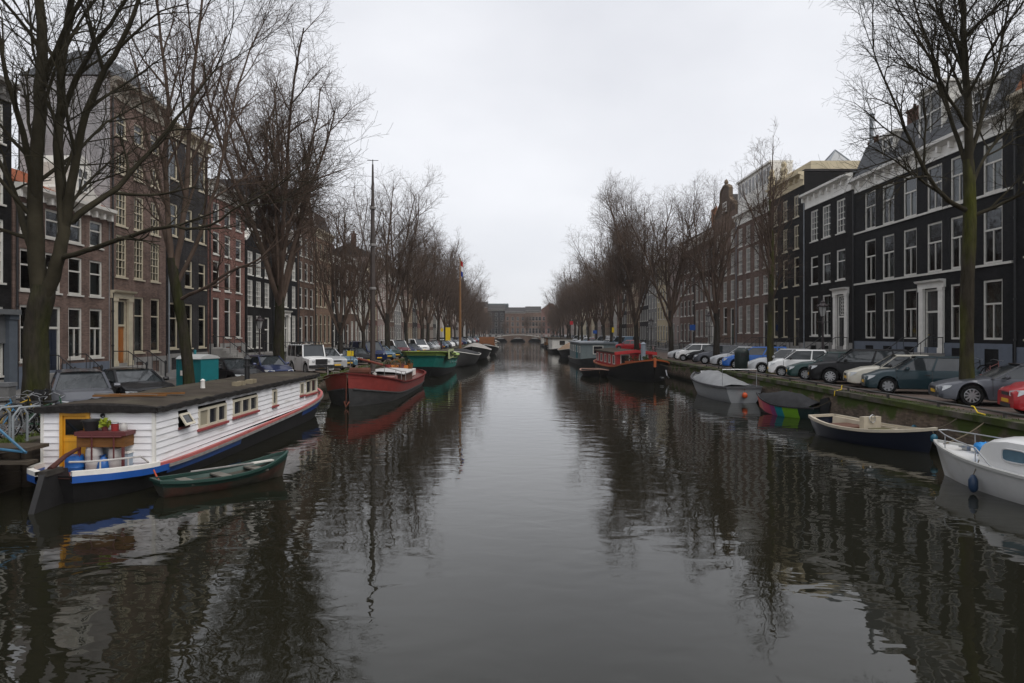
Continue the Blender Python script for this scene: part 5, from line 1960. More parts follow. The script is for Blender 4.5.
class Hull:
    """x forward, z=0 the water line. stations: (t, half beam, sheer z, keel z, fullness, rake): rake shifts the station forward with height"""
    def __init__(self, L_, st, n=30):
        self.L, self.st, self.n = L_, st, n

    def pt(self, t, v, s, out=0.0):
        hb, zs, zk, p, rk = spl(self.st, t)
        hb = max(0.0, hb)
        y = (hb + (out if hb > 0.02 else 0)) * (v ** max(0.08, p)) if v > 0 else 0.0
        return (t * self.L + rk * v, s * y, zk + (zs - zk) * v)

    def skin(self, v0, v1, nv=8, mb=None, out=0.0, split=None):
        m = mb or MB()
        for s in (1, -1):
            rows = []
            for i in range(self.n + 1):
                t = i / self.n
                rows.append([self.pt(t, v0 + (v1 - v0) * j / nv, s, out) for j in range(nv + 1)])
            for i in range(self.n):
                if split:
                    m.cur = split((i + 0.5) / self.n)
                for j in range(nv):
                    m.poly([rows[i][j], rows[i + 1][j], rows[i + 1][j + 1], rows[i][j + 1]])
        m.cur = 0
        # transom
        for t in (0.0, 1.0):
            if self.pt(t, 1, 1)[1] > 0.05:
                if split:
                    m.cur = split(t)
                for j in range(nv):
                    va, vb = v0 + (v1 - v0) * j / nv, v0 + (v1 - v0) * (j + 1) / nv
                    m.poly([self.pt(t, va, 1, out), self.pt(t, va, -1, out), self.pt(t, vb, -1, out), self.pt(t, vb, 1, out)])
        m.cur = 0
        return m

    def deck(self, drop=0.0, inset=0.0, t0=0.0, t1=1.0, mb=None):
        m = mb or MB()
        rows = []
        for i in range(self.n + 1):
            t = t0 + (t1 - t0) * i / self.n
            a = self.pt(t, 1, 1)
            y = max(0.0, a[1] - inset)
            rows.append([(a[0], y, a[2] - drop), (a[0], 0, a[2] - drop + 0.01), (a[0], -y, a[2] - drop)])
        m.grid(rows)
        return m

    def gunwale(self, w_, h_, t0=0.0, t1=1.0, dz=0.0, mb=None, v=1.0, stern=True):
        """a rail of rectangular section round the sheer"""
        m = mb or MB()
        path = []
        ts = [t1 - (t1 - t0) * i / self.n for i in range(self.n + 1)]
        for t in ts[::-1]:
            path.append(self.pt(t, v, 1))
        back = [self.pt(t, v, -1) for t in ts]
        if path[-1][1] < 0.03:
            back = back[1:]
        path += back
        closed = stern
        P = [Vector(p) for p in path]
        n = len(P)
        rows = []
        for i, p in enumerate(P):
            a = P[(i - 1) % n] if closed or i > 0 else p
            b = P[(i + 1) % n] if closed or i < n - 1 else p
            d = (b - a)
            d.z = 0
            nrm = Vector((d.y, -d.x, 0))
            if nrm.length < 1e-6:
                nrm = Vector((0, 1, 0))
            nrm.normalize()
            o = p + Vector((0, 0, dz))
            rows.append([o + nrm * w_ / 2 + Vector((0, 0, -h_ / 2)), o + nrm * w_ / 2 + Vector((0, 0, h_ / 2)), o - nrm * w_ / 2 + Vector((0, 0, h_ / 2)), o - nrm * w_ / 2 + Vector((0, 0, -h_ / 2))])
        if closed:
            rows.append(rows[0])
        m.grid(rows, close=True)
        return m


def fender(label, loc, mat, r=0.14, h=0.45, rope_to=None):
    t = thing("boat_fender", label, "fender", loc, 0, "fenders hung on boats")
    m = MB()
    m.lathe([(0.0, 0), (r * 0.6, 0.03), (r, h * 0.25), (r, h * 0.7), (r * 0.5, h * 0.95), (r * 0.2, h)], 12, cap=False)
    m.build("fender_body", mat, t, 60)
    m = MB()
    m.tube([(0, 0, h - 0.02), tuple(Vector(rope_to) - Vector(loc)) if rope_to else (0, 0, h + 0.4)], 0.012, 5)
    m.build("fender_line", ROPE, t)
    return t


def mooring(label, a, b, sag=0.25, r=0.014, mat=None):
    t = MB()
    a, b = Vector(a), Vector(b)
    pts = []
    for i in range(13):
        f = i / 12
        p = a.lerp(b, f) - Vector((0, 0, sag * 4 * f * (1 - f)))
        pts.append(p)
    t.tube(pts, r, 5)
    return tag(t.build("mooring_line", mat or ROPE), label, "rope", "mooring lines")


def boat(name, label, cat, x, y, ang, group=None):
    return thing(name, label, cat, (x, y, 0), ang, group)


CLAP = M("white_clapboard", (0.82, 0.81, 0.82), rough=0.55, var=0.08, scale=2.2, stretch=(0.6, 0.6, 5), col2=(0.50, 0.47, 0.42), c2scale=1.7, c2pos=(0.56, 0.85))
TAR = M("black_tar", (0.014, 0.013, 0.013), rough=0.6, var=0.4, scale=4, bump=0.2, bscale=12)
FELT = M("roofing_felt", (0.060, 0.050, 0.040), rough=0.92, var=0.4, scale=1.2, bump=0.35, bscale=16, col2=(0.085, 0.075, 0.055), c2scale=0.5)
PINKR = M("faded_red_stripe", (0.42, 0.11, 0.10), rough=0.5, var=0.2, scale=3)
ROYAL = M("royal_blue_paint", (0.012, 0.075, 0.30), rough=0.4, var=0.2, scale=3)
GREYST = M("grey_rail_paint", (0.22, 0.21, 0.20), rough=0.7, var=0.35, scale=5)
YEL = M("mustard_yellow_paint", (0.66, 0.32, 0.02), rough=0.45, var=0.10, scale=3, stretch=(6, 6, 1))
BROWNW = M("weathered_brown_wood", (0.16, 0.075, 0.028), rough=0.75, var=0.35, scale=3, stretch=(1, 1, 6))
MAROON = M("maroon_paint", (0.10, 0.022, 0.022), rough=0.5, var=0.2)
BLUEP = M("blue_plastic", (0.012, 0.10, 0.34), rough=0.4, var=0.15)
GREYP2 = M("pale_plastic", (0.42, 0.40, 0.38), rough=0.55, var=0.2, scale=4)
PLANK = M("grey_deck_planks", (0.17, 0.155, 0.135), rough=0.8, var=0.3, scale=4, stretch=(0.4, 6, 6))
SOIL = M("potting_soil", (0.03, 0.022, 0.016), rough=0.95, var=0.4, scale=14)
PLANTG = M("plant_green", (0.06, 0.10, 0.02), rough=0.7, var=0.4, scale=8)
LIME = M("yellow_green_leaf", (0.30, 0.36, 0.02), rough=0.6, var=0.3, scale=9)


def leaves(m, c, rx, rz, n, sz, rnd=RND):
    for _ in range(n):
        while True:
            p = Vector((rnd.uniform(-1, 1), rnd.uniform(-1, 1), rnd.uniform(-1, 1)))
            if p.length < 1:
                break
        p = Vector((c[0] + p.x * rx, c[1] + p.y * rx, c[2] + p.z * rz))
        a = Vector((rnd.uniform(-1, 1), rnd.uniform(-1, 1), rnd.uniform(-0.3, 1))).normalized()
        b = a.cross(Vector((rnd.uniform(-1, 1), rnd.uniform(-1, 1), rnd.uniform(-1, 1)))).normalized()
        m.poly([p - b * sz * 0.4, p + a * sz, p + b * sz * 0.4, p - a * sz * 0.5], weld=False)


# ---- the white houseboat (x forward = away from the camera)
HX, HY = -9.85, 14.9
HA = radians(90) + 0.012
hb = boat("houseboat", "white clapboard houseboat with yellow door, flat felt roof and blue rimmed black hull", "houseboat", HX, HY, HA)
HLEN = 17.2
hull = Hull(HLEN, [(0.0, 0.35, 0.62, -0.4, 0.3, -0.35), (0.03, 0.95, 0.58, -0.5, 0.3, -0.25), (0.08, 1.32, 0.52, -0.6, 0.25, -0.1), (0.2, 1.42, 0.50, -0.7, 0.2, 0), (0.5, 1.42, 0.58, -0.7, 0.2, 0), (0.8, 1.42, 0.75, -0.7, 0.2, 0.05), (0.92, 1.2, 0.95, -0.6, 0.28, 0.2), (0.98, 0.55, 1.12, -0.5, 0.4, 0.35), (1.0, 0.03, 1.2, -0.4, 0.5, 0.42)], 40)
hull.skin(0, 1, 10).build("hull", TAR, hb, 40)
# the blue belt round the stern and again at the bow, a grey rail between, red walkway edge
m = MB()
hull.gunwale(0.12, 0.15, 0.0, 0.105, -0.075, m, stern=False)
m.build("stern_belt", ROYAL, hb)
for t0, t1 in ((0.105, 0.36), (0.72, 1.0)):
    for s in (1, -1):
        rows = []
        for i in range(17):
            t = t0 + (t1 - t0) * i / 16
            a, b = hull.pt(t, 0.78, s, 0.02), hull.pt(t, 0.93, s, 0.025)
            rows.append([a, b])
        m = MB()
        m.grid(rows)
        m.build("hull_stripe", ROYAL, hb)
hull.gunwale(0.15, 0.07, 0.10, 1.0, -0.05, stern=False).build("rubbing_rail", GREYST, hb)
hull.gunwale(0.12, 0.10, 0.0, 0.085, 0.05, stern=False).build("stern_rim", WHITE, hb)
hull.gunwale(0.10, 0.065, 0.080, 1.0, 0.025, stern=False).build("walkway_edge", PINKR, hb)
hull.deck(0.06, 0.05).build("deck", M("red_deck_paint", (0.20, 0.06, 0.045), rough=0.7, var=0.35, scale=3), hb)
# cabin
c0, c1 = 1.2, 14.8
cw = 1.30


def cab_z(x):
    return 0.46 + 0.30 * ((x - c0) / (c1 - c0)) ** 1.6


CT = 1.86
cab = MB()
# clapboard: each board a shallow wedge, laid round the four sides
bh = 0.155


def clap(mb, p0, p1, nrm, zb0, zb1, ztop, holes=()):
    """boards between p0 and p1 (2-D), bottom height zb0..zb1"""
    p0, p1, nrm = Vector(p0), Vector(p1), Vector(nrm)
    ln = (p1 - p0).length
    z = ztop
    k = 0
    while z > min(zb0, zb1) + 0.01:
        z0 = max(min(zb0, zb1), z - bh)
        segs = [(0.0, ln)]
        for (a, b, ha, hb_) in holes:
            if ha < z - 0.001 and hb_ > z0 + 0.001:
                ns = []
                for (s0, s1) in segs:
                    if b <= s0 or a >= s1:
                        ns.append((s0, s1))
                    else:
                        if a > s0:
                            ns.append((s0, a))
                        if b < s1:
                            ns.append((b, s1))
                segs = ns
        for s0, s1 in segs:
            # follow the sloping foot
            f0, f1 = lerp(zb0, zb1, s0 / ln), lerp(zb0, zb1, s1 / ln)
            za, zb_ = max(z0, f0), max(z0, f1)
            if za >= z and zb_ >= z:
                continue
            za, zb_ = min(za, z), min(zb_, z)
            d = (p1 - p0).normalized()
            A, B = p0 + d * s0, p0 + d * s1
            o, i = nrm * 0.028, nrm * 0.004
            P = [(A.x + o.x, A.y + o.y, za), (B.x + o.x, B.y + o.y, zb_), (B.x + i.x, B.y + i.y, z), (A.x + i.x, A.y + i.y, z)]
            mb.poly(P, weld=False)
            mb.poly([(A.x, A.y, za), (B.x, B.y, zb_), P[1], P[0]], weld=False)
        z -= bh


# window openings on the water side, measured along the boat from the cabin's near corner: (start, end, z low, z high)
WS = [(1.15, 1.65, 1.28, 1.62), (2.25, 4.05, 1.10, 1.62), (4.55, 6.55, 1.14, 1.64), (8.0, 8.45, 1.12, 1.66), (11.2, 11.7, 1.2, 1.7), (11.95, 13.5, 1.16, 1.74)]
DOORW = (0.42, 1.12)     # on the near end, from its left corner
DZ0, DZ1 = 0.50, 1.80
clap(cab, (c0, -cw), (c1, -cw), (0, -1), 0.42, 0.74, CT, WS)
clap(cab, (c0, cw), (c1, cw), (0, 1), 0.42, 0.74, CT)
clap(cab, (c0, cw), (c0, -cw), (-1, 0), 0.42, 0.42, CT, [(DOORW[0], DOORW[1], DZ0 - 0.1, DZ1)])
clap(cab, (c1, cw), (c1, -cw), (1, 0), 0.7, 0.7, CT)
cab.build("cabin_wall", CLAP, hb)
m = MB()
for (x, y) in ((c0, -cw), (c0, cw), (c1, -cw), (c1, cw)):
    m.box(x - 0.035, x + 0.035, y - 0.035, y + 0.035, 0.42 if x < 5 else 0.7, CT)
m.build("corner_board", WHITE, hb)
# the dark room inside
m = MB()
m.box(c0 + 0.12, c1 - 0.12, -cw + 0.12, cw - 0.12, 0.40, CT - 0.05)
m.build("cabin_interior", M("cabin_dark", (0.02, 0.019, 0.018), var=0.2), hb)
# roof with rolled felt edge
rows = []
for i in range(29):
    x = c0 - 0.10 + (c1 - c0 + 0.2) * i / 28
    rows.append([(x, y, CT + 0.05 + 0.10 * (1 - (y / 1.5) ** 2) + 0.012 * sin(x * 3.1 + y * 5)) for y in [-1.4, -1.39, -1.2, -0.6, 0, 0.6, 1.2, 1.39, 1.4]])
r = MB()
r.grid(rows)
r.build("roof", FELT, hb, 50)
r = MB()
pts = []
for i in range(60):
    x = c0 - 0.10 + (c1 - c0 + 0.2) * i / 59
    pts.append((x, -1.4 + 0.012 * sin(i * 1.7), CT + 0.0 + 0.018 * sin(i * 2.3)))
r.grid([[(p[0], p[1] + 0.02, p[2] + 0.07), (p[0], p[1] - 0.03, p[2] + 0.05), (p[0], p[1] - 0.035, p[2] - 0.06), (p[0], p[1] + 0.04, p[2] - 0.07)] for p in pts])
r.grid([[(p[0], 1.4 - 0.02, p[2] + 0.07), (p[0], 1.43, p[2] + 0.05), (p[0], 1.435, p[2] - 0.06), (p[0], 1.36, p[2] - 0.07)] for p in pts])
for xx in (c0 - 0.10, c1 + 0.10):
    r.grid([[(xx + 0.02, y, CT + 0.07 + 0.10 * (1 - (y / 1.5) ** 2)), (xx - 0.03, y, CT + 0.055 + 0.07 * (1 - (y / 1.5) ** 2)), (xx - 0.03, y, CT - 0.06 + 0.01 * sin(y * 9)), (xx + 0.1, y, CT - 0.07)] for y in [-1.43 + 2.86 * i / 16 for i in range(17)]])
r.build("roof_edge", M("torn_felt_edge", (0.025, 0.023, 0.022), rough=0.95, var=0.5, scale=9, bump=0.6, bscale=20), hb)
# windows of the cabin
WCR = M("ivory_window_paint", (0.56, 0.51, 0.40), rough=0.5, var=0.1)
for k, (a, b, z0, z1) in enumerate(WS):
    wn = {1: 3, 2: 3, 5: 2}.get(k, 1)
    w_, h_ = b - a, z1 - z0
    if k == 0:
        # an open top-hung light
        fm = grid_frame(*[[-w_ / 2, -w_ / 2 + 0.06, w_ / 2 - 0.06, w_ / 2], [0, 0.06, h_ - 0.06, h_]], lambda i, j: i != 1 or j != 1, -0.02, 0.02)
        fm.xf(Matrix.Translation((0, 0, h_)) @ Matrix.Rotation(radians(32), 4, 'X') @ Matrix.Translation((0, 0, -h_)))
        f = fm.build("window_frame", WCR, hb, loc=(c0 + (a + b) / 2, -cw - 0.04, z0), rot=pi)
        g_ = MB()
        g_.poly([(-w_ / 2 + 0.05, 0, 0.05), (w_ / 2 - 0.05, 0, 0.05), (w_ / 2 - 0.05, 0, h_ - 0.05), (-w_ / 2 + 0.05, 0, h_ - 0.05)])
        g_.xf(Matrix.Translation((0, 0, h_)) @ Matrix.Rotation(radians(32), 4, 'X') @ Matrix.Translation((0, 0, -h_)))
        g_.build("pane", glass_dark(), f)
        s_ = MB()
        s_.box(c0 + a - 0.03, c0 + b + 0.03, -cw - 0.07, -cw + 0.02, z0 - 0.05, z0 + 0.0)
        s_.build("sill", MAROON, f).matrix_parent_inverse = f.matrix_basis.inverted()
        continue
    uc, us_ = cuts_bars(w_, [(w_ * i / wn, 0.10) for i in range(1, wn)], 0.07)
    vc, vs_ = cuts_bars(h_, [], 0.06)
    fm = grid_frame([u - w_ / 2 for u in uc], vc, lambda i, j: us_[i] or vs_[j], -0.05, 0.05)
    f = fm.build("window_frame", WCR, hb, loc=(c0 + (a + b) / 2, -cw, z0), rot=pi)
    g_ = MB()
    g_.poly([(-w_ / 2 + 0.02, 0.0, 0.02), (w_ / 2 - 0.02, 0.0, 0.02), (w_ / 2 - 0.02, 0.0, h_ - 0.02), (-w_ / 2 + 0.02, 0.0, h_ - 0.02)])
    g_.build("pane", glass_dark("houseboat_pane", (0.02, 0.022, 0.03)), f)
    s_ = MB()
    s_.box(-w_ / 2 - 0.05, w_ / 2 + 0.05, -0.02, 0.10, -0.07, -0.005)
    s_.build("sill", M("red_sill_paint", (0.30, 0.06, 0.06), rough=0.5, var=0.15), f)
    if k in (1,):
        q_ = MB()
        q_.box(w_ / 2 - w_ / 3 + 0.05, w_ / 2 - 0.07, 0.005, 0.012, 0.06, h_ - 0.06)
        q_.build("blind", CURT[1], f)
# door (half door with a dark light)
dw_, dh_ = DOORW[1] - DOORW[0], DZ1 - DZ0
dy = cw - (DOORW[0] + DOORW[1]) / 2
df = grid_frame([-dw_ / 2, -dw_ / 2 + 0.07, dw_ / 2 - 0.07, dw_ / 2], [0, dh_ - 0.07, dh_], lambda i, j: i != 1 or j == 1, -0.05, 0.06).build("door_frame", YEL, hb, loc=(c0, dy, DZ0), rot=radians(90))
d_ = MB()
a = dw_ / 2 - 0.075
d_.box(-a, a, -0.03, 0.01, 0.0, dh_ - 0.08)
d_.box(-a, a, 0.012, 0.022, 0.62, 0.68)
dd = d_.build("door", YEL, hb, loc=(c0, dy, DZ0), rot=radians(90))
d_ = MB()
d_.box(-a + 0.09, a - 0.05, 0.012, 0.03, 0.78, dh_ - 0.15)
d_.build("door_light", glass_dark("door_dark", (0.01, 0.01, 0.011)), dd)
# porthole hole on the near end, chimneys on the roof
m = MB()
m.lathe([(0.05, 0), (0.055, 0.03), (0.0, 0.035)], 10, (0, 0, 0), 'x', cap=False)
m.build("vent_hole", IRON, hb, loc=(c0 - 0.06, -0.12, CT - 0.13))
m = MB()
m.lathe([(0.085, 0), (0.085, 0.55), (0.13, 0.56), (0.13, 0.6), (0.08, 0.62), (0.08, 0.8), (0.14, 0.82), (0.03, 0.95)], 12, (8.9, -0.55, CT + 0.1))
m.build("stove_pipe", IRON, hb, 40)
m = MB()
m.lathe([(0.07, 0), (0.06, 0.25), (0.075, 0.28), (0.0, 0.33)], 10, (5.9, -0.35, CT + 0.1), cap=False)
m.build("roof_vent", WHITE, hb, 40)
for xx in (8.3, 8.6, 7.6, 7.2):
    m = MB()
    m.box(xx - 0.11, xx + 0.11, -0.95, -0.75, CT + 0.1, CT + 0.24)
    m.build("roof_block", M("pale_roof_block", (0.26, 0.22, 0.15), var=0.2), hb)
# rudder hung on the stern, with its head and blade
ru = MB()
ru.prism([(-0.02, 0.74), (-0.72, 0.80), (-1.35, -0.6), (0.35, -0.6), (0.15, 0.35), (0.0, 0.66)], -0.06, 0.06, 'y')
ro = ru.build("rudder", TAR, hb)
m = MB()
m.box(-0.75, -0.2, -0.085, 0.085, 0.68, 0.80)
m.build("rudder_head", M("weathered_rudder", (0.05, 0.045, 0.04), var=0.4, scale=5), ro)
m = MB()
m.tube([(-0.5, 0, 0.8), (0.1, 0.05, 0.98), (0.9, 0.25, 1.02)], [0.06, 0.05, 0.035], 8)
m.build("tiller", M("maroon_tiller", (0.07, 0.03, 0.025), var=0.3), ro)
# stern hand rail
m = MB()
P_ = [Vector(hull.pt(t, 1, -1)) + Vector((0.05, 0.1, 0)) for t in (0.012, 0.02, 0.03, 0.045, 0.06, 0.075)]
m.tube([P_[0] + Vector((0, 0.4, 0.26))] + [p + Vector((0, 0, 0.27)) for p in P_[:-1]] + [P_[-1] + Vector((0.03, 0, 0.05))], 0.022, 6)
for p in (P_[1], P_[3]):
    m.tube([p, p + Vector((0, 0, 0.27))], 0.018, 6)
m.build("stern_railing", GREYP2, hb)


def hbw(x, y, z=0.0):
    v = Matrix.Rotation(HA, 4, 'Z') @ Vector((x, y, z))
    return Vector((HX + v.x, HY + v.y, z))


# things standing on the houseboat's stern deck
t = thing("planter_box", "brown wooden planter on maroon legs in front of the yellow door", "planter", hbw(1.02, -0.42, 0.47), HA)
m = MB()
m.box(-0.24, 0.24, -0.42, 0.67, 0.58, 0.84)
m.build("box", BROWNW, t)
m = MB()
m.box(-0.27, 0.27, -0.46, 0.71, 0.84, 0.93)
m.build("rim_board", MAROON, t)
for x in (-0.22, 0.22):
    for y in (-0.38, 0.62):
        m = MB()
        m.box(x - 0.025, x + 0.025, y - 0.025, y + 0.025, 0, 0.58)
        m.build("leg", MAROON, t)
m = MB()
for x in (-0.28,):
    m.tube([(x, -0.2, 0.28), (x, -0.2, 0.86)], 0.018, 5)
    m.tube([(x, 0.3, 0.28), (x, 0.3, 0.86)], 0.018, 5)
    m.tube([(x, -0.38, 0.82), (x, 0.62, 0.82)], 0.018, 5)
m.build("brace", MAROON, t)
zp = 0.47 + 0.93
t = thing("plant_pot", "black plant pot standing on the planter's end nearest the door", "pot", hbw(1.02, 0.06, zp), HA)
m = MB()
m.lathe([(0.13, 0), (0.19, 0.22), (0.21, 0.22), (0.21, 0.26), (0.17, 0.26), (0.15, 0.2)], 14)
m.build("pot", TRIM, t, 40)
m = MB()
m.lathe([(0.17, 0.2), (0.0, 0.22)], 14, cap=False)
m.build("soil", SOIL, t)
t = thing("potted_plant", "small bright yellow green plant on the planter", "plant", hbw(0.98, -0.28, zp), HA)
m = MB()
m.lathe([(0.06, 0), (0.08, 0.1)], 10)
m.build("pot", MAROON, t)
m = MB()
leaves(m, (0, 0, 0.17), 0.12, 0.13, 60, 0.085)
m.build("foliage", LIME, t)
t = thing("tin_can", "red tin on the planter beside the bright plant", "tin", hbw(1.0, -0.50, zp), HA)
m = MB()
m.lathe([(0.08, 0), (0.08, 0.16), (0.07, 0.17)], 12)
m.build("tin_body", M("faded_red_tin", (0.25, 0.03, 0.03), var=0.2), t)
m = MB()
m.lathe([(0.085, 0.17), (0.08, 0.19), (0.0, 0.195)], 12, cap=False)
m.build("lid", STEEL, t)
t = thing("glass_jar", "pale jar at the planter's far end", "jar", hbw(1.0, -0.70, zp), HA)
m = MB()
m.lathe([(0.07, 0), (0.08, 0.04), (0.08, 0.12), (0.05, 0.15), (0.05, 0.18)], 12)
m.build("jar_body", GREYP2, t, 50)


def barrel(label, x, y, r, h, mat, lid=True):
    t = thing("barrel", label, "barrel", hbw(x, y, 0.47), HA, "barrels on the houseboat stern")
    m = MB()
    m.lathe([(r * 0.88, 0), (r * 0.98, 0.06), (r, h * 0.3), (r * 1.03, h * 0.34), (r, h * 0.38), (r, h * 0.66), (r * 1.03, h * 0.7), (r, h * 0.74), (r * 0.95, h * 0.97), (r * 0.86, h)], 16)
    m.build("drum", mat, t, 35)
    m = MB()
    m.lathe([(r * 0.9, h - 0.01), (r * 0.9, h + 0.03), (0, h + 0.035)], 16, cap=False)
    m.build("lid", mat, t, 35)
barrel("short blue plastic barrel beside the yellow door", 0.86, 0.34, 0.2, 0.36, BLUEP)
barrel("pale drum under the planter, next to the blue barrel", 0.95, -0.06, 0.19, 0.54, GREYP2)
barrel("pale tall canister at the planter's outer end", 0.98, -0.52, 0.15, 0.50, GREYP2)
t = thing("storage_crate", "flattened pale crate under the planter", "crate", hbw(1.1, -0.76, 0.47), HA)
m = MB()
m.box(-0.12, 0.12, -0.06, 0.06, 0, 0.4)
m.build("crate_body", M("pale_blue_crate", (0.30, 0.36, 0.42), var=0.15), t)
m = MB()
m.box(-0.14, 0.14, -0.08, 0.08, 0.4, 0.44)
m.build("crate_lid", WHITE, t)
t = thing("tarpaulin_bag", "crumpled blue bag between the two pale drums", "bag", hbw(0.88, -0.3, 0.46), HA)
m = MB()
m.lathe([(0.13, 0), (0.16, 0.1), (0.12, 0.24), (0.05, 0.36), (0.09, 0.40), (0.0, 0.38)], 9, cap=False)
m.xf(Matrix.Shear('XZ', 4, (0.15, -0.2)))
m.build("bag_body", BLUEP, t, 50)
m = MB()
m.tube([(0.04, 0.0, 0.33), (0.0, -0.07, 0.36), (-0.05, -0.02, 0.34)], 0.012, 5)
m.build("tie", ROPE, t)
mo = mooring("short orange red rope running from the houseboat stern to the green rowing boat", hbw(0.9, -1.45, 0.5), (-7.8, 15.15, 0.36), 0.1, 0.02, M("orange_rope", (0.35, 0.07, 0.04), var=0.2))
# stuff lying on the roof
t = thing("plank_pile", "loose planks and rope lying on the houseboat roof", "planks", hbw(2.9, 0.2, CT + 0.15), HA)
for k, (y, an, mt) in enumerate(((0.0, 0.1, BROWNW), (0.2, -0.15, PLANK), (-0.25, 0.3, BROWNW))):
    m = MB()
    m.box(-0.9, 0.9, -0.05, 0.05, 0, 0.045)
    m.build("plank", mt, t, loc=(0.2 * k, y, 0.015 + 0.004 * k), rot=an + radians(90))

# ---- the green rowing boat tied beside it
GRN = M("dark_green_hull_paint", (0.012, 0.042, 0.032), rough=0.5, var=0.2, scale=3)
GRND = M("worn_boat_bottom", (0.045, 0.042, 0.030), rough=0.7, var=0.5, scale=4, col2=(0.07, 0.03, 0.02))
ra, rb = Vector((-7.95, 15.35)), Vector((-6.05, 17.6))
rang = atan2(rb.y - ra.y, rb.x - ra.x)
rl = (rb - ra).length
rbt = boat("rowing_boat", "green wooden rowing boat with grey thwarts tied beside the white houseboat", "rowing boat", ra.x, ra.y, rang)
rh = Hull(rl, [(0.0, 0.28, 0.38, -0.10, 0.45, -0.15), (0.15, 0.46, 0.33, -0.14, 0.42, -0.05), (0.45, 0.55, 0.31, -0.15, 0.40, 0), (0.75, 0.44, 0.39, -0.13, 0.5, 0.05), (0.93, 0.2, 0.54, -0.08, 0.7, 0.12), (1.0, 0.02, 0.60, -0.04, 0.9, 0.16)], 26)
rh.skin(0, 0.72, 6).build("hull_bottom", GRND, rbt, 40)
rh.skin(0.72, 1, 3).build("hull_side", GRN, rbt, 40)
rh.gunwale(0.07, 0.06).build("gunwale", GRN, rbt)
m = MB()
rows = []
for i in range(15):
    t_ = 0.04 + 0.9 * i / 14
    a = rh.pt(t_, 0.3, 1)
    rows.append([(a[0], a[1], a[2] + 0.04), (a[0], 0, a[2] + 0.02), (a[0], -a[1], a[2] + 0.04)])
m.grid(rows)
m.build("floor_boards", M("wet_floor_boards", (0.07, 0.062, 0.05), rough=0.6, var=0.35, scale=4), rbt)
for t_ in (0.2, 0.48, 0.74):
    a = rh.pt(t_, 0.86, 1)
    m = MB()
    m.box(a[0] - 0.12, a[0] + 0.12, -a[1] + 0.02, a[1] - 0.02, a[2] - 0.03, a[2] + 0.01)
    m.build("thwart", M("grey_thwart", (0.16, 0.15, 0.13), var=0.25, scale=5), rbt)
t = thing("boat_oar", "pale oar lying along the green rowing boat", "oar", (ra.x, ra.y, 0), rang, "oars in the green rowing boat")
m = MB()
m.tube([(0.7, 0.2, 0.42), (2.2, 0.12, 0.42)], 0.022, 6)
m.build("shaft", GREYST, t)
m = MB()
m.box(2.2, 2.75, 0.05, 0.19, 0.405, 0.435)
m.build("blade", OFFW, t)
# ---- generic barge maker
def hullmats(name, cols):
    return [M(f"{name}_{i}", c, rough=0.45, var=0.2, scale=2.5) for i, c in enumerate(cols)]


RUSTR = M("rust_red_topside", (0.27, 0.045, 0.038), rough=0.5, var=0.22, scale=2.0)
GREYH = M("charcoal_hull", (0.055, 0.054, 0.054), rough=0.6, var=0.4, scale=2.5, stretch=(0.6, 1, 2))
BARGE_ST = [(0.0, 1.15, 1.0, -0.5, 0.25, -0.25), (0.04, 1.6, 0.95, -0.6, 0.2, -0.15), (0.12, 1.95, 0.86, -0.7, 0.16, 0), (0.4, 2.05, 0.80, -0.7, 0.14, 0), (0.72, 2.05, 0.95, -0.7, 0.15, 0), (0.86, 1.85, 1.25, -0.7, 0.2, 0.1), (0.95, 1.15, 1.52, -0.6, 0.3, 0.3), (0.985, 0.5, 1.64, -0.5, 0.4, 0.4), (1.0, 0.04, 1.70, -0.4, 0.5, 0.45)]
# red barge: bow towards the camera
bx, by = -8.5, 50.8
bowx, bowy = -8.45, 34.0
ang = atan2(bowy - by, bowx - bx)
BL = sqrt((bowx - bx) ** 2 + (bowy - by) ** 2) - 0.4
rb_ = boat("sailing_barge", "red and charcoal sailing barge with tall dark mast, bow towards the bridge", "barge", bx, by, ang)
h = Hull(BL, BARGE_ST, 44)
h.skin(0, 0.64, 8).build("hull_bottom", GREYH, rb_, 40)
h.skin(0.64, 1, 4).build("topside", RUSTR, rb_, 40)
h.gunwale(0.12, 0.07).build("gunwale", M("dark_red_rail", (0.12, 0.022, 0.02), var=0.2), rb_)
h.gunwale(0.10, 0.06, 0.06, 0.99, 0, v=0.64, stern=False).build("rubbing_rail", GREYH, rb_)
h.deck(0.22, 0.06).build("deck", M("red_oxide_deck", (0.13, 0.045, 0.035), rough=0.7, var=0.35, scale=2), rb_)
z0 = 0.62
m = MB()
m.box(4.2, 8.6, -1.35, 1.35, z0, z0 + 0.55)
for i in range(8):
    m.box(4.4 + i * 0.52, 4.78 + i * 0.52, -1.37, 1.37, z0 + 0.18, z0 + 0.42)
cb_ = m.build("cabin", M("cabin_brown", (0.12, 0.07, 0.055), var=0.2), rb_)
m = MB()
m.grid([[(x, y, z0 + 0.57 + 0.16 * (1 - (y / 1.5) ** 2)) for y in (-1.5, -0.9, 0, 0.9, 1.5)] for x in (4.0, 5.5, 7.2, 8.8)])
m.grid([[(x, y, z0 + 0.52) for y in (-1.5, 1.5)] for x in (4.0, 8.8)])
m.build("cabin_roof", M("pale_cabin_roof", (0.46, 0.45, 0.44), rough=0.6, var=0.15), rb_, 30)
m = MB()
m.box(9.2, 11.6, -1.2, 1.2, z0, z0 + 0.5)
m.build("hatch", M("hatch_grey_red", (0.26, 0.14, 0.12), var=0.2), rb_)
m = MB()
m.box(0.9, 3.2, -1.1, 1.1, 0.7, 1.15)
ws_ = m.build("wheelhouse_base", WHITE, rb_)
m = MB()
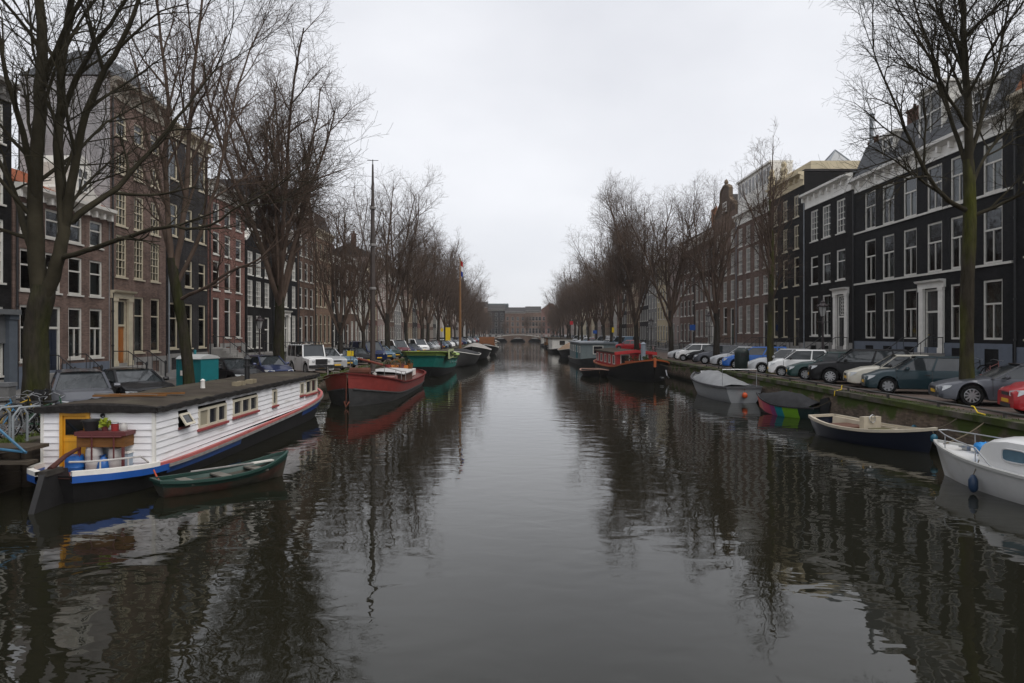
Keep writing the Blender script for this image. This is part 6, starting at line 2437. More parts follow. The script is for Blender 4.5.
m.lathe([(0.34, 0.0), (0.4, 0.02), (0.34, 0.04)], 14, (3.0, 0.0, 1.5), 'x', cap=False)
for i in range(4):
    a_ = pi * i / 4
    m.tube([(3.02, cos(a_) * 0.42, 1.5 + sin(a_) * 0.42), (3.02, -cos(a_) * 0.42, 1.5 - sin(a_) * 0.42)], 0.018, 5)
m.build("steering_wheel", BROWNW, rb_)
m = MB()
m.prism([(1.2, 1.15), (2.2, 1.15), (2.0, 1.42), (1.2, 1.3)], -0.7, 0.7, 'y')
m.build("folded_awning", M("orange_awning", (0.36, 0.12, 0.03), var=0.25), rb_)
m = MB()
m.tube([(8.3, -0.5, z0), (8.3, -0.5, 6.0), (8.3, -0.5, 11.2), (8.3, -0.5, 14.2)], [0.17, 0.155, 0.12, 0.05], 10)
mast = m.build("mast", M("dark_mast", (0.055, 0.042, 0.036), rough=0.6, var=0.3, scale=3), rb_)
m = MB()
m.tube([(8.3, -0.5, 14.1), (8.3, -0.5, 14.5)], 0.03, 5)
m.tube([(8.3, -0.85, 14.45), (8.3, -0.15, 14.45)], 0.02, 5)
m.build("masthead", IRON, mast)
m = MB()
for q in (6.4, 9.1, 11.4):
    m.lathe([(0.17, 0), (0.21, 0.02), (0.21, 0.14), (0.17, 0.16)], 10, (8.3, -0.5, q))
m.build("mast_collar", GREYST, mast)
for a_, b_ in (((8.3, -0.5, 13.6), (16.4, 0, 1.75)), ((8.3, -0.5, 12.8), (7.7, -1.95, 0.95)), ((8.3, -0.5, 12.8), (7.7, 1.95, 0.95)), ((8.3, -0.5, 13.6), (1.2, 0, 1.6))):
    m = MB()
    m.tube([a_, b_], 0.010, 4)
    m.build("stay", IRON, rb_)
m = MB()
m.tube([(8.6, 0.15, 1.75), (14.8, 0.1, 2.35)], [0.075, 0.06], 8)
m.build("boom", M("red_brown_boom", (0.22, 0.07, 0.05), var=0.2), rb_)
m = MB()
m.lathe([(0.13, 0), (0.1, 0.5), (0.13, 0.55), (0.0, 0.6)], 10, (12.6, 0.5, 0.9), cap=False)
m.build("bollard_post", OFFW, rb_)
m = MB()
m.box(13.6, 14.5, -0.3, 0.3, 1.0, 1.45)
m.lathe([(0.22, -0.55), (0.22, 0.55)], 12, (14.0, 0, 1.62), 'y')
m.build("anchor_winch", M("winch_rust", (0.12, 0.05, 0.035), var=0.3), rb_)
m = MB()
for s in (1, -1):
    pp = [Vector(h.pt(t_, 1, s)) for t_ in (0.90, 0.82, 0.74, 0.66)]
    m.tube([p + Vector((0, -s * 0.12, 0.55)) for p in pp], 0.018, 5)
    for p in pp:
        m.tube([p + Vector((0, -s * 0.12, -0.05)), p + Vector((0, -s * 0.12, 0.55))], 0.018, 5)
m.build("bow_railing", GREYST, rb_)
m = MB()
m.tube([(BL + 0.45, 0, 1.55), (BL + 0.62, 0, 0.9), (BL + 0.66, 0, 0.25)], 0.022, 5)
m.tube([(BL + 0.5, -0.12, 0.28), (BL + 0.72, 0, 0.05), (BL + 0.5, 0.12, 0.28)], 0.05, 6)
m.build("anchor", M("rusty_anchor", (0.12, 0.045, 0.03), var=0.3), rb_)
ca, sa = cos(ang), sin(ang)
for k, (dx_, dy_, c_) in enumerate(((2.4, 0.3, 'maroon'), (3.4, -0.5, 'dark red'), (1.6, 0.8, 'brown'))):
    t = thing("deck_tub", f"{c_} plant tub on the stern of the red sailing barge", "tub", (bx + ca * dx_ - sa * dy_, by + sa * dx_ + ca * dy_, 1.16), 0, "tubs on the red sailing barge")
    m = MB()
    m.lathe([(0.16, 0), (0.22, 0.36), (0.24, 0.38), (0.2, 0.38), (0.0, 0.34)], 10, cap=False)
    m.build("pot", [MAROON, RUSTR, BROWNW][k], t)
    m = MB()
    leaves(m, (0, 0, 0.5), 0.22, 0.2, 40, 0.1)
    m.build("foliage", M("winter_foliage", (0.06, 0.045, 0.02), var=0.4, scale=8), t)
mooring("mooring rope from the red sailing barge's bow to the grassy quay", (bowx - 1.0, bowy + 0.8, 1.5), (XL - 0.2, 31.5, QL), 0.15)

# green barge: stern panel with lettering towards the water
gx, gy = -8.1, 74.5      # end nearest the middle of the canal
hx, hy = -8.0, 58.2
ang = atan2(hy - gy, hx - gx)
BL = sqrt((hx - gx) ** 2 + (hy - gy) ** 2)
gb_ = boat("green_barge", "teal green barge with a light green top band and pale name board", "barge", gx, gy, ang)
TEAL = M("teal_green_topside", (0.018, 0.23, 0.19), rough=0.45, var=0.18, scale=2)
LG = M("light_green_band", (0.27, 0.38, 0.08), rough=0.5, var=0.15)
h = Hull(BL, [(0.0, 0.9, 1.7, -0.5, 0.25, -0.3), (0.1, 1.7, 1.55, -0.6, 0.2, -0.1), (0.3, 2.0, 1.5, -0.7, 0.15, 0), (0.6, 2.05, 1.65, -0.7, 0.16, 0), (0.86, 2.0, 1.95, -0.7, 0.3, 0.2), (0.95, 1.75, 2.1, -0.6, 0.5, 0.7), (1.0, 1.3, 2.15, -0.5, 0.6, 1.1)], 36)
h.skin(0, 0.52, 6).build("hull_bottom", TAR, gb_, 40)
h.skin(0.52, 0.87, 5).build("topside", TEAL, gb_, 40)
h.skin(0.87, 1, 2).build("top_band", LG, gb_, 40)
h.gunwale(0.14, 0.08, v=0.87, stern=True).build("rubbing_rail", M("deep_teal_rail", (0.01, 0.07, 0.065), var=0.2), gb_)
h.deck(0.12, 0.05).build("deck", FELT, gb_)
h.gunwale(0.34, 0.05, dz=0.04).build("gunwale", LG, gb_)
m = MB()
m.box(3.0, 11.5, -1.45, 1.45, 1.3, 1.95)
m.build("cabin", TEAL, gb_)
m = MB()
m.grid([[(x, y, 1.97 + 0.12 * (1 - (y / 1.6) ** 2)) for y in (-1.6, -0.8, 0, 0.8, 1.6)] for x in (2.8, 7.5, 11.7)])
m.build("cabin_roof", FELT, gb_, 30)
for i in range(5):
    for s in (1, -1):
        xx = 4.0 + i * 1.55
        f = grid_frame([-0.42, -0.36, 0.36, 0.42], [0, 0.06, 0.38, 0.44], lambda a_, b_: a_ != 1 or b_ != 1, 0, 0.05).build("window_frame", OFFW, gb_, loc=(xx, s * 1.45, 1.44), rot=0 if s > 0 else pi)
        m = MB()
        m.poly([(-0.38, 0.03, 0.4), (0.38, 0.03, 0.4), (0.38, 0.03, 0.04), (-0.38, 0.03, 0.04)])
        m.build("pane", glass_dark(), f)
for i in range(4):
    m = MB()
    p_ = h.pt(0.3 + i * 0.15, 0.7, 1)
    m.lathe([(0.1, 0.0), (0.13, 0.03), (0.1, 0.06), (0.0, 0.03)], 12, (p_[0], p_[2], 0), 'y', cap=False)
    m.v = [(v_[0], v_[1] + p_[1] - p_[2], v_[2] + p_[2]) if False else (v_[0], v_[1] - p_[2] + p_[1], v_[2] + p_[2]) for v_ in m.v]
    m.build("porthole", STEEL, gb_)
m = MB()
m.box(BL - 5.2, BL - 0.6, 2.08, 2.16, 1.50, 2.28)
nb_ = m.build("name_board", M("pale_name_board", (0.40, 0.44, 0.22), rough=0.5, var=0.1), gb_)
m = MB()
for i, (q, kd) in enumerate(zip((-1.5, -0.8, -0.1, 0.6, 1.3), "IVLIS")):
    w_ = 0.05
    x_ = 2.18
    yv = BL - 2.9 - q
    if kd == 'I':
        strokes = [((0, 0), (0, .36))]
    elif kd == 'V':
        strokes = [((-.11, .36), (0, 0)), ((0, 0), (.11, .36))]
    elif kd == 'L':
        strokes = [((-.08, .36), (-.08, 0)), ((-.08, 0), (.1, 0))]
    else:
        strokes = [((.1, .36), (-.08, .32)), ((-.08, .32), (-.08, .2)), ((-.08, .2), (.1, .16)), ((.1, .16), (.1, .03)), ((.1, .03), (-.1, 0))]
    for a_, b_ in strokes:
        m.tube([(yv - a_[0] * 2, x_, 1.68 + a_[1] * 1.2), (yv - b_[0] * 2, x_, 1.68 + b_[1] * 1.2)], 0.04, 4)
m.build("lettering", M("dark_sign_letters", (0.02, 0.03, 0.02), var=0.1), nb_)
m = MB()
m.lathe([(0.09, 0), (0.09, 1.0), (0.14, 1.02), (0.0, 1.15)], 10, (5.4, 0.4, 1.95), cap=False)
m.build("chimney", IRON, gb_)


def cover_boat(name, label, cat, x, y, ang_, L_, bw, fb, hullmat, covermat, ridge=0.55, coverspan=(0.05, 0.95), belt=None):
    b = boat(name, label, cat, x, y, ang_, "small craft moored down the canal")
    h = Hull(L_, [(0.0, bw * 0.7, fb, -0.3, 0.35, -0.1), (0.15, bw * 0.92, fb * 0.95, -0.35, 0.3, 0), (0.5, bw, fb * 0.95, -0.4, 0.28, 0), (0.8, bw * 0.8, fb * 1.15, -0.35, 0.38, 0.05), (0.95, bw * 0.3, fb * 1.35, -0.25, 0.55, 0.15), (1.0, 0.02, fb * 1.42, -0.2, 0.7, 0.2)], 24)
    h.skin(0, 1, 7).build("hull", hullmat, b, 40)
    h.gunwale(0.1, 0.07).build("gunwale", belt or WHITE, b)
    if covermat:
        m = MB()
        rows = []
        for i in range(19):
            t_ = coverspan[0] + (coverspan[1] - coverspan[0]) * i / 18
            p = h.pt(t_, 1, 1)
            hh = ridge * sin(pi * min(1, max(0, i / 18))) ** 0.5
            rows.append([(p[0], p[1] * q, p[2] + 0.04 + hh * (1 - abs(q) ** 1.6)) for q in (-1, -0.85, -0.5, -0.2, 0, 0.2, 0.5, 0.85, 1)])
        m.grid(rows)
        m.build("canvas_cover", covermat, b, 60)
    else:
        h.deck(0.3, 0.1).build("deck", BROWNW, b)
    return b, h


CANV = M("dark_grey_canvas", (0.040, 0.040, 0.042), rough=0.9, var=0.3, scale=2.5, bump=0.5, bscale=2.5)
CANVL = M("pale_canvas", (0.30, 0.28, 0.26), rough=0.9, var=0.2, scale=2.5, bump=0.4, bscale=3)
CANVT = M("tan_canvas", (0.30, 0.21, 0.14), rough=0.9, var=0.25, scale=2.5, bump=0.4, bscale=3)
# left bank, going away
bb, h = cover_boat("canal_boat", "grey boat under dark canvas with a brown flag mast", "boat", -6.3, 88.0, radians(-93), 13.5, 2.0, 1.25, GREYH, CANV, 0.7)
m = MB()
m.tube([(7.6, 0, 1.0), (7.6, 0, 6.0), (7.6, 0, 12.6)], [0.16, 0.15, 0.08], 8)
ms = m.build("mast", M("varnished_mast", (0.20, 0.10, 0.04), rough=0.45, var=0.2, scale=3), bb)
for k, (cc, nm) in enumerate((((0.35, 0.02, 0.02), "red"), ((0.6, 0.6, 0.6), "white"), ((0.02, 0.05, 0.25), "blue"))):
    m = MB()
    za, zb_ = 12.3 - k * 0.6, 11.7 - k * 0.6
    m.grid([[(7.6 + 0.05 * sin(i), 0.08 + i * 0.06, z - 0.05 * i) for z in (za, zb_)] for i in range(5)])
    m.build("flag_band", M(f"flag_{nm}", cc, rough=0.8, var=0.1), ms)
cover_boat("canal_boat", "pale canvas covered boat with a dark hull past the flag mast boat", "boat", -6.0, 110.0, radians(-91), 14, 2.1, 1.35, TAR, CANVL, 1.0)
bb, h = cover_boat("canal_boat", "distant dark barge with a brown varnished wheelhouse", "barge", -5.6, 132.0, radians(-90), 16, 2.2, 1.3, TAR, CANV, 0.5, (0.45, 0.95))
m = MB()
m.box(1.5, 5.5, -1.4, 1.4, 1.0, 3.1)
wh = m.build("wheelhouse", M("varnished_wheelhouse", (0.22, 0.085, 0.03), rough=0.5, var=0.2), bb)
m = MB()
for i in range(4):
    m.box(1.7 + i * 0.95, 2.4 + i * 0.95, -1.42, 1.42, 2.1, 2.9)
m.build("window_frame", glass_dark(), wh)
cover_boat("canal_boat", "distant white hulled boat beyond the brown wheelhouse barge", "boat", -6.2, 150.0, radians(-90), 13, 2.0, 1.4, WHITE, CANVL, 0.9)
cover_boat("small_dinghy", "small white dinghy out past the white hulled boat", "dinghy", -5.3, 118.0, radians(-95), 4.0, 0.8, 0.5, WHITE, None)
cover_boat("small_dinghy", "small red dinghy drifting by the far moored boats", "dinghy", -5.2, 137.0, radians(-90), 5.0, 1.0, 0.6, M("bright_red_hull", (0.4, 0.03, 0.03), var=0.1), None)
for i, (y, mt, cm_, lab) in enumerate(((170, TAR, CANV, "far dark covered barge on the white houseboat's bank, first of three beyond the white hull"), (192, GREYH, CANVT, "far barge with brownish cover on the white houseboat's bank"), (215, TAR, CANVL, "farthest pale covered barge on the white houseboat's bank"))):
    cover_boat("canal_boat", lab, "barge", -7.6, y, radians(-90), 17, 2.2, 1.3, mt, cm_, 0.9)

# ---- right bank: red cabin houseboat, bow towards the camera
bx, by = 9.6, 71.0
bowx, bowy = 10.4, 51.6
ang = atan2(bowy - by, bowx - bx)
BL = sqrt((bowx - bx) ** 2 + (bowy - by) ** 2) - 0.35
ob = boat("red_houseboat", "black houseboat barge with bright red cabin and orange gunwale", "houseboat", bx, by, ang)
ORG = M("orange_gunwale_paint", (0.42, 0.10, 0.03), rough=0.5, var=0.15)
BRED = M("bright_red_cabin", (0.44, 0.026, 0.028), rough=0.45, var=0.15, scale=2)
h = Hull(BL, BARGE_ST, 40)
h.skin(0, 1, 10).build("hull", TAR, ob, 40)
h.gunwale(0.13, 0.12).build("gunwale", ORG, ob)
h.deck(0.2, 0.06).build("deck", PLANK, ob)
m = MB()
m.box(1.2, 12.4, -1.55, 1.55, 0.6, 2.0)
cb_ = m.build("cabin", BRED, ob)
m = MB()
m.prism([(-1.75, 1.97), (-1.75, 2.08), (0, 2.28), (1.75, 2.08), (1.75, 1.97)], 1.0, 12.6)
m.build("cabin_roof", FELT, ob)
m = MB()
m.prism([(-1.82, 1.84), (-1.82, 2.1), (0, 2.31), (1.82, 2.1), (1.82, 1.84), (0, 2.04)], 12.6, 12.85)
m.build("front_fascia", BRED, ob)
for i in range(5):
    for s in (1, -1):
        f = grid_frame([-0.45, -0.38, 0.38, 0.45], [0, 0.07, 0.73, 0.8], lambda a_, b_: a_ != 1 or b_ != 1, 0, 0.06).build("window_frame", WHITE, ob, loc=(2.3 + i * 2.2, s * 1.55, 1.0), rot=0 if s > 0 else pi)
        m = MB()
        m.poly([(-0.4, 0.03, 0.05), (0.4, 0.03, 0.05), (0.4, 0.03, 0.75), (-0.4, 0.03, 0.75)])
        m.build("pane", glass_dark(), f)
for y in (-0.85, 0.75):
    f = grid_frame([-0.4, -0.33, 0.33, 0.4], [0, 0.07, 0.83, 0.9], lambda a_, b_: a_ != 1 or b_ != 1, 0, 0.06).build("window_frame", WHITE, ob, loc=(12.4, y, 1.0), rot=radians(-90))
    m = MB()
    m.poly([(-0.35, 0.03, 0.05), (0.35, 0.03, 0.05), (0.35, 0.03, 0.85), (-0.35, 0.03, 0.85)])
    m.build("pane", glass_dark(), f)
m = MB()
m.lathe([(0.2, 0), (0.2, 2.0), (0.26, 2.02), (0.05, 2.15)], 12, (13.4, 0.5, 0.8))
m.build("chimney_pipe", M("pale_blue_grey_pipe", (0.27, 0.31, 0.36), rough=0.5, var=0.2), ob, 40)
m = MB()
m.box(BL + 0.28, BL + 0.5, -0.09, 0.09, 1.15, 1.85)
m.build("stem_post", ORG, ob)
m = MB()
m.box(BL - 0.28, BL + 0.2, 0.55, 0.75, 0.3, 0.38)
m.tube([(BL + 0.0, 0.95, 0.9), (BL + 0.22, 0.98, 0.5), (BL + 0.1, 1.15, 0.32)], 0.05, 6)
m.build("anchor", STEEL, ob)
ca, sa = cos(ang), sin(ang)
FOLI = M("pot_plant_leaves", (0.045, 0.07, 0.02), rough=0.7, var=0.45, scale=8)
for k, (dx_, dy_, lab, pm_, r_) in enumerate(((14.3, -0.9, "orange crate on the red houseboat's foredeck", ORG, 0.34), (15.3, 0.25, "black tub with sticks on the red houseboat's foredeck", TRIM, 0.3), (16.2, 1.0, "leafy tub at the red houseboat's bow by the quay", TRIM, 0.34), (15.2, -0.5, "pale brown pot on the red houseboat's foredeck", BROWNW, 0.25), (14.6, 1.25, "grey chest pot on the red houseboat's foredeck", GREYST, 0.35))):
    t = thing("deck_planter", lab, "planter", (bx + ca * dx_ - sa * dy_, by + sa * dx_ + ca * dy_, 0.95), 0, "pots on the red houseboat's foredeck")
    m = MB()
    m.lathe([(r_ * 0.75, -0.15), (r_, 0.4), (r_ * 1.06, 0.44), (r_ * 0.9, 0.44), (0, 0.4)], 10, cap=False)
    m.build("pot", pm_, t)
    m = MB()
    leaves(m, (0, 0, 0.6), r_ * 1.1, 0.3, 60, 0.13)
    m.build("foliage", FOLI if k in (2, 1) else M("winter_foliage", (0.06, 0.045, 0.02)), t)
mooring("mooring rope from the red houseboat's bow to the quay", (10.6, 52.2, 1.4), (XR + 0.15, 49.8, Q), 0.2)
# little boat beside it
cover_boat("small_dinghy", "small dark dinghy with a pinkish rim beside the red houseboat", "dinghy", 6.7, 62.3, radians(-88), 5.2, 1.15, 0.5, TAR, None, belt=M("pinkish_rim", (0.42, 0.27, 0.22), var=0.15))


def box_houseboat(label, x, y, L_, wd, col, z1, roofm, ang_=-90, nwin=5, hullm=TAR, bow=1.4):
    b = boat("houseboat", label, "houseboat", x, y, radians(ang_))
    h = Hull(L_, [(0.0, wd * 0.45, 0.7, -0.5, 0.2, 0), (0.06, wd * 0.52, 0.65, -0.6, 0.15, 0), (0.5, wd * 0.54, 0.6, -0.6, 0.12, 0), (0.9, wd * 0.45, 0.75, -0.6, 0.2, 0.1), (0.98, wd * 0.2, 0.95, -0.4, 0.4, 0.3), (1, 0.03, 1.0, -0.4, 0.5, 0.35)], 20)
    h.skin(0, 1, 6).build("hull", hullm, b, 40)
    h.deck(0.08, 0.02).build("deck", PLANK, b)
    m = MB()
    m.box(0.8, L_ - bow - 0.8, -wd * 0.44, wd * 0.44, 0.5, z1)
    m.build("cabin", col, b)
    m = MB()
    m.box(0.6, L_ - bow - 0.6, -wd * 0.48, wd * 0.48, z1, z1 + 0.14)
    m.build("roof", roofm, b)
    for i in range(nwin):
        for s in (1, -1):
            xx = 1.8 + i * (L_ - bow - 3.4) / max(1, nwin - 1)
            f = grid_frame([-0.5, -0.42, 0.42, 0.5], [0, 0.08, 0.72, 0.8], lambda a_, b_: a_ != 1 or b_ != 1, 0, 0.06).build("window_frame", WHITE, b, loc=(xx, s * wd * 0.44, z1 - 1.1), rot=0 if s > 0 else pi)
            m = MB()
            m.poly([(-0.45, 0.03, 0.05), (0.45, 0.03, 0.05), (0.45, 0.03, 0.75), (-0.45, 0.03, 0.75)])
            m.build("pane", glass_dark(), f)
    f = grid_frame([-0.6, -0.52, 0.52, 0.6], [0, 0.08, 0.92, 1.0], lambda a_, b_: a_ != 1 or b_ != 1, 0, 0.06).build("window_frame", WHITE, b, loc=(L_ - bow - 0.8, 0, z1 - 1.25), rot=radians(-90))
    m = MB()
    m.poly([(-0.55, 0.03, 0.05), (0.55, 0.03, 0.05), (0.55, 0.03, 0.95), (-0.55, 0.03, 0.95)])
    m.build("pane", glass_dark(), f)
    return b


GT = M("grey_teal_cladding", (0.155, 0.19, 0.195), rough=0.6, var=0.15)
b_ = box_houseboat("grey houseboat with a teal panel beyond the red houseboat", 9.4, 96.0, 19.0, 4.6, GT, 2.55, ZINC, -90, 6, GREYH)
m = MB()
m.box(11.0, 13.0, -2.06, -2.0, 0.7, 2.3)
m.box(11.0, 13.0, 2.0, 2.06, 0.7, 2.3)
m.build("teal_panel", M("teal_panel_paint", (0.03, 0.16, 0.19), var=0.15), b_)
m = MB()
m.box(16.15, 16.75, 0.7, 1.9, 0.55, 2.75)
m.build("end_cupboard", M("dark_blue_cupboard", (0.03, 0.05, 0.075), var=0.15), b_)
cover_boat("canal_boat", "tan covered boat with a pale band beyond the grey houseboat", "boat", 8.9, 119.0, radians(-90), 17, 2.1, 1.1, TAR, CANVT, 1.3, belt=OFFW)
box_houseboat("distant white houseboat beyond the tan covered boat", 8.7, 146.0, 17.0, 4.4, WHITE, 2.7, FELT, -90, 5)
for i, (y, lab, mt) in enumerate(((170.0, "far grey houseboat on the red barge's bank", GREYP), (194.0, "far brown houseboat on the red barge's bank", BROWNW), (220.0, "farthest pale houseboat on the red barge's bank", OFFW))):
    box_houseboat(lab, 9.6, y, 17.0, 4.4, mt, 2.6, FELT, -90, 4)

# ---- grey launch under its cover, stern towards the camera
GLH = M("pale_grey_gelcoat", (0.30, 0.31, 0.32), rough=0.4, var=0.12, scale=2)
sx0, sy0 = 12.0, 36.2
la = boat("motor_launch", "pale grey launch with raised grey canopy and orange buoy on its stern", "motor boat", sx0, sy0, radians(95))
h = Hull(6.9, [(0.0, 0.98, 0.82, -0.3, 0.28, -0.12), (0.2, 1.12, 0.80, -0.4, 0.28, 0), (0.5, 1.15, 0.84, -0.4, 0.3, 0), (0.75, 0.95, 0.96, -0.4, 0.4, 0.1), (0.92, 0.42, 1.10, -0.3, 0.55, 0.3), (1.0, 0.02, 1.2, -0.2, 0.7, 0.45)], 32)
h.skin(0, 1, 8).build("hull", GLH, la, 40)
h.gunwale(0.13, 0.10).build("gunwale", M("dark_grey_fender_rail", (0.10, 0.10, 0.105), var=0.2), la)
h.deck(0.06, 0.05, 0.0, 1.0).build("deck", M("grey_deck_paint", (0.20, 0.20, 0.20), var=0.2), la)
m = MB()
rows = []
for i in range(17):
    t_ = 0.12 + 0.72 * i / 16
    p = h.pt(t_, 1, 1)
    hh = prof(t_, [(0.12, 0.1), (0.2, 0.3), (0.45, 0.52), (0.62, 0.6), (0.70, 0.55), (0.78, 0.25), (0.84, 0.05)])
    rows.append([(p[0], p[1] * q * 0.88, p[2] + hh * (1 - abs(q) ** 2.6) + 0.02 * sin(i * 2 + q * 5)) for q in (-1, -0.9, -0.7, -0.35, 0, 0.35, 0.7, 0.9, 1)])
m.grid(rows)
m.build("canvas_cover", M("grey_pvc_canopy", (0.215, 0.22, 0.225), rough=0.6, var=0.2, scale=2, bump=0.35, bscale=3), la, 60)
m = MB()
m.grid([[(4.78 + 0.12 * v, y, h.pt(0.7, 1, 1)[2] + 0.2 + 0.32 * v) for v in (0, 1)] for y in (-0.55, -0.2, 0.2, 0.55)])
m.build("clear_window", M("milky_plastic_window", (0.36, 0.37, 0.38), rough=0.25, var=0.15), la)
m = MB()
m.tube([(0.5, -0.95, 0.82), (0.5, -0.95, 1.75), (0.5, 0.95, 1.75), (0.5, 0.95, 0.82)], 0.018, 6)
m.build("stern_hoop", STEEL, la)
fender("orange buoy hanging on the grey launch's stern", (12.0, 35.98, 0.25), M("orange_buoy", (0.62, 0.09, 0.02), rough=0.4, var=0.1), 0.14, 0.32, (12.0, 36.05, 0.86))
mooring("mooring rope from the grey launch's stern to the quay", (12.9, 36.3, 0.8), (XR + 0.1, 34.2, Q), 0.1)

# ---- small boat with rainbow stripes under a dark tarpaulin
cols_ = [(0.62, 0.15, 0.11), (0.58, 0.08, 0.14), (0.36, 0.07, 0.26), (0.012, 0.30, 0.36), (0.22, 0.48, 0.03), (0.015, 0.035, 0.035)]
RM = [M(f"stripe_{n}", c, rough=0.45, var=0.12) for n, c in zip(("coral", "pink", "purple", "turquoise", "lime", "dark"), cols_)]
ra, rb = Vector((13.05, 29.3)), Vector((11.45, 32.0))
rang = atan2(rb.y - ra.y, rb.x - ra.x)
sk = boat("striped_boat", "small boat under a dark tarpaulin with rainbow blocks painted along its side", "boat", ra.x, ra.y, rang)
h = Hull((rb - ra).length, [(0.0, 0.62, 0.50, -0.25, 0.35, -0.05), (0.3, 0.82, 0.46, -0.3, 0.32, 0), (0.6, 0.80, 0.50, -0.3, 0.36, 0), (0.85, 0.45, 0.66, -0.25, 0.5, 0.1), (0.96, 0.14, 0.80, -0.15, 0.7, 0.2), (1.0, 0.02, 0.86, -0.1, 0.8, 0.25)], 30)
h.skin(0, 0.36, 4).build("hull_bottom", TAR, sk, 40)
h.skin(0.36, 1, 4, split=lambda t_: 5 if t_ < 0.20 else 4 if t_ < 0.42 else 3 if t_ < 0.56 else 2 if t_ < 0.68 else 1 if t_ < 0.86 else 0).build("hull_side", RM, sk, 40)
h.gunwale(0.08, 0.06).build("gunwale", TRIM, sk)
m = MB()
rows = []
for i in range(15):
    t_ = 0.06 + 0.86 * i / 14
    p = h.pt(t_, 1, 1)
    hh = prof(t_, [(0.06, 0.15), (0.3, 0.5), (0.6, 0.55), (0.92, 0.12)])
    rows.append([(p[0], p[1] * q * 1.04, p[2] + 0.05 + hh * max(0, 1 - abs(q) ** 1.3) - (0.06 if abs(q) == 1 else 0)) for q in (-1, -0.9, -0.5, 0, 0.5, 0.9, 1)])
m.grid(rows)
m.build("tarpaulin", CANV, sk, 60)
m = MB()
m.prism([(-0.05, 0.2), (-0.45, 0.25), (-0.55, 0.75), (-0.35, 0.95), (-0.05, 0.85)], -0.17, 0.17, 'y')
m.prism([(-0.25, -0.4), (-0.38, -0.4), (-0.34, 0.25), (-0.2, 0.25)], -0.05, 0.05, 'y')
m.build("outboard_motor", M("dark_outboard", (0.016, 0.017, 0.018), rough=0.45, var=0.2), sk)
mooring("mooring rope from the striped boat to the quay", (12.6, 29.1, 0.5), (XR + 0.05, 28.0, Q), 0.1)

# ---- dark blue sloop with cream deck
ra, rb = Vector((11.3, 25.1)), Vector((12.65, 21.0))
rang = atan2(rb.y - ra.y, rb.x - ra.x)
sl_len = (rb - ra).length
sl = boat("open_sloop", "open dark blue sloop with cream deck and wooden seat against the mossy wall", "boat", ra.x, ra.y, rang)
NAVY = M("dark_navy_hull", (0.006, 0.010, 0.024), rough=0.3, var=0.2, scale=3, coat=0.3)
IVORY = M("ivory_deck_paint", (0.50, 0.44, 0.34), rough=0.5, var=0.15, scale=3)
h = Hull(sl_len, [(0.0, 0.55, 0.62, -0.3, 0.4, -0.15), (0.1, 0.80, 0.56, -0.35, 0.36, 0), (0.35, 1.0, 0.48, -0.4, 0.33, 0), (0.65, 0.92, 0.50, -0.4, 0.36, 0), (0.85, 0.52, 0.60, -0.35, 0.5, 0.1), (0.96, 0.16, 0.70, -0.2, 0.7, 0.2), (1.0, 0.02, 0.75, -0.1, 0.8, 0.25)], 32)
h.skin(0, 1, 8).build("hull", NAVY, sl, 40)
h.gunwale(0.10, 0.09, dz=0.02).build("gunwale", IVORY, sl)
h.deck(0.02, 0.03, 0.56, 1.0).build("foredeck", IVORY, sl)
m = MB()
rows = []
for i in range(13):
    t_ = 0.02 + 0.56 * i / 12
    o, n_ = h.pt(t_, 1, 1), 0.20
    rows.append([(o[0], o[1], o[2]), (o[0], max(0, o[1] - n_), o[2] + 0.01), (o[0], max(0, o[1] - n_ - 0.02), o[2] - 0.32), (o[0], 0, o[2] - 0.36), (o[0], -max(0, o[1] - n_ - 0.02), o[2] - 0.32), (o[0], -max(0, o[1] - n_), o[2] + 0.01), (o[0], -o[1], o[2])])
m.grid(rows)
m.build("cockpit", IVORY, sl)
m = MB()
m.box(0.35, 1.45, -0.62, 0.62, 0.30, 0.42)
m.build("seat", M("reddish_brown_seat", (0.12, 0.045, 0.022), rough=0.5, var=0.25, scale=4), sl)
m = MB()
m.box(1.75, 1.95, -0.12, 0.62, 0.3, 0.82)
m.build("console", IVORY, sl)
m = MB()
m.lathe([(0.13, 0.0), (0.15, 0.012), (0.13, 0.024)], 12, (1.98, 0.2, 0.76), 'x', cap=False)
m.tube([(1.95, 0.2, 0.76), (1.95, 0.34, 0.76)], 0.01, 4)
m.tube([(1.95, 0.2, 0.64), (1.95, 0.2, 0.88)], 0.01, 4)
m.build("steering_wheel", STEEL, sl)
m = MB()
m.box(2.3, 3.2, -0.3, 0.35, 0.42, 0.50)
m.build("hatch_cover", M("olive_hatch", (0.12, 0.11, 0.06), var=0.25), sl)
TFEN = M("teal_blue_fender", (0.012, 0.11, 0.17), rough=0.4, var=0.15)
ca, sa = cos(rang), sin(rang)
L2W = lambda x, y, z: (ra.x + ca * x - sa * y, ra.y + sa * x + ca * y, z)
t = fender("teal fender at the bow of the dark blue sloop", L2W(sl_len + 0.28, -0.1, 0.36), TFEN, 0.10, 0.26, L2W(sl_len + 0.1, 0, 0.76))
t = fender("teal fender lying by the sloop's middle, next to the wall", L2W(2.9, 1.02, 0.30), TFEN, 0.10, 0.34, L2W(2.9, 0.9, 1.0))
t = fender("small teal fender between the sloop's bow and middle", L2W(3.8, 0.85, 0.34), TFEN, 0.08, 0.26, L2W(3.8, 0.7, 0.75))
mooring("mooring rope from the sloop's bow up the mossy wall", L2W(sl_len + 0.1, 0, 0.74), (XR + 0.02, 20.4, Q), 0.12, 0.02)

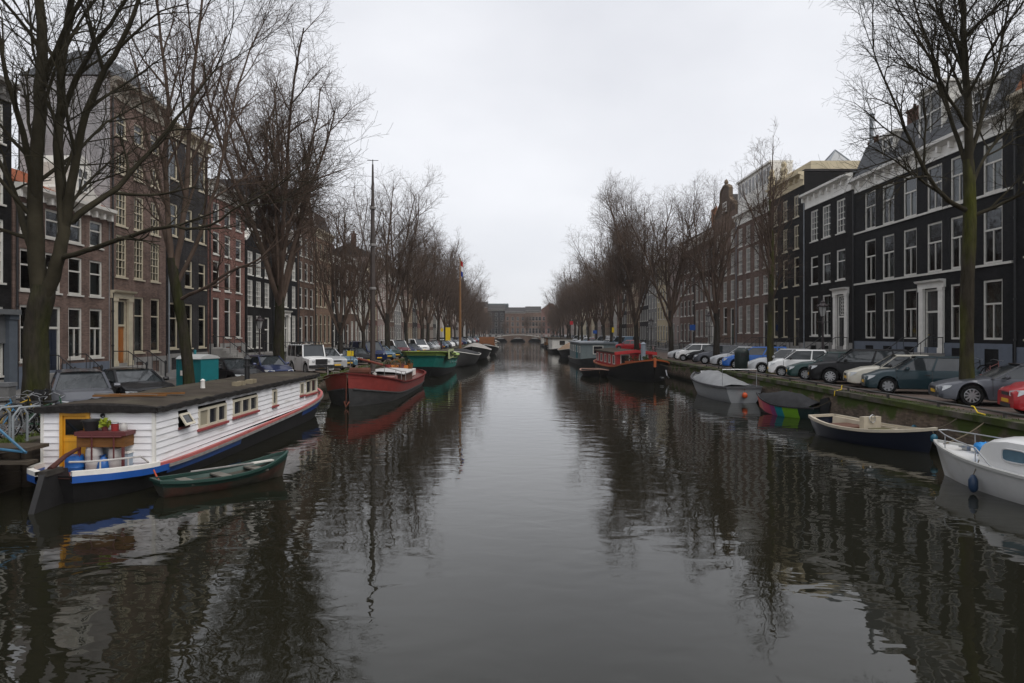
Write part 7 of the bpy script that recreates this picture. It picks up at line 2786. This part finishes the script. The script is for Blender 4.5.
# ---- white cabin cruiser, cut by the picture edge; bow away from the camera
ca_x, ca_y = 12.25, 11.6
cr_ = boat("cabin_cruiser", "white cabin cruiser with steel bow rail and small blue tinted windows", "motor boat", ca_x, ca_y, radians(101))
WG = M("white_gelcoat", (0.66, 0.66, 0.65), rough=0.3, var=0.06, scale=2, coat=0.2, col2=(0.50, 0.48, 0.42), c2scale=1.5, c2pos=(0.55, 0.8))
CL = 6.15
h = Hull(CL, [(0.0, 0.95, 0.66, -0.35, 0.25, 0), (0.25, 1.10, 0.64, -0.4, 0.25, 0), (0.5, 1.12, 0.65, -0.4, 0.28, 0), (0.72, 0.95, 0.70, -0.4, 0.36, 0.05), (0.88, 0.58, 0.77, -0.35, 0.5, 0.15), (0.97, 0.2, 0.82, -0.2, 0.65, 0.28), (1.0, 0.03, 0.85, -0.1, 0.75, 0.33)], 36)
h.skin(0, 1, 10).build("hull", WG, cr_, 40)
h.gunwale(0.07, 0.06).build("gunwale", M("grey_white_rail", (0.42, 0.42, 0.40), rough=0.5, var=0.2), cr_)
h.deck(0.03, 0.03).build("deck", WG, cr_)
m = MB()
rows = []
for x, wq, zt in ((1.2, 0.82, 1.24), (1.25, 0.82, 1.32), (3.7, 0.78, 1.32), (4.2, 0.68, 1.24), (4.55, 0.56, 1.08), (4.65, 0.54, 0.92)):
    zb_ = 0.62
    rows.append([(x, wq, zb_), (x, wq * 0.99, zt - 0.26), (x, wq * 0.93, zt - 0.06), (x, wq * 0.8, zt), (x, 0, zt + 0.05), (x, -wq * 0.8, zt), (x, -wq * 0.93, zt - 0.06), (x, -wq * 0.99, zt - 0.26), (x, -wq, zb_)])
m.grid(rows)
m.f.append([i for i in range(9)])
m.mi.append(0)
m.f.append([5 * 9 + i for i in range(9)][::-1])
m.mi.append(0)
m.build("cabin", WG, cr_, 35)
BT = M("blue_tinted_window", (0.10, 0.17, 0.22), rough=0.08, var=0.2)
for s in (1, -1):
    for x0, x1 in ((3.15, 3.75), (2.1, 2.8)):
        m = MB()
        yy = s * 0.80
        o = []
        for q in range(16):
            a_ = 2 * pi * q / 16
            cx_, cz_ = (x0 + x1) / 2, 0.99
            ex, ez = (x1 - x0) / 2, 0.14
            o.append((cx_ + ex * math.copysign(abs(cos(a_)) ** 0.45, cos(a_)), cz_ + ez * math.copysign(abs(sin(a_)) ** 0.45, sin(a_))))
        m.prism(o, *(sorted((yy - 0.05, yy + 0.012))), 'y')
        wf = m.build("cabin_window", BT, cr_)
        m = MB()
        m.tube([(p[0], yy + s * 0.012, p[1]) for p in o], 0.018, 5, closed=True)
        m.build("window_rim", M("white_rubber_rim", (0.5, 0.5, 0.5)), wf)
m = MB()
pr = []
for t_ in (0.70, 0.80, 0.90, 0.97):
    pr.append(Vector(h.pt(t_, 1, -1)) + Vector((0, 0.07, 0.34)))
for t_ in (0.97, 0.90, 0.80, 0.70):
    pr.append(Vector(h.pt(t_, 1, 1)) + Vector((0, -0.07, 0.34)))
m.tube([Vector(h.pt(0.62, 1, -1)) + Vector((0, 0.07, 0.0))] + pr + [Vector(h.pt(0.62, 1, 1)) + Vector((0, -0.07, 0.0))], 0.017, 6)
for p in (pr[0], pr[2], pr[5], pr[7]):
    m.tube([p, p - Vector((0, 0, 0.38))], 0.014, 5)
m.build("bow_railing", STEEL, cr_)
m = MB()
m.box(5.45, 5.6, -0.06, 0.06, 0.72, 0.86)
m.box(5.48, 5.57, -0.12, 0.18, 0.83, 0.87)
m.build("bow_cleat", STEEL, cr_)
m = MB()
m.box(4.72, 5.0, -0.2, 0.2, 0.68, 0.76)
m.build("deck_hatch", M("translucent_hatch", (0.35, 0.35, 0.33), rough=0.3, var=0.15), cr_)
m = MB()
m.tube([(3.4, -1.0, 0.66), (3.4, -1.0, 0.98)], 0.02, 5)
m.build("stanchion", M("rusty_stanchion", (0.10, 0.06, 0.04), var=0.3), cr_)
t = thing("fabric_bag", "bright blue folded sail bag on the white cruiser's foredeck", "bag", (11.42, 16.75, 0.74), 0.4)
m = MB()
rows = []
for i in range(9):
    f = i / 8
    r_ = 0.19 * sin(pi * (0.08 + 0.84 * f)) ** 0.5
    rows.append([(0.62 * (f - 0.5), r_ * 1.2 * cos(2 * pi * q / 10), 0.17 + r_ * sin(2 * pi * q / 10) * (1 + 0.25 * sin(i * 2.1)) + 0.04 * sin(i)) for q in range(10)])
m.grid(rows, close=True)
m.f.append(list(range(10)))
m.mi.append(0)
m.f.append([80 + i for i in range(10)])
m.mi.append(0)
m.build("bag_body", M("sky_blue_fabric", (0.012, 0.20, 0.52), rough=0.6, var=0.2, bump=0.4, bscale=6), t, 60)
m = MB()
m.tube([(0.05, 0.24 * cos(a_ * pi / 5), 0.17 + 0.24 * sin(a_ * pi / 5)) for a_ in range(10)], 0.012, 4, closed=True)
m.build("strap", ROPE, t)
t.scale = (0.72, 0.72, 0.72)
fender("dark blue fender hanging against the white cruiser's bow", (10.42, 15.6, 0.02), M("navy_fender", (0.012, 0.035, 0.08), rough=0.4, var=0.2), 0.10, 0.42, (10.62, 15.7, 0.76))
t = thing("outboard_motor", "black cowled outboard and bundle leaning on the wall behind the white cruiser", "outboard motor", (13.25, 16.0, Q + 0.01), 2.2)
m = MB()
m.prism([(0.0, 0.0), (0.12, 0.0), (0.14, 0.35), (0.3, 0.4), (0.28, 0.6), (0.02, 0.66), (-0.1, 0.42)], -0.12, 0.12, 'y')
m.build("cowling", IRON, t)
m = MB()
m.tube([(-0.2, 0, 0.02), (-0.12, 0, 0.3), (0.0, 0, 0.34)], 0.03, 6)
m.build("tiller_arm", IRON, t)
mooring("mooring rope from the white cruiser's bow to the quay ring", (11.0, 17.6, 0.82), (XR + 0.05, 19.4, Q - 0.1), 0.08, 0.018)

# ------------------------------------------------------------------ street furniture
def lamp(label, x, y, h_=4.1):
    t = thing("street_lamp", label, "street lamp", (x, y, qz(x) + 0.004), 0, "lantern street lamps")
    LI = M("lamp_post_paint", (0.030, 0.020, 0.020), rough=0.45, var=0.2)
    m = MB()
    m.lathe([(0.16, 0), (0.16, 0.5), (0.11, 0.6), (0.10, 1.0), (0.07, 1.1), (0.05, 2.9), (0.075, 2.95), (0.05, 3.0), (0.045, h_ - 0.85), (0.09, h_ - 0.8)], 12)
    m.tube([(-0.42, 0, h_ - 1.15), (0.42, 0, h_ - 1.15)], 0.022, 6)
    m.build("post", LI, t, 40)
    m = MB()
    m.lathe([(0.13, h_ - 0.8), (0.25, h_ - 0.25)], 6, cap=False)
    m.build("lantern_glass", M("milky_lantern_glass", (0.36, 0.36, 0.35), rough=0.2, var=0.15), t)
    m = MB()
    for k in range(6):
        a_ = 2 * pi * k / 6
        m.tube([(0.13 * cos(a_), 0.13 * sin(a_), h_ - 0.8), (0.255 * cos(a_), 0.255 * sin(a_), h_ - 0.25)], 0.014, 4)
    m.lathe([(0.3, h_ - 0.26), (0.31, h_ - 0.2), (0.2, h_ - 0.1), (0.13, h_ - 0.04), (0.14, h_ + 0.02), (0.05, h_ + 0.1), (0.03, h_ + 0.2), (0.0, h_ + 0.22)], 12, cap=False)
    for k in range(6):
        a_ = 2 * pi * (k + 0.5) / 6
        m.lathe([(0.035, 0), (0.05, 0.05), (0.0, 0.13)], 5, (0.28 * cos(a_), 0.28 * sin(a_), h_ - 0.2), cap=False)
    m.build("lantern_crown", LI, t)
    return t
LT_R = lamp("lantern street lamp before the black house with ornate fanlight", 18.0, 40.2, 4.2)
LT_R["group"] = "lantern street lamps"
lamp("lantern street lamp left of the short twiggy elm, before red brown house", 17.3, 61.5, 4.2)
lamp("lantern street lamp behind the red houseboat's quay", 16.6, 84.5, 4.2)
lamp("lantern street lamp before the small black neck gabled house", -18.4, 48.8, 3.9)
lamp("lantern street lamp behind the green barge", -17.6, 80.0, 4.1)


def signpost(label, px, py, Y, kind, h_=None):
    p = px2w(px, py, Y)
    t = thing("road_sign", label, "sign", (p.x, Y, qz(p.x) + 0.004), 0, "signs on posts along the quays")
    zz = p.z - qz(p.x)
    m = MB()
    m.tube([(0, 0, 0), (0, 0, zz + 0.3)], 0.03, 6)
    m.build("post", STEEL, t)
    m = MB()
    w_, h2, col = kind
    m.box(-w_ / 2, w_ / 2, -0.06, -0.03, zz - h2 / 2, zz + h2 / 2)
    m.build("sign_plate", col, t)
BLUES = M("sign_blue", (0.015, 0.10, 0.42), rough=0.4, var=0.05)
YELS = M("sign_yellow", (0.72, 0.50, 0.01), rough=0.45, var=0.05)
REDS = M("sign_red", (0.5, 0.02, 0.03), rough=0.45, var=0.05)
signpost("blue square parking sign before the purple brown house", 692.5, 327.5, 77.0, (0.62, 0.62, BLUES))
signpost("small blue sign far along the barge quay", 595, 332, 104.0, (0.6, 0.5, BLUES))
signpost("narrow lime yellow sign by the far elms on the barge quay", 613, 330, 108.0, (0.35, 0.8, YELS))
signpost("small red sign far along the barge quay", 571.5, 323, 150.0, (0.7, 0.8, REDS))
signpost("tall yellow banner sign behind the brown flag mast", 448, 334, 100.0, (0.7, 1.9, YELS))
signpost("small yellow sign beside the tall yellow banner", 442, 330, 104.0, (0.35, 0.5, YELS))
signpost("yellow box sign on a post behind the red sailing barge", 350.5, 353.5, 52.5, (0.5, 0.4, YELS))

# teal site cabin
pc = px2w(192, 362, 30.8)
t = thing("site_cabin", "teal site cabin with pale roof and white notice beside the leaning elm", "cabin", (pc.x, 31.4, QL), radians(-14))
TEALC = M("teal_plastic", (0.008, 0.15, 0.165), rough=0.45, var=0.12)
m = MB()
m.box(-0.62, 0.62, -0.6, 0.6, 0, 1.62)
for x in (-0.62, 0.62, -0.2, 0.2):
    m.box(x - 0.03, x + 0.03, -0.63, -0.59, 0, 1.62)
m.build("cabin_body", TEALC, t)
m = MB()
m.prism([(-0.68, 1.6), (-0.5, 1.72), (0, 1.8), (0.5, 1.72), (0.68, 1.6)], -0.66, 0.66, 'x')
m.build("cabin_roof", M("pale_plastic_roof", (0.42, 0.43, 0.42), var=0.1), t)
m = MB()
m.box(-0.42, 0.1, -0.65, -0.632, 0.85, 1.08)
m.build("notice", WHITE, t)
m = MB()
m.lathe([(0.06, 1.6), (0.06, 1.95), (0.075, 1.97), (0.0, 2.0)], 8, (-0.5, 0.4, 0), cap=False)
m.build("vent_pipe", TEALC, t)
# dark litter bin by the blue car
pc = px2w(737, 380, 41.5)
t = thing("litter_bin", "dark green rounded litter bin before the bright blue estate", "bin", (14.35, 43.6, Q + 0.004))
m = MB()
m.lathe([(0.42, 0), (0.45, 0.05), (0.45, 1.15), (0.42, 1.3), (0.28, 1.42), (0.0, 1.46)], 16, cap=False)
m.build("bin_body", M("dark_green_bin", (0.010, 0.020, 0.018), rough=0.5, var=0.2), t, 40)
m = MB()
m.box(-0.2, 0.2, -0.47, -0.40, 0.95, 1.12)
m.build("bin_mouth", IRON, t)
# grey parking meter pillars / stone posts by the big tree
for px, py, Y, h_, lab in ((6, 400, 21.5, 1.2, "grey concrete pillar box between the shop front and the bicycles"), (38, 400, 24.0, 1.45, "grey capped pillar just beyond the huge forked elm")):
    p = px2w(px, py, Y)
    t = thing("service_pillar", lab, "pillar", (p.x, Y, QL + 0.004))
    m = MB()
    m.box(-0.2, 0.2, -0.16, 0.16, 0, h_ - 0.12)
    m.build("pillar_body", M("pillar_grey", (0.17, 0.17, 0.165), var=0.25, scale=4), t)
    m = MB()
    m.box(-0.23, 0.23, -0.19, 0.19, h_ - 0.12, h_)
    m.build("pillar_cap", M("pillar_cap_grey", (0.17, 0.175, 0.18), var=0.2), t)

# low steel rails along the quay edges, posts every three metres
def rail(label, x, y0, y1):
    t = thing("guard_rail", label, "guard rail", (x, y0, Q), 0)
    RL = M("dark_guard_rail", (0.055, 0.05, 0.045), rough=0.6, var=0.35, scale=3)
    m = MB()
    m.tube([(0, 0, 0.16), (0, y1 - y0, 0.16)], 0.035, 8)
    m.build("rail_bar", RL, t)
    n = int((y1 - y0) / 3)
    for i in range(n + 1):
        m = MB()
        yy = (y1 - y0) * i / n
        m.box(-0.035, 0.035, yy - 0.04, yy + 0.04, 0.0, 0.15)
        m.build("post", RL, t)
rail("low steel rail along the quay edge by the parked cars and striped boat", XR + 0.28, 10.0, 49.0)
for px, py, lab in ((843, 396, "bright yellow strap tied to the rail above the open sloop"), (975, 412, "yellow strap on the rail below the grey coupe's wheel")):
    Yp = (XR + 0.28) * F_PX / (px - VX)
    st_ = MB()
    pts = [(XR + 0.24, Yp, Q + 0.2), (XR + 0.20, Yp - 0.05, Q + 0.16), (XR + 0.16, Yp - 0.12, Q + 0.05), (XR - 0.14, Yp - 0.16, Q - 0.02), (XR - 0.16, Yp - 0.18, Q - 0.22)]
    if px > 900:
        pts = [(XR + 0.24, Yp + 0.1, Q + 0.2), (XR + 0.22, Yp - 0.05, Q + 0.2), (XR + 0.16, Yp - 0.3, Q + 0.05), (XR + 0.10, Yp - 0.7, Q + 0.04)]
    st_.tube(pts, 0.02, 5)
    tag(st_.build("mooring_strap", YELS), lab, "strap", "yellow mooring straps")


# ------------------------------------------------------------------ bicycles
def bike_meshes():
    d = {}
    r = 0.34
    w_ = MB()
    w_.tube([(r * cos(2 * pi * i / 24), 0, r * sin(2 * pi * i / 24)) for i in range(24)], 0.022, 6, closed=True)
    d['tyre'] = w_.mesh("wheel", RUBBER, 60)
    w_ = MB()
    for i in range(14):
        a_ = 2 * pi * i / 14
        w_.tube([(0, 0.02 * (-1) ** i, 0), (r * 0.95 * cos(a_), 0, r * 0.95 * sin(a_))], 0.0035, 3)
    w_.lathe([(0.025, -0.045), (0.025, 0.045)], 8, axis='y')
    w_.tube([(r * 0.94 * cos(2 * pi * i / 24), 0, r * 0.94 * sin(2 * pi * i / 24)) for i in range(24)], 0.012, 4, closed=True)
    d['rim'] = w_.mesh("rim", STEEL, 60)
    f = MB()
    bb_, st_, ht, hb_ = (0.43, 0, 0.28), (0.27, 0, 0.82), (0.86, 0, 0.90), (0.90, 0, 0.72)
    f.tube([bb_, st_], 0.018, 6)
    f.tube([bb_, hb_], 0.02, 6)
    f.tube([(0.3, 0, 0.72), ht], 0.018, 6)
    f.tube([hb_, ht, (0.83, 0, 1.0)], 0.02, 6)
    for s in (0.06, -0.06):
        f.tube([(0, s, r), (0.43, s * 0.5, 0.28)], 0.011, 5)
        f.tube([(0, s, r), (0.29, s * 0.4, 0.74)], 0.010, 5)
        f.tube([hb_, (0.96, s, 0.6), (1.08, s, r)], 0.012, 5)
    d['frame'] = f
    h_ = MB()
    h_.tube([(0.70, 0.30, 1.02), (0.82, 0.26, 1.07), (0.85, 0.08, 1.05), (0.84, 0, 1.02), (0.85, -0.08, 1.05), (0.82, -0.26, 1.07), (0.70, -0.30, 1.02)], 0.012, 6)
    d['bar'] = h_.mesh("handlebar", STEEL, 60)
    s_ = MB()
    rows = [[(0.10 + 0.3 * i / 5, 0.115 * (1 - (i / 5) ** 0.8 * 0.8) * cos(a_ * pi / 5), 0.90 + 0.03 * sin(a_ * pi / 5)) for a_ in range(10)] for i in range(6)]
    s_.grid(rows, close=True)
    s_.f.append(list(range(10)))
    s_.mi.append(0)
    s_.f.append([50 + i for i in range(10)])
    s_.mi.append(0)
    s_.tube([(0.26, 0, 0.80), (0.25, 0, 0.89)], 0.014, 5)
    d['saddle'] = s_.mesh("saddle", TRIM, 60)
    m = MB()
    for s in (0.0,):
        m.tube([(0.34 * 1.12 * cos(a_), 0, 0.34 + 0.34 * 1.12 * sin(a_)) for a_ in [pi * 0.15 + pi * 0.85 * i / 10 for i in range(11)]], 0.022, 5)
        m.tube([(1.08 + 0.34 * 1.12 * cos(a_), 0, 0.34 + 0.34 * 1.12 * sin(a_)) for a_ in [pi * 0.3 + pi * 0.6 * i / 8 for i in range(9)]], 0.02, 5)
    d['guard'] = m.mesh("mudguard", TRIM, 60)
    c = MB()
    c.lathe([(0.09, -0.01), (0.09, 0.01)], 14, (0.43, -0.05, 0.28), 'y')
    c.tube([(0.43, -0.08, 0.28), (0.52, -0.08, 0.14)], 0.012, 5)
    c.tube([(0.43, 0.08, 0.28), (0.34, 0.08, 0.42)], 0.012, 5)
    c.box(0.46, 0.58, -0.19, -0.09, 0.12, 0.145)
    c.box(0.28, 0.40, 0.09, 0.19, 0.41, 0.435)
    d['crank'] = c.mesh("crank", STEEL)
    return d


BK = bike_meshes()


def bike(label, x, y, ang_, col, lean=0.12, basket=False, group="bicycles parked on the quay"):
    t = thing("bicycle", label, "bicycle", (x, y, qz(x) + 0.006), 0, group)
    t.rotation_euler = (lean, 0, ang_)
    BK['frame'].build("frame", col, t, 60)
    for xx in (0, 1.08):
        w_ = link("wheel", BK['tyre'], t, (xx, 0, 0.36))
        link("rim", BK['rim'], w_)
    link("handlebar", BK['bar'], t)
    link("saddle", BK['saddle'], t)
    link("mudguard", BK['guard'], t)
    link("crank", BK['crank'], t)
    if basket:
        m = MB()
        m.lathe([(0.13, 0.86), (0.2, 1.12), (0.19, 1.12), (0.12, 0.88)], 10, (1.08, 0, 0))
        m.build("basket", TRIM, t)
    return t
BC = {n: M(f"bike_{n}", c, rough=0.35, var=0.1) for n, c in (("black", (0.012, 0.012, 0.012)), ("blue", (0.05, 0.16, 0.28)), ("grey", (0.22, 0.23, 0.24)), ("yellow", (0.4, 0.26, 0.03)), ("pink", (0.35, 0.13, 0.11)), ("green", (0.03, 0.09, 0.05)))}
for i, (px, Y, c_, an, lab, bs) in enumerate(((44, 18.6, 'black', 178, "black bicycle with large wheels leaning on the huge forked elm", False), (8, 17.6, 'grey', 80, "grey bicycle in the rack closest to the blue landing stage", False), (0, 18.3, 'yellow', 70, "yellowish bicycle with basket in the rack beside the grey one", True),
                                              (14, 18.9, 'black', 95, "black bicycle behind the grey and yellowish ones in the rack", True), (-12, 17.4, 'blue', 85, "pale blue bicycle half out of the picture at the rack end", False), (24, 18.2, 'green', 60, "dark green bicycle at the rack end nearest the elm", False))):
    p = px2w(px, 400, Y)
    bike(lab, p.x + (0.5 if an > 150 else 0), Y, radians(an), BC[c_], 0.1 if i % 2 else -0.14, bs)
for i, (x, y, c_, an, lab) in enumerate(((23.0, 33.6, 'pink', 20, "faded pink bicycle against the grey blue plinth beyond the grey coupe"), (23.3, 35.6, 'black', 10, "black bicycle against the grey blue plinth by the elm"),
                                         (15.3, 76.0, 'black', 80, "black bicycle in the cluster beyond the red houseboat's bow"), (15.0, 77.4, 'green', 70, "dark green bicycle in the cluster beyond the red houseboat's bow"), (15.8, 78.6, 'pink', 95, "reddish bicycle in the cluster beyond the red houseboat's bow"), (15.2, 80.0, 'grey', 85, "grey bicycle in the cluster beyond the red houseboat's bow"))):
    bike(lab, x, y, radians(an), BC[c_], 0.1, False)
# bicycle rack hoops
for i, px in enumerate((-14, 4, 22)):
    p = px2w(px, 420, 16.9)
    t = MB()
    t.tube([(p.x, 16.6, QL), (p.x, 16.6, QL + 0.72), (p.x + 0.05, 16.75, QL + 0.92), (p.x + 0.2, 17.2, QL + 0.92), (p.x + 0.25, 17.35, QL + 0.72), (p.x + 0.25, 17.35, QL)], 0.03, 8)
    tag(t.build("bicycle_hoop", M("galvanised_hoop", (0.20, 0.22, 0.23), rough=0.5, var=0.2), smooth=50), ("galvanised hoop rail of the bicycle rack, mostly outside the picture", "galvanised hoop rail in the middle of the bicycle rack", "galvanised hoop rail of the bicycle rack nearest the houseboat")[i], "rack hoop", "bicycle rack hoops")

# blue steel landing stage with its timber step, in front of the quay by the bicycles
p = px2w(6, 430, 15.6)
t = thing("landing_stage", "blue steel framed landing stage with a timber step against the quay", "landing stage", (p.x, 15.6, 0))
BF = M("worn_blue_steel", (0.03, 0.12, 0.21), rough=0.5, var=0.3, scale=4)
m = MB()
for x in (-0.45, 0.25):
    m.tube([(x, -0.6, 0.55), (x, -0.6, 2.25)], 0.035, 6)
    m.tube([(x, -0.6, 1.6), (x + 0.62, -0.6, 1.05)], 0.03, 6)
m.tube([(-1.2, -0.6, 1.75), (0.25, -0.6, 1.75)], 0.03, 6)
m.tube([(-1.2, -0.6, 1.30), (0.9, -0.6, 1.05)], 0.03, 6)
m.build("steel_frame", BF, t)
m = MB()
m.box(-1.6, 0.95, -0.62, -0.30, 0.78, 0.85)
m.build("step_board", M("dark_timber", (0.07, 0.058, 0.045), rough=0.85, var=0.4, scale=4, stretch=(1, 6, 6)), t)
m = MB()
m.box(-1.6, 0.85, -0.52, 0.2, 1.05, 1.13)
m.build("platform", M("dark_timber", (0.07, 0.058, 0.045)), t)
# timber fendering of the quay there
t = thing("timber_revetment", "dark horizontal timber beams facing the quay below the bicycles", "timber wall", (-11.95, 16.2, 0))
DT = M("wet_dark_timber", (0.045, 0.036, 0.028), rough=0.75, var=0.45, scale=3, stretch=(1, 0.4, 5), bump=0.3, bscale=8)
for k, z in enumerate((0.0, 0.26, 0.52, 0.76)):
    m = MB()
    m.box(-0.55, 0.1 - 0.03 * k, -3.0, 3.2 + 0.2 * (k % 2), z - 0.13, z + 0.12)
    m.build("beam", DT, t)
for yy in (-2.2, 0.2, 2.6):
    m = MB()
    m.lathe([(0.13, -1), (0.13, 1.0), (0.0, 1.05)], 10, (0.2, yy, 0), cap=False)
    m.build("pile_post", DT, t, 40)

# grass growing on the quay edges
GRS = M("winter_grass", (0.070, 0.095, 0.022), rough=0.9, var=0.5, scale=3)
gm = MB()
gr = random.Random(3)
for (xa, xb, ya, yb_, n_, hh) in ((XL - 0.75, XL + 0.0, 28.5, 46.0, 3600, 0.13), (-12.9, -12.35, 15.0, 18.6, 900, 0.15), (XL - 0.6, XL - 0.1, 46, 62, 900, 0.12), (XR - 0.02, XR + 0.5, 14.0, 50.0, 1500, 0.055)):
    for _ in range(n_):
        x, y = gr.uniform(xa, xb), gr.uniform(ya, yb_)
        if sin(x * 9 + y * 1.3) + sin(y * 2.7) < -0.35:
            continue
        a_ = gr.uniform(0, 6.28)
        s_ = gr.uniform(0.5, 1.3) * hh
        dx_, dy_ = cos(a_) * 0.02, sin(a_) * 0.02
        gm.poly([(x - dx_, y - dy_, qz(x) + 0.005), (x + dx_, y + dy_, qz(x) + 0.005), (x + gr.uniform(-1, 1) * s_ * 0.6, y + gr.uniform(-1, 1) * s_ * 0.6, qz(x) + s_)], weld=False)
tag(gm.build("grass", GRS), "short winter grass and moss growing along the quay edges", None, None, "stuff")
# earth bank with brambles between the houseboat's bow and the red barge
m = MB()
rows = []
for i in range(25):
    y = 27.5 + 14.0 * i / 24
    e = sin(pi * i / 24)
    rows.append([(XL - 0.1, y, QL - 0.03), (XL + 0.25 + 0.3 * e, y, QL - 0.15 + 0.06 * sin(i * 1.7)), (XL + 0.5 + 0.5 * e, y, 0.55 + 0.09 * sin(i * 2.3)), (XL + 0.7 + 0.6 * e, y, 0.2 + 0.08 * sin(i * 3.1)), (XL + 0.8 + 0.7 * e, y, -0.25)])
m.grid(rows)
tag(m.build("bank_terrain", M("overgrown_bank", (0.045, 0.042, 0.022), rough=0.95, var=0.5, scale=3, bump=0.8, bscale=6, col2=(0.05, 0.065, 0.015), c2scale=1.4)), kind="structure")
m = MB()
for i in range(26):
    y = 27.8 + 13.2 * gr.random()
    e = sin(pi * (y - 27.5) / 14)
    leaves(m, (XL + 0.45 + 0.5 * e, y, gr.uniform(0.2, 0.75)), 0.35, 0.22, 55, 0.085, gr)
tag(m.build("undergrowth", M("bramble_leaves", (0.040, 0.052, 0.016), rough=0.8, var=0.5, scale=4)), "low bramble growth on the bank between the white houseboat and red sailing barge", None, None, "stuff")

# ------------------------------------------------------------------ damp winter air
hz = MB()
hz.box(-1600, 1600, Y0 - 40, 1600, -3.2, 45.0)
hm = bpy.data.materials.new("damp_air")
hm.use_nodes = True
t = hm.node_tree
t.nodes.clear()
o = t.nodes.new("ShaderNodeOutputMaterial")
pv = t.nodes.new("ShaderNodeVolumePrincipled")
pv.inputs["Color"].default_value = (0.95, 0.96, 0.98, 1)
pv.inputs["Density"].default_value = 0.0002
pv.inputs["Anisotropy"].default_value = 0.2
t.links.new(pv.outputs[0], o.inputs["Volume"])
tag(hz.build("haze", hm), kind="stuff")
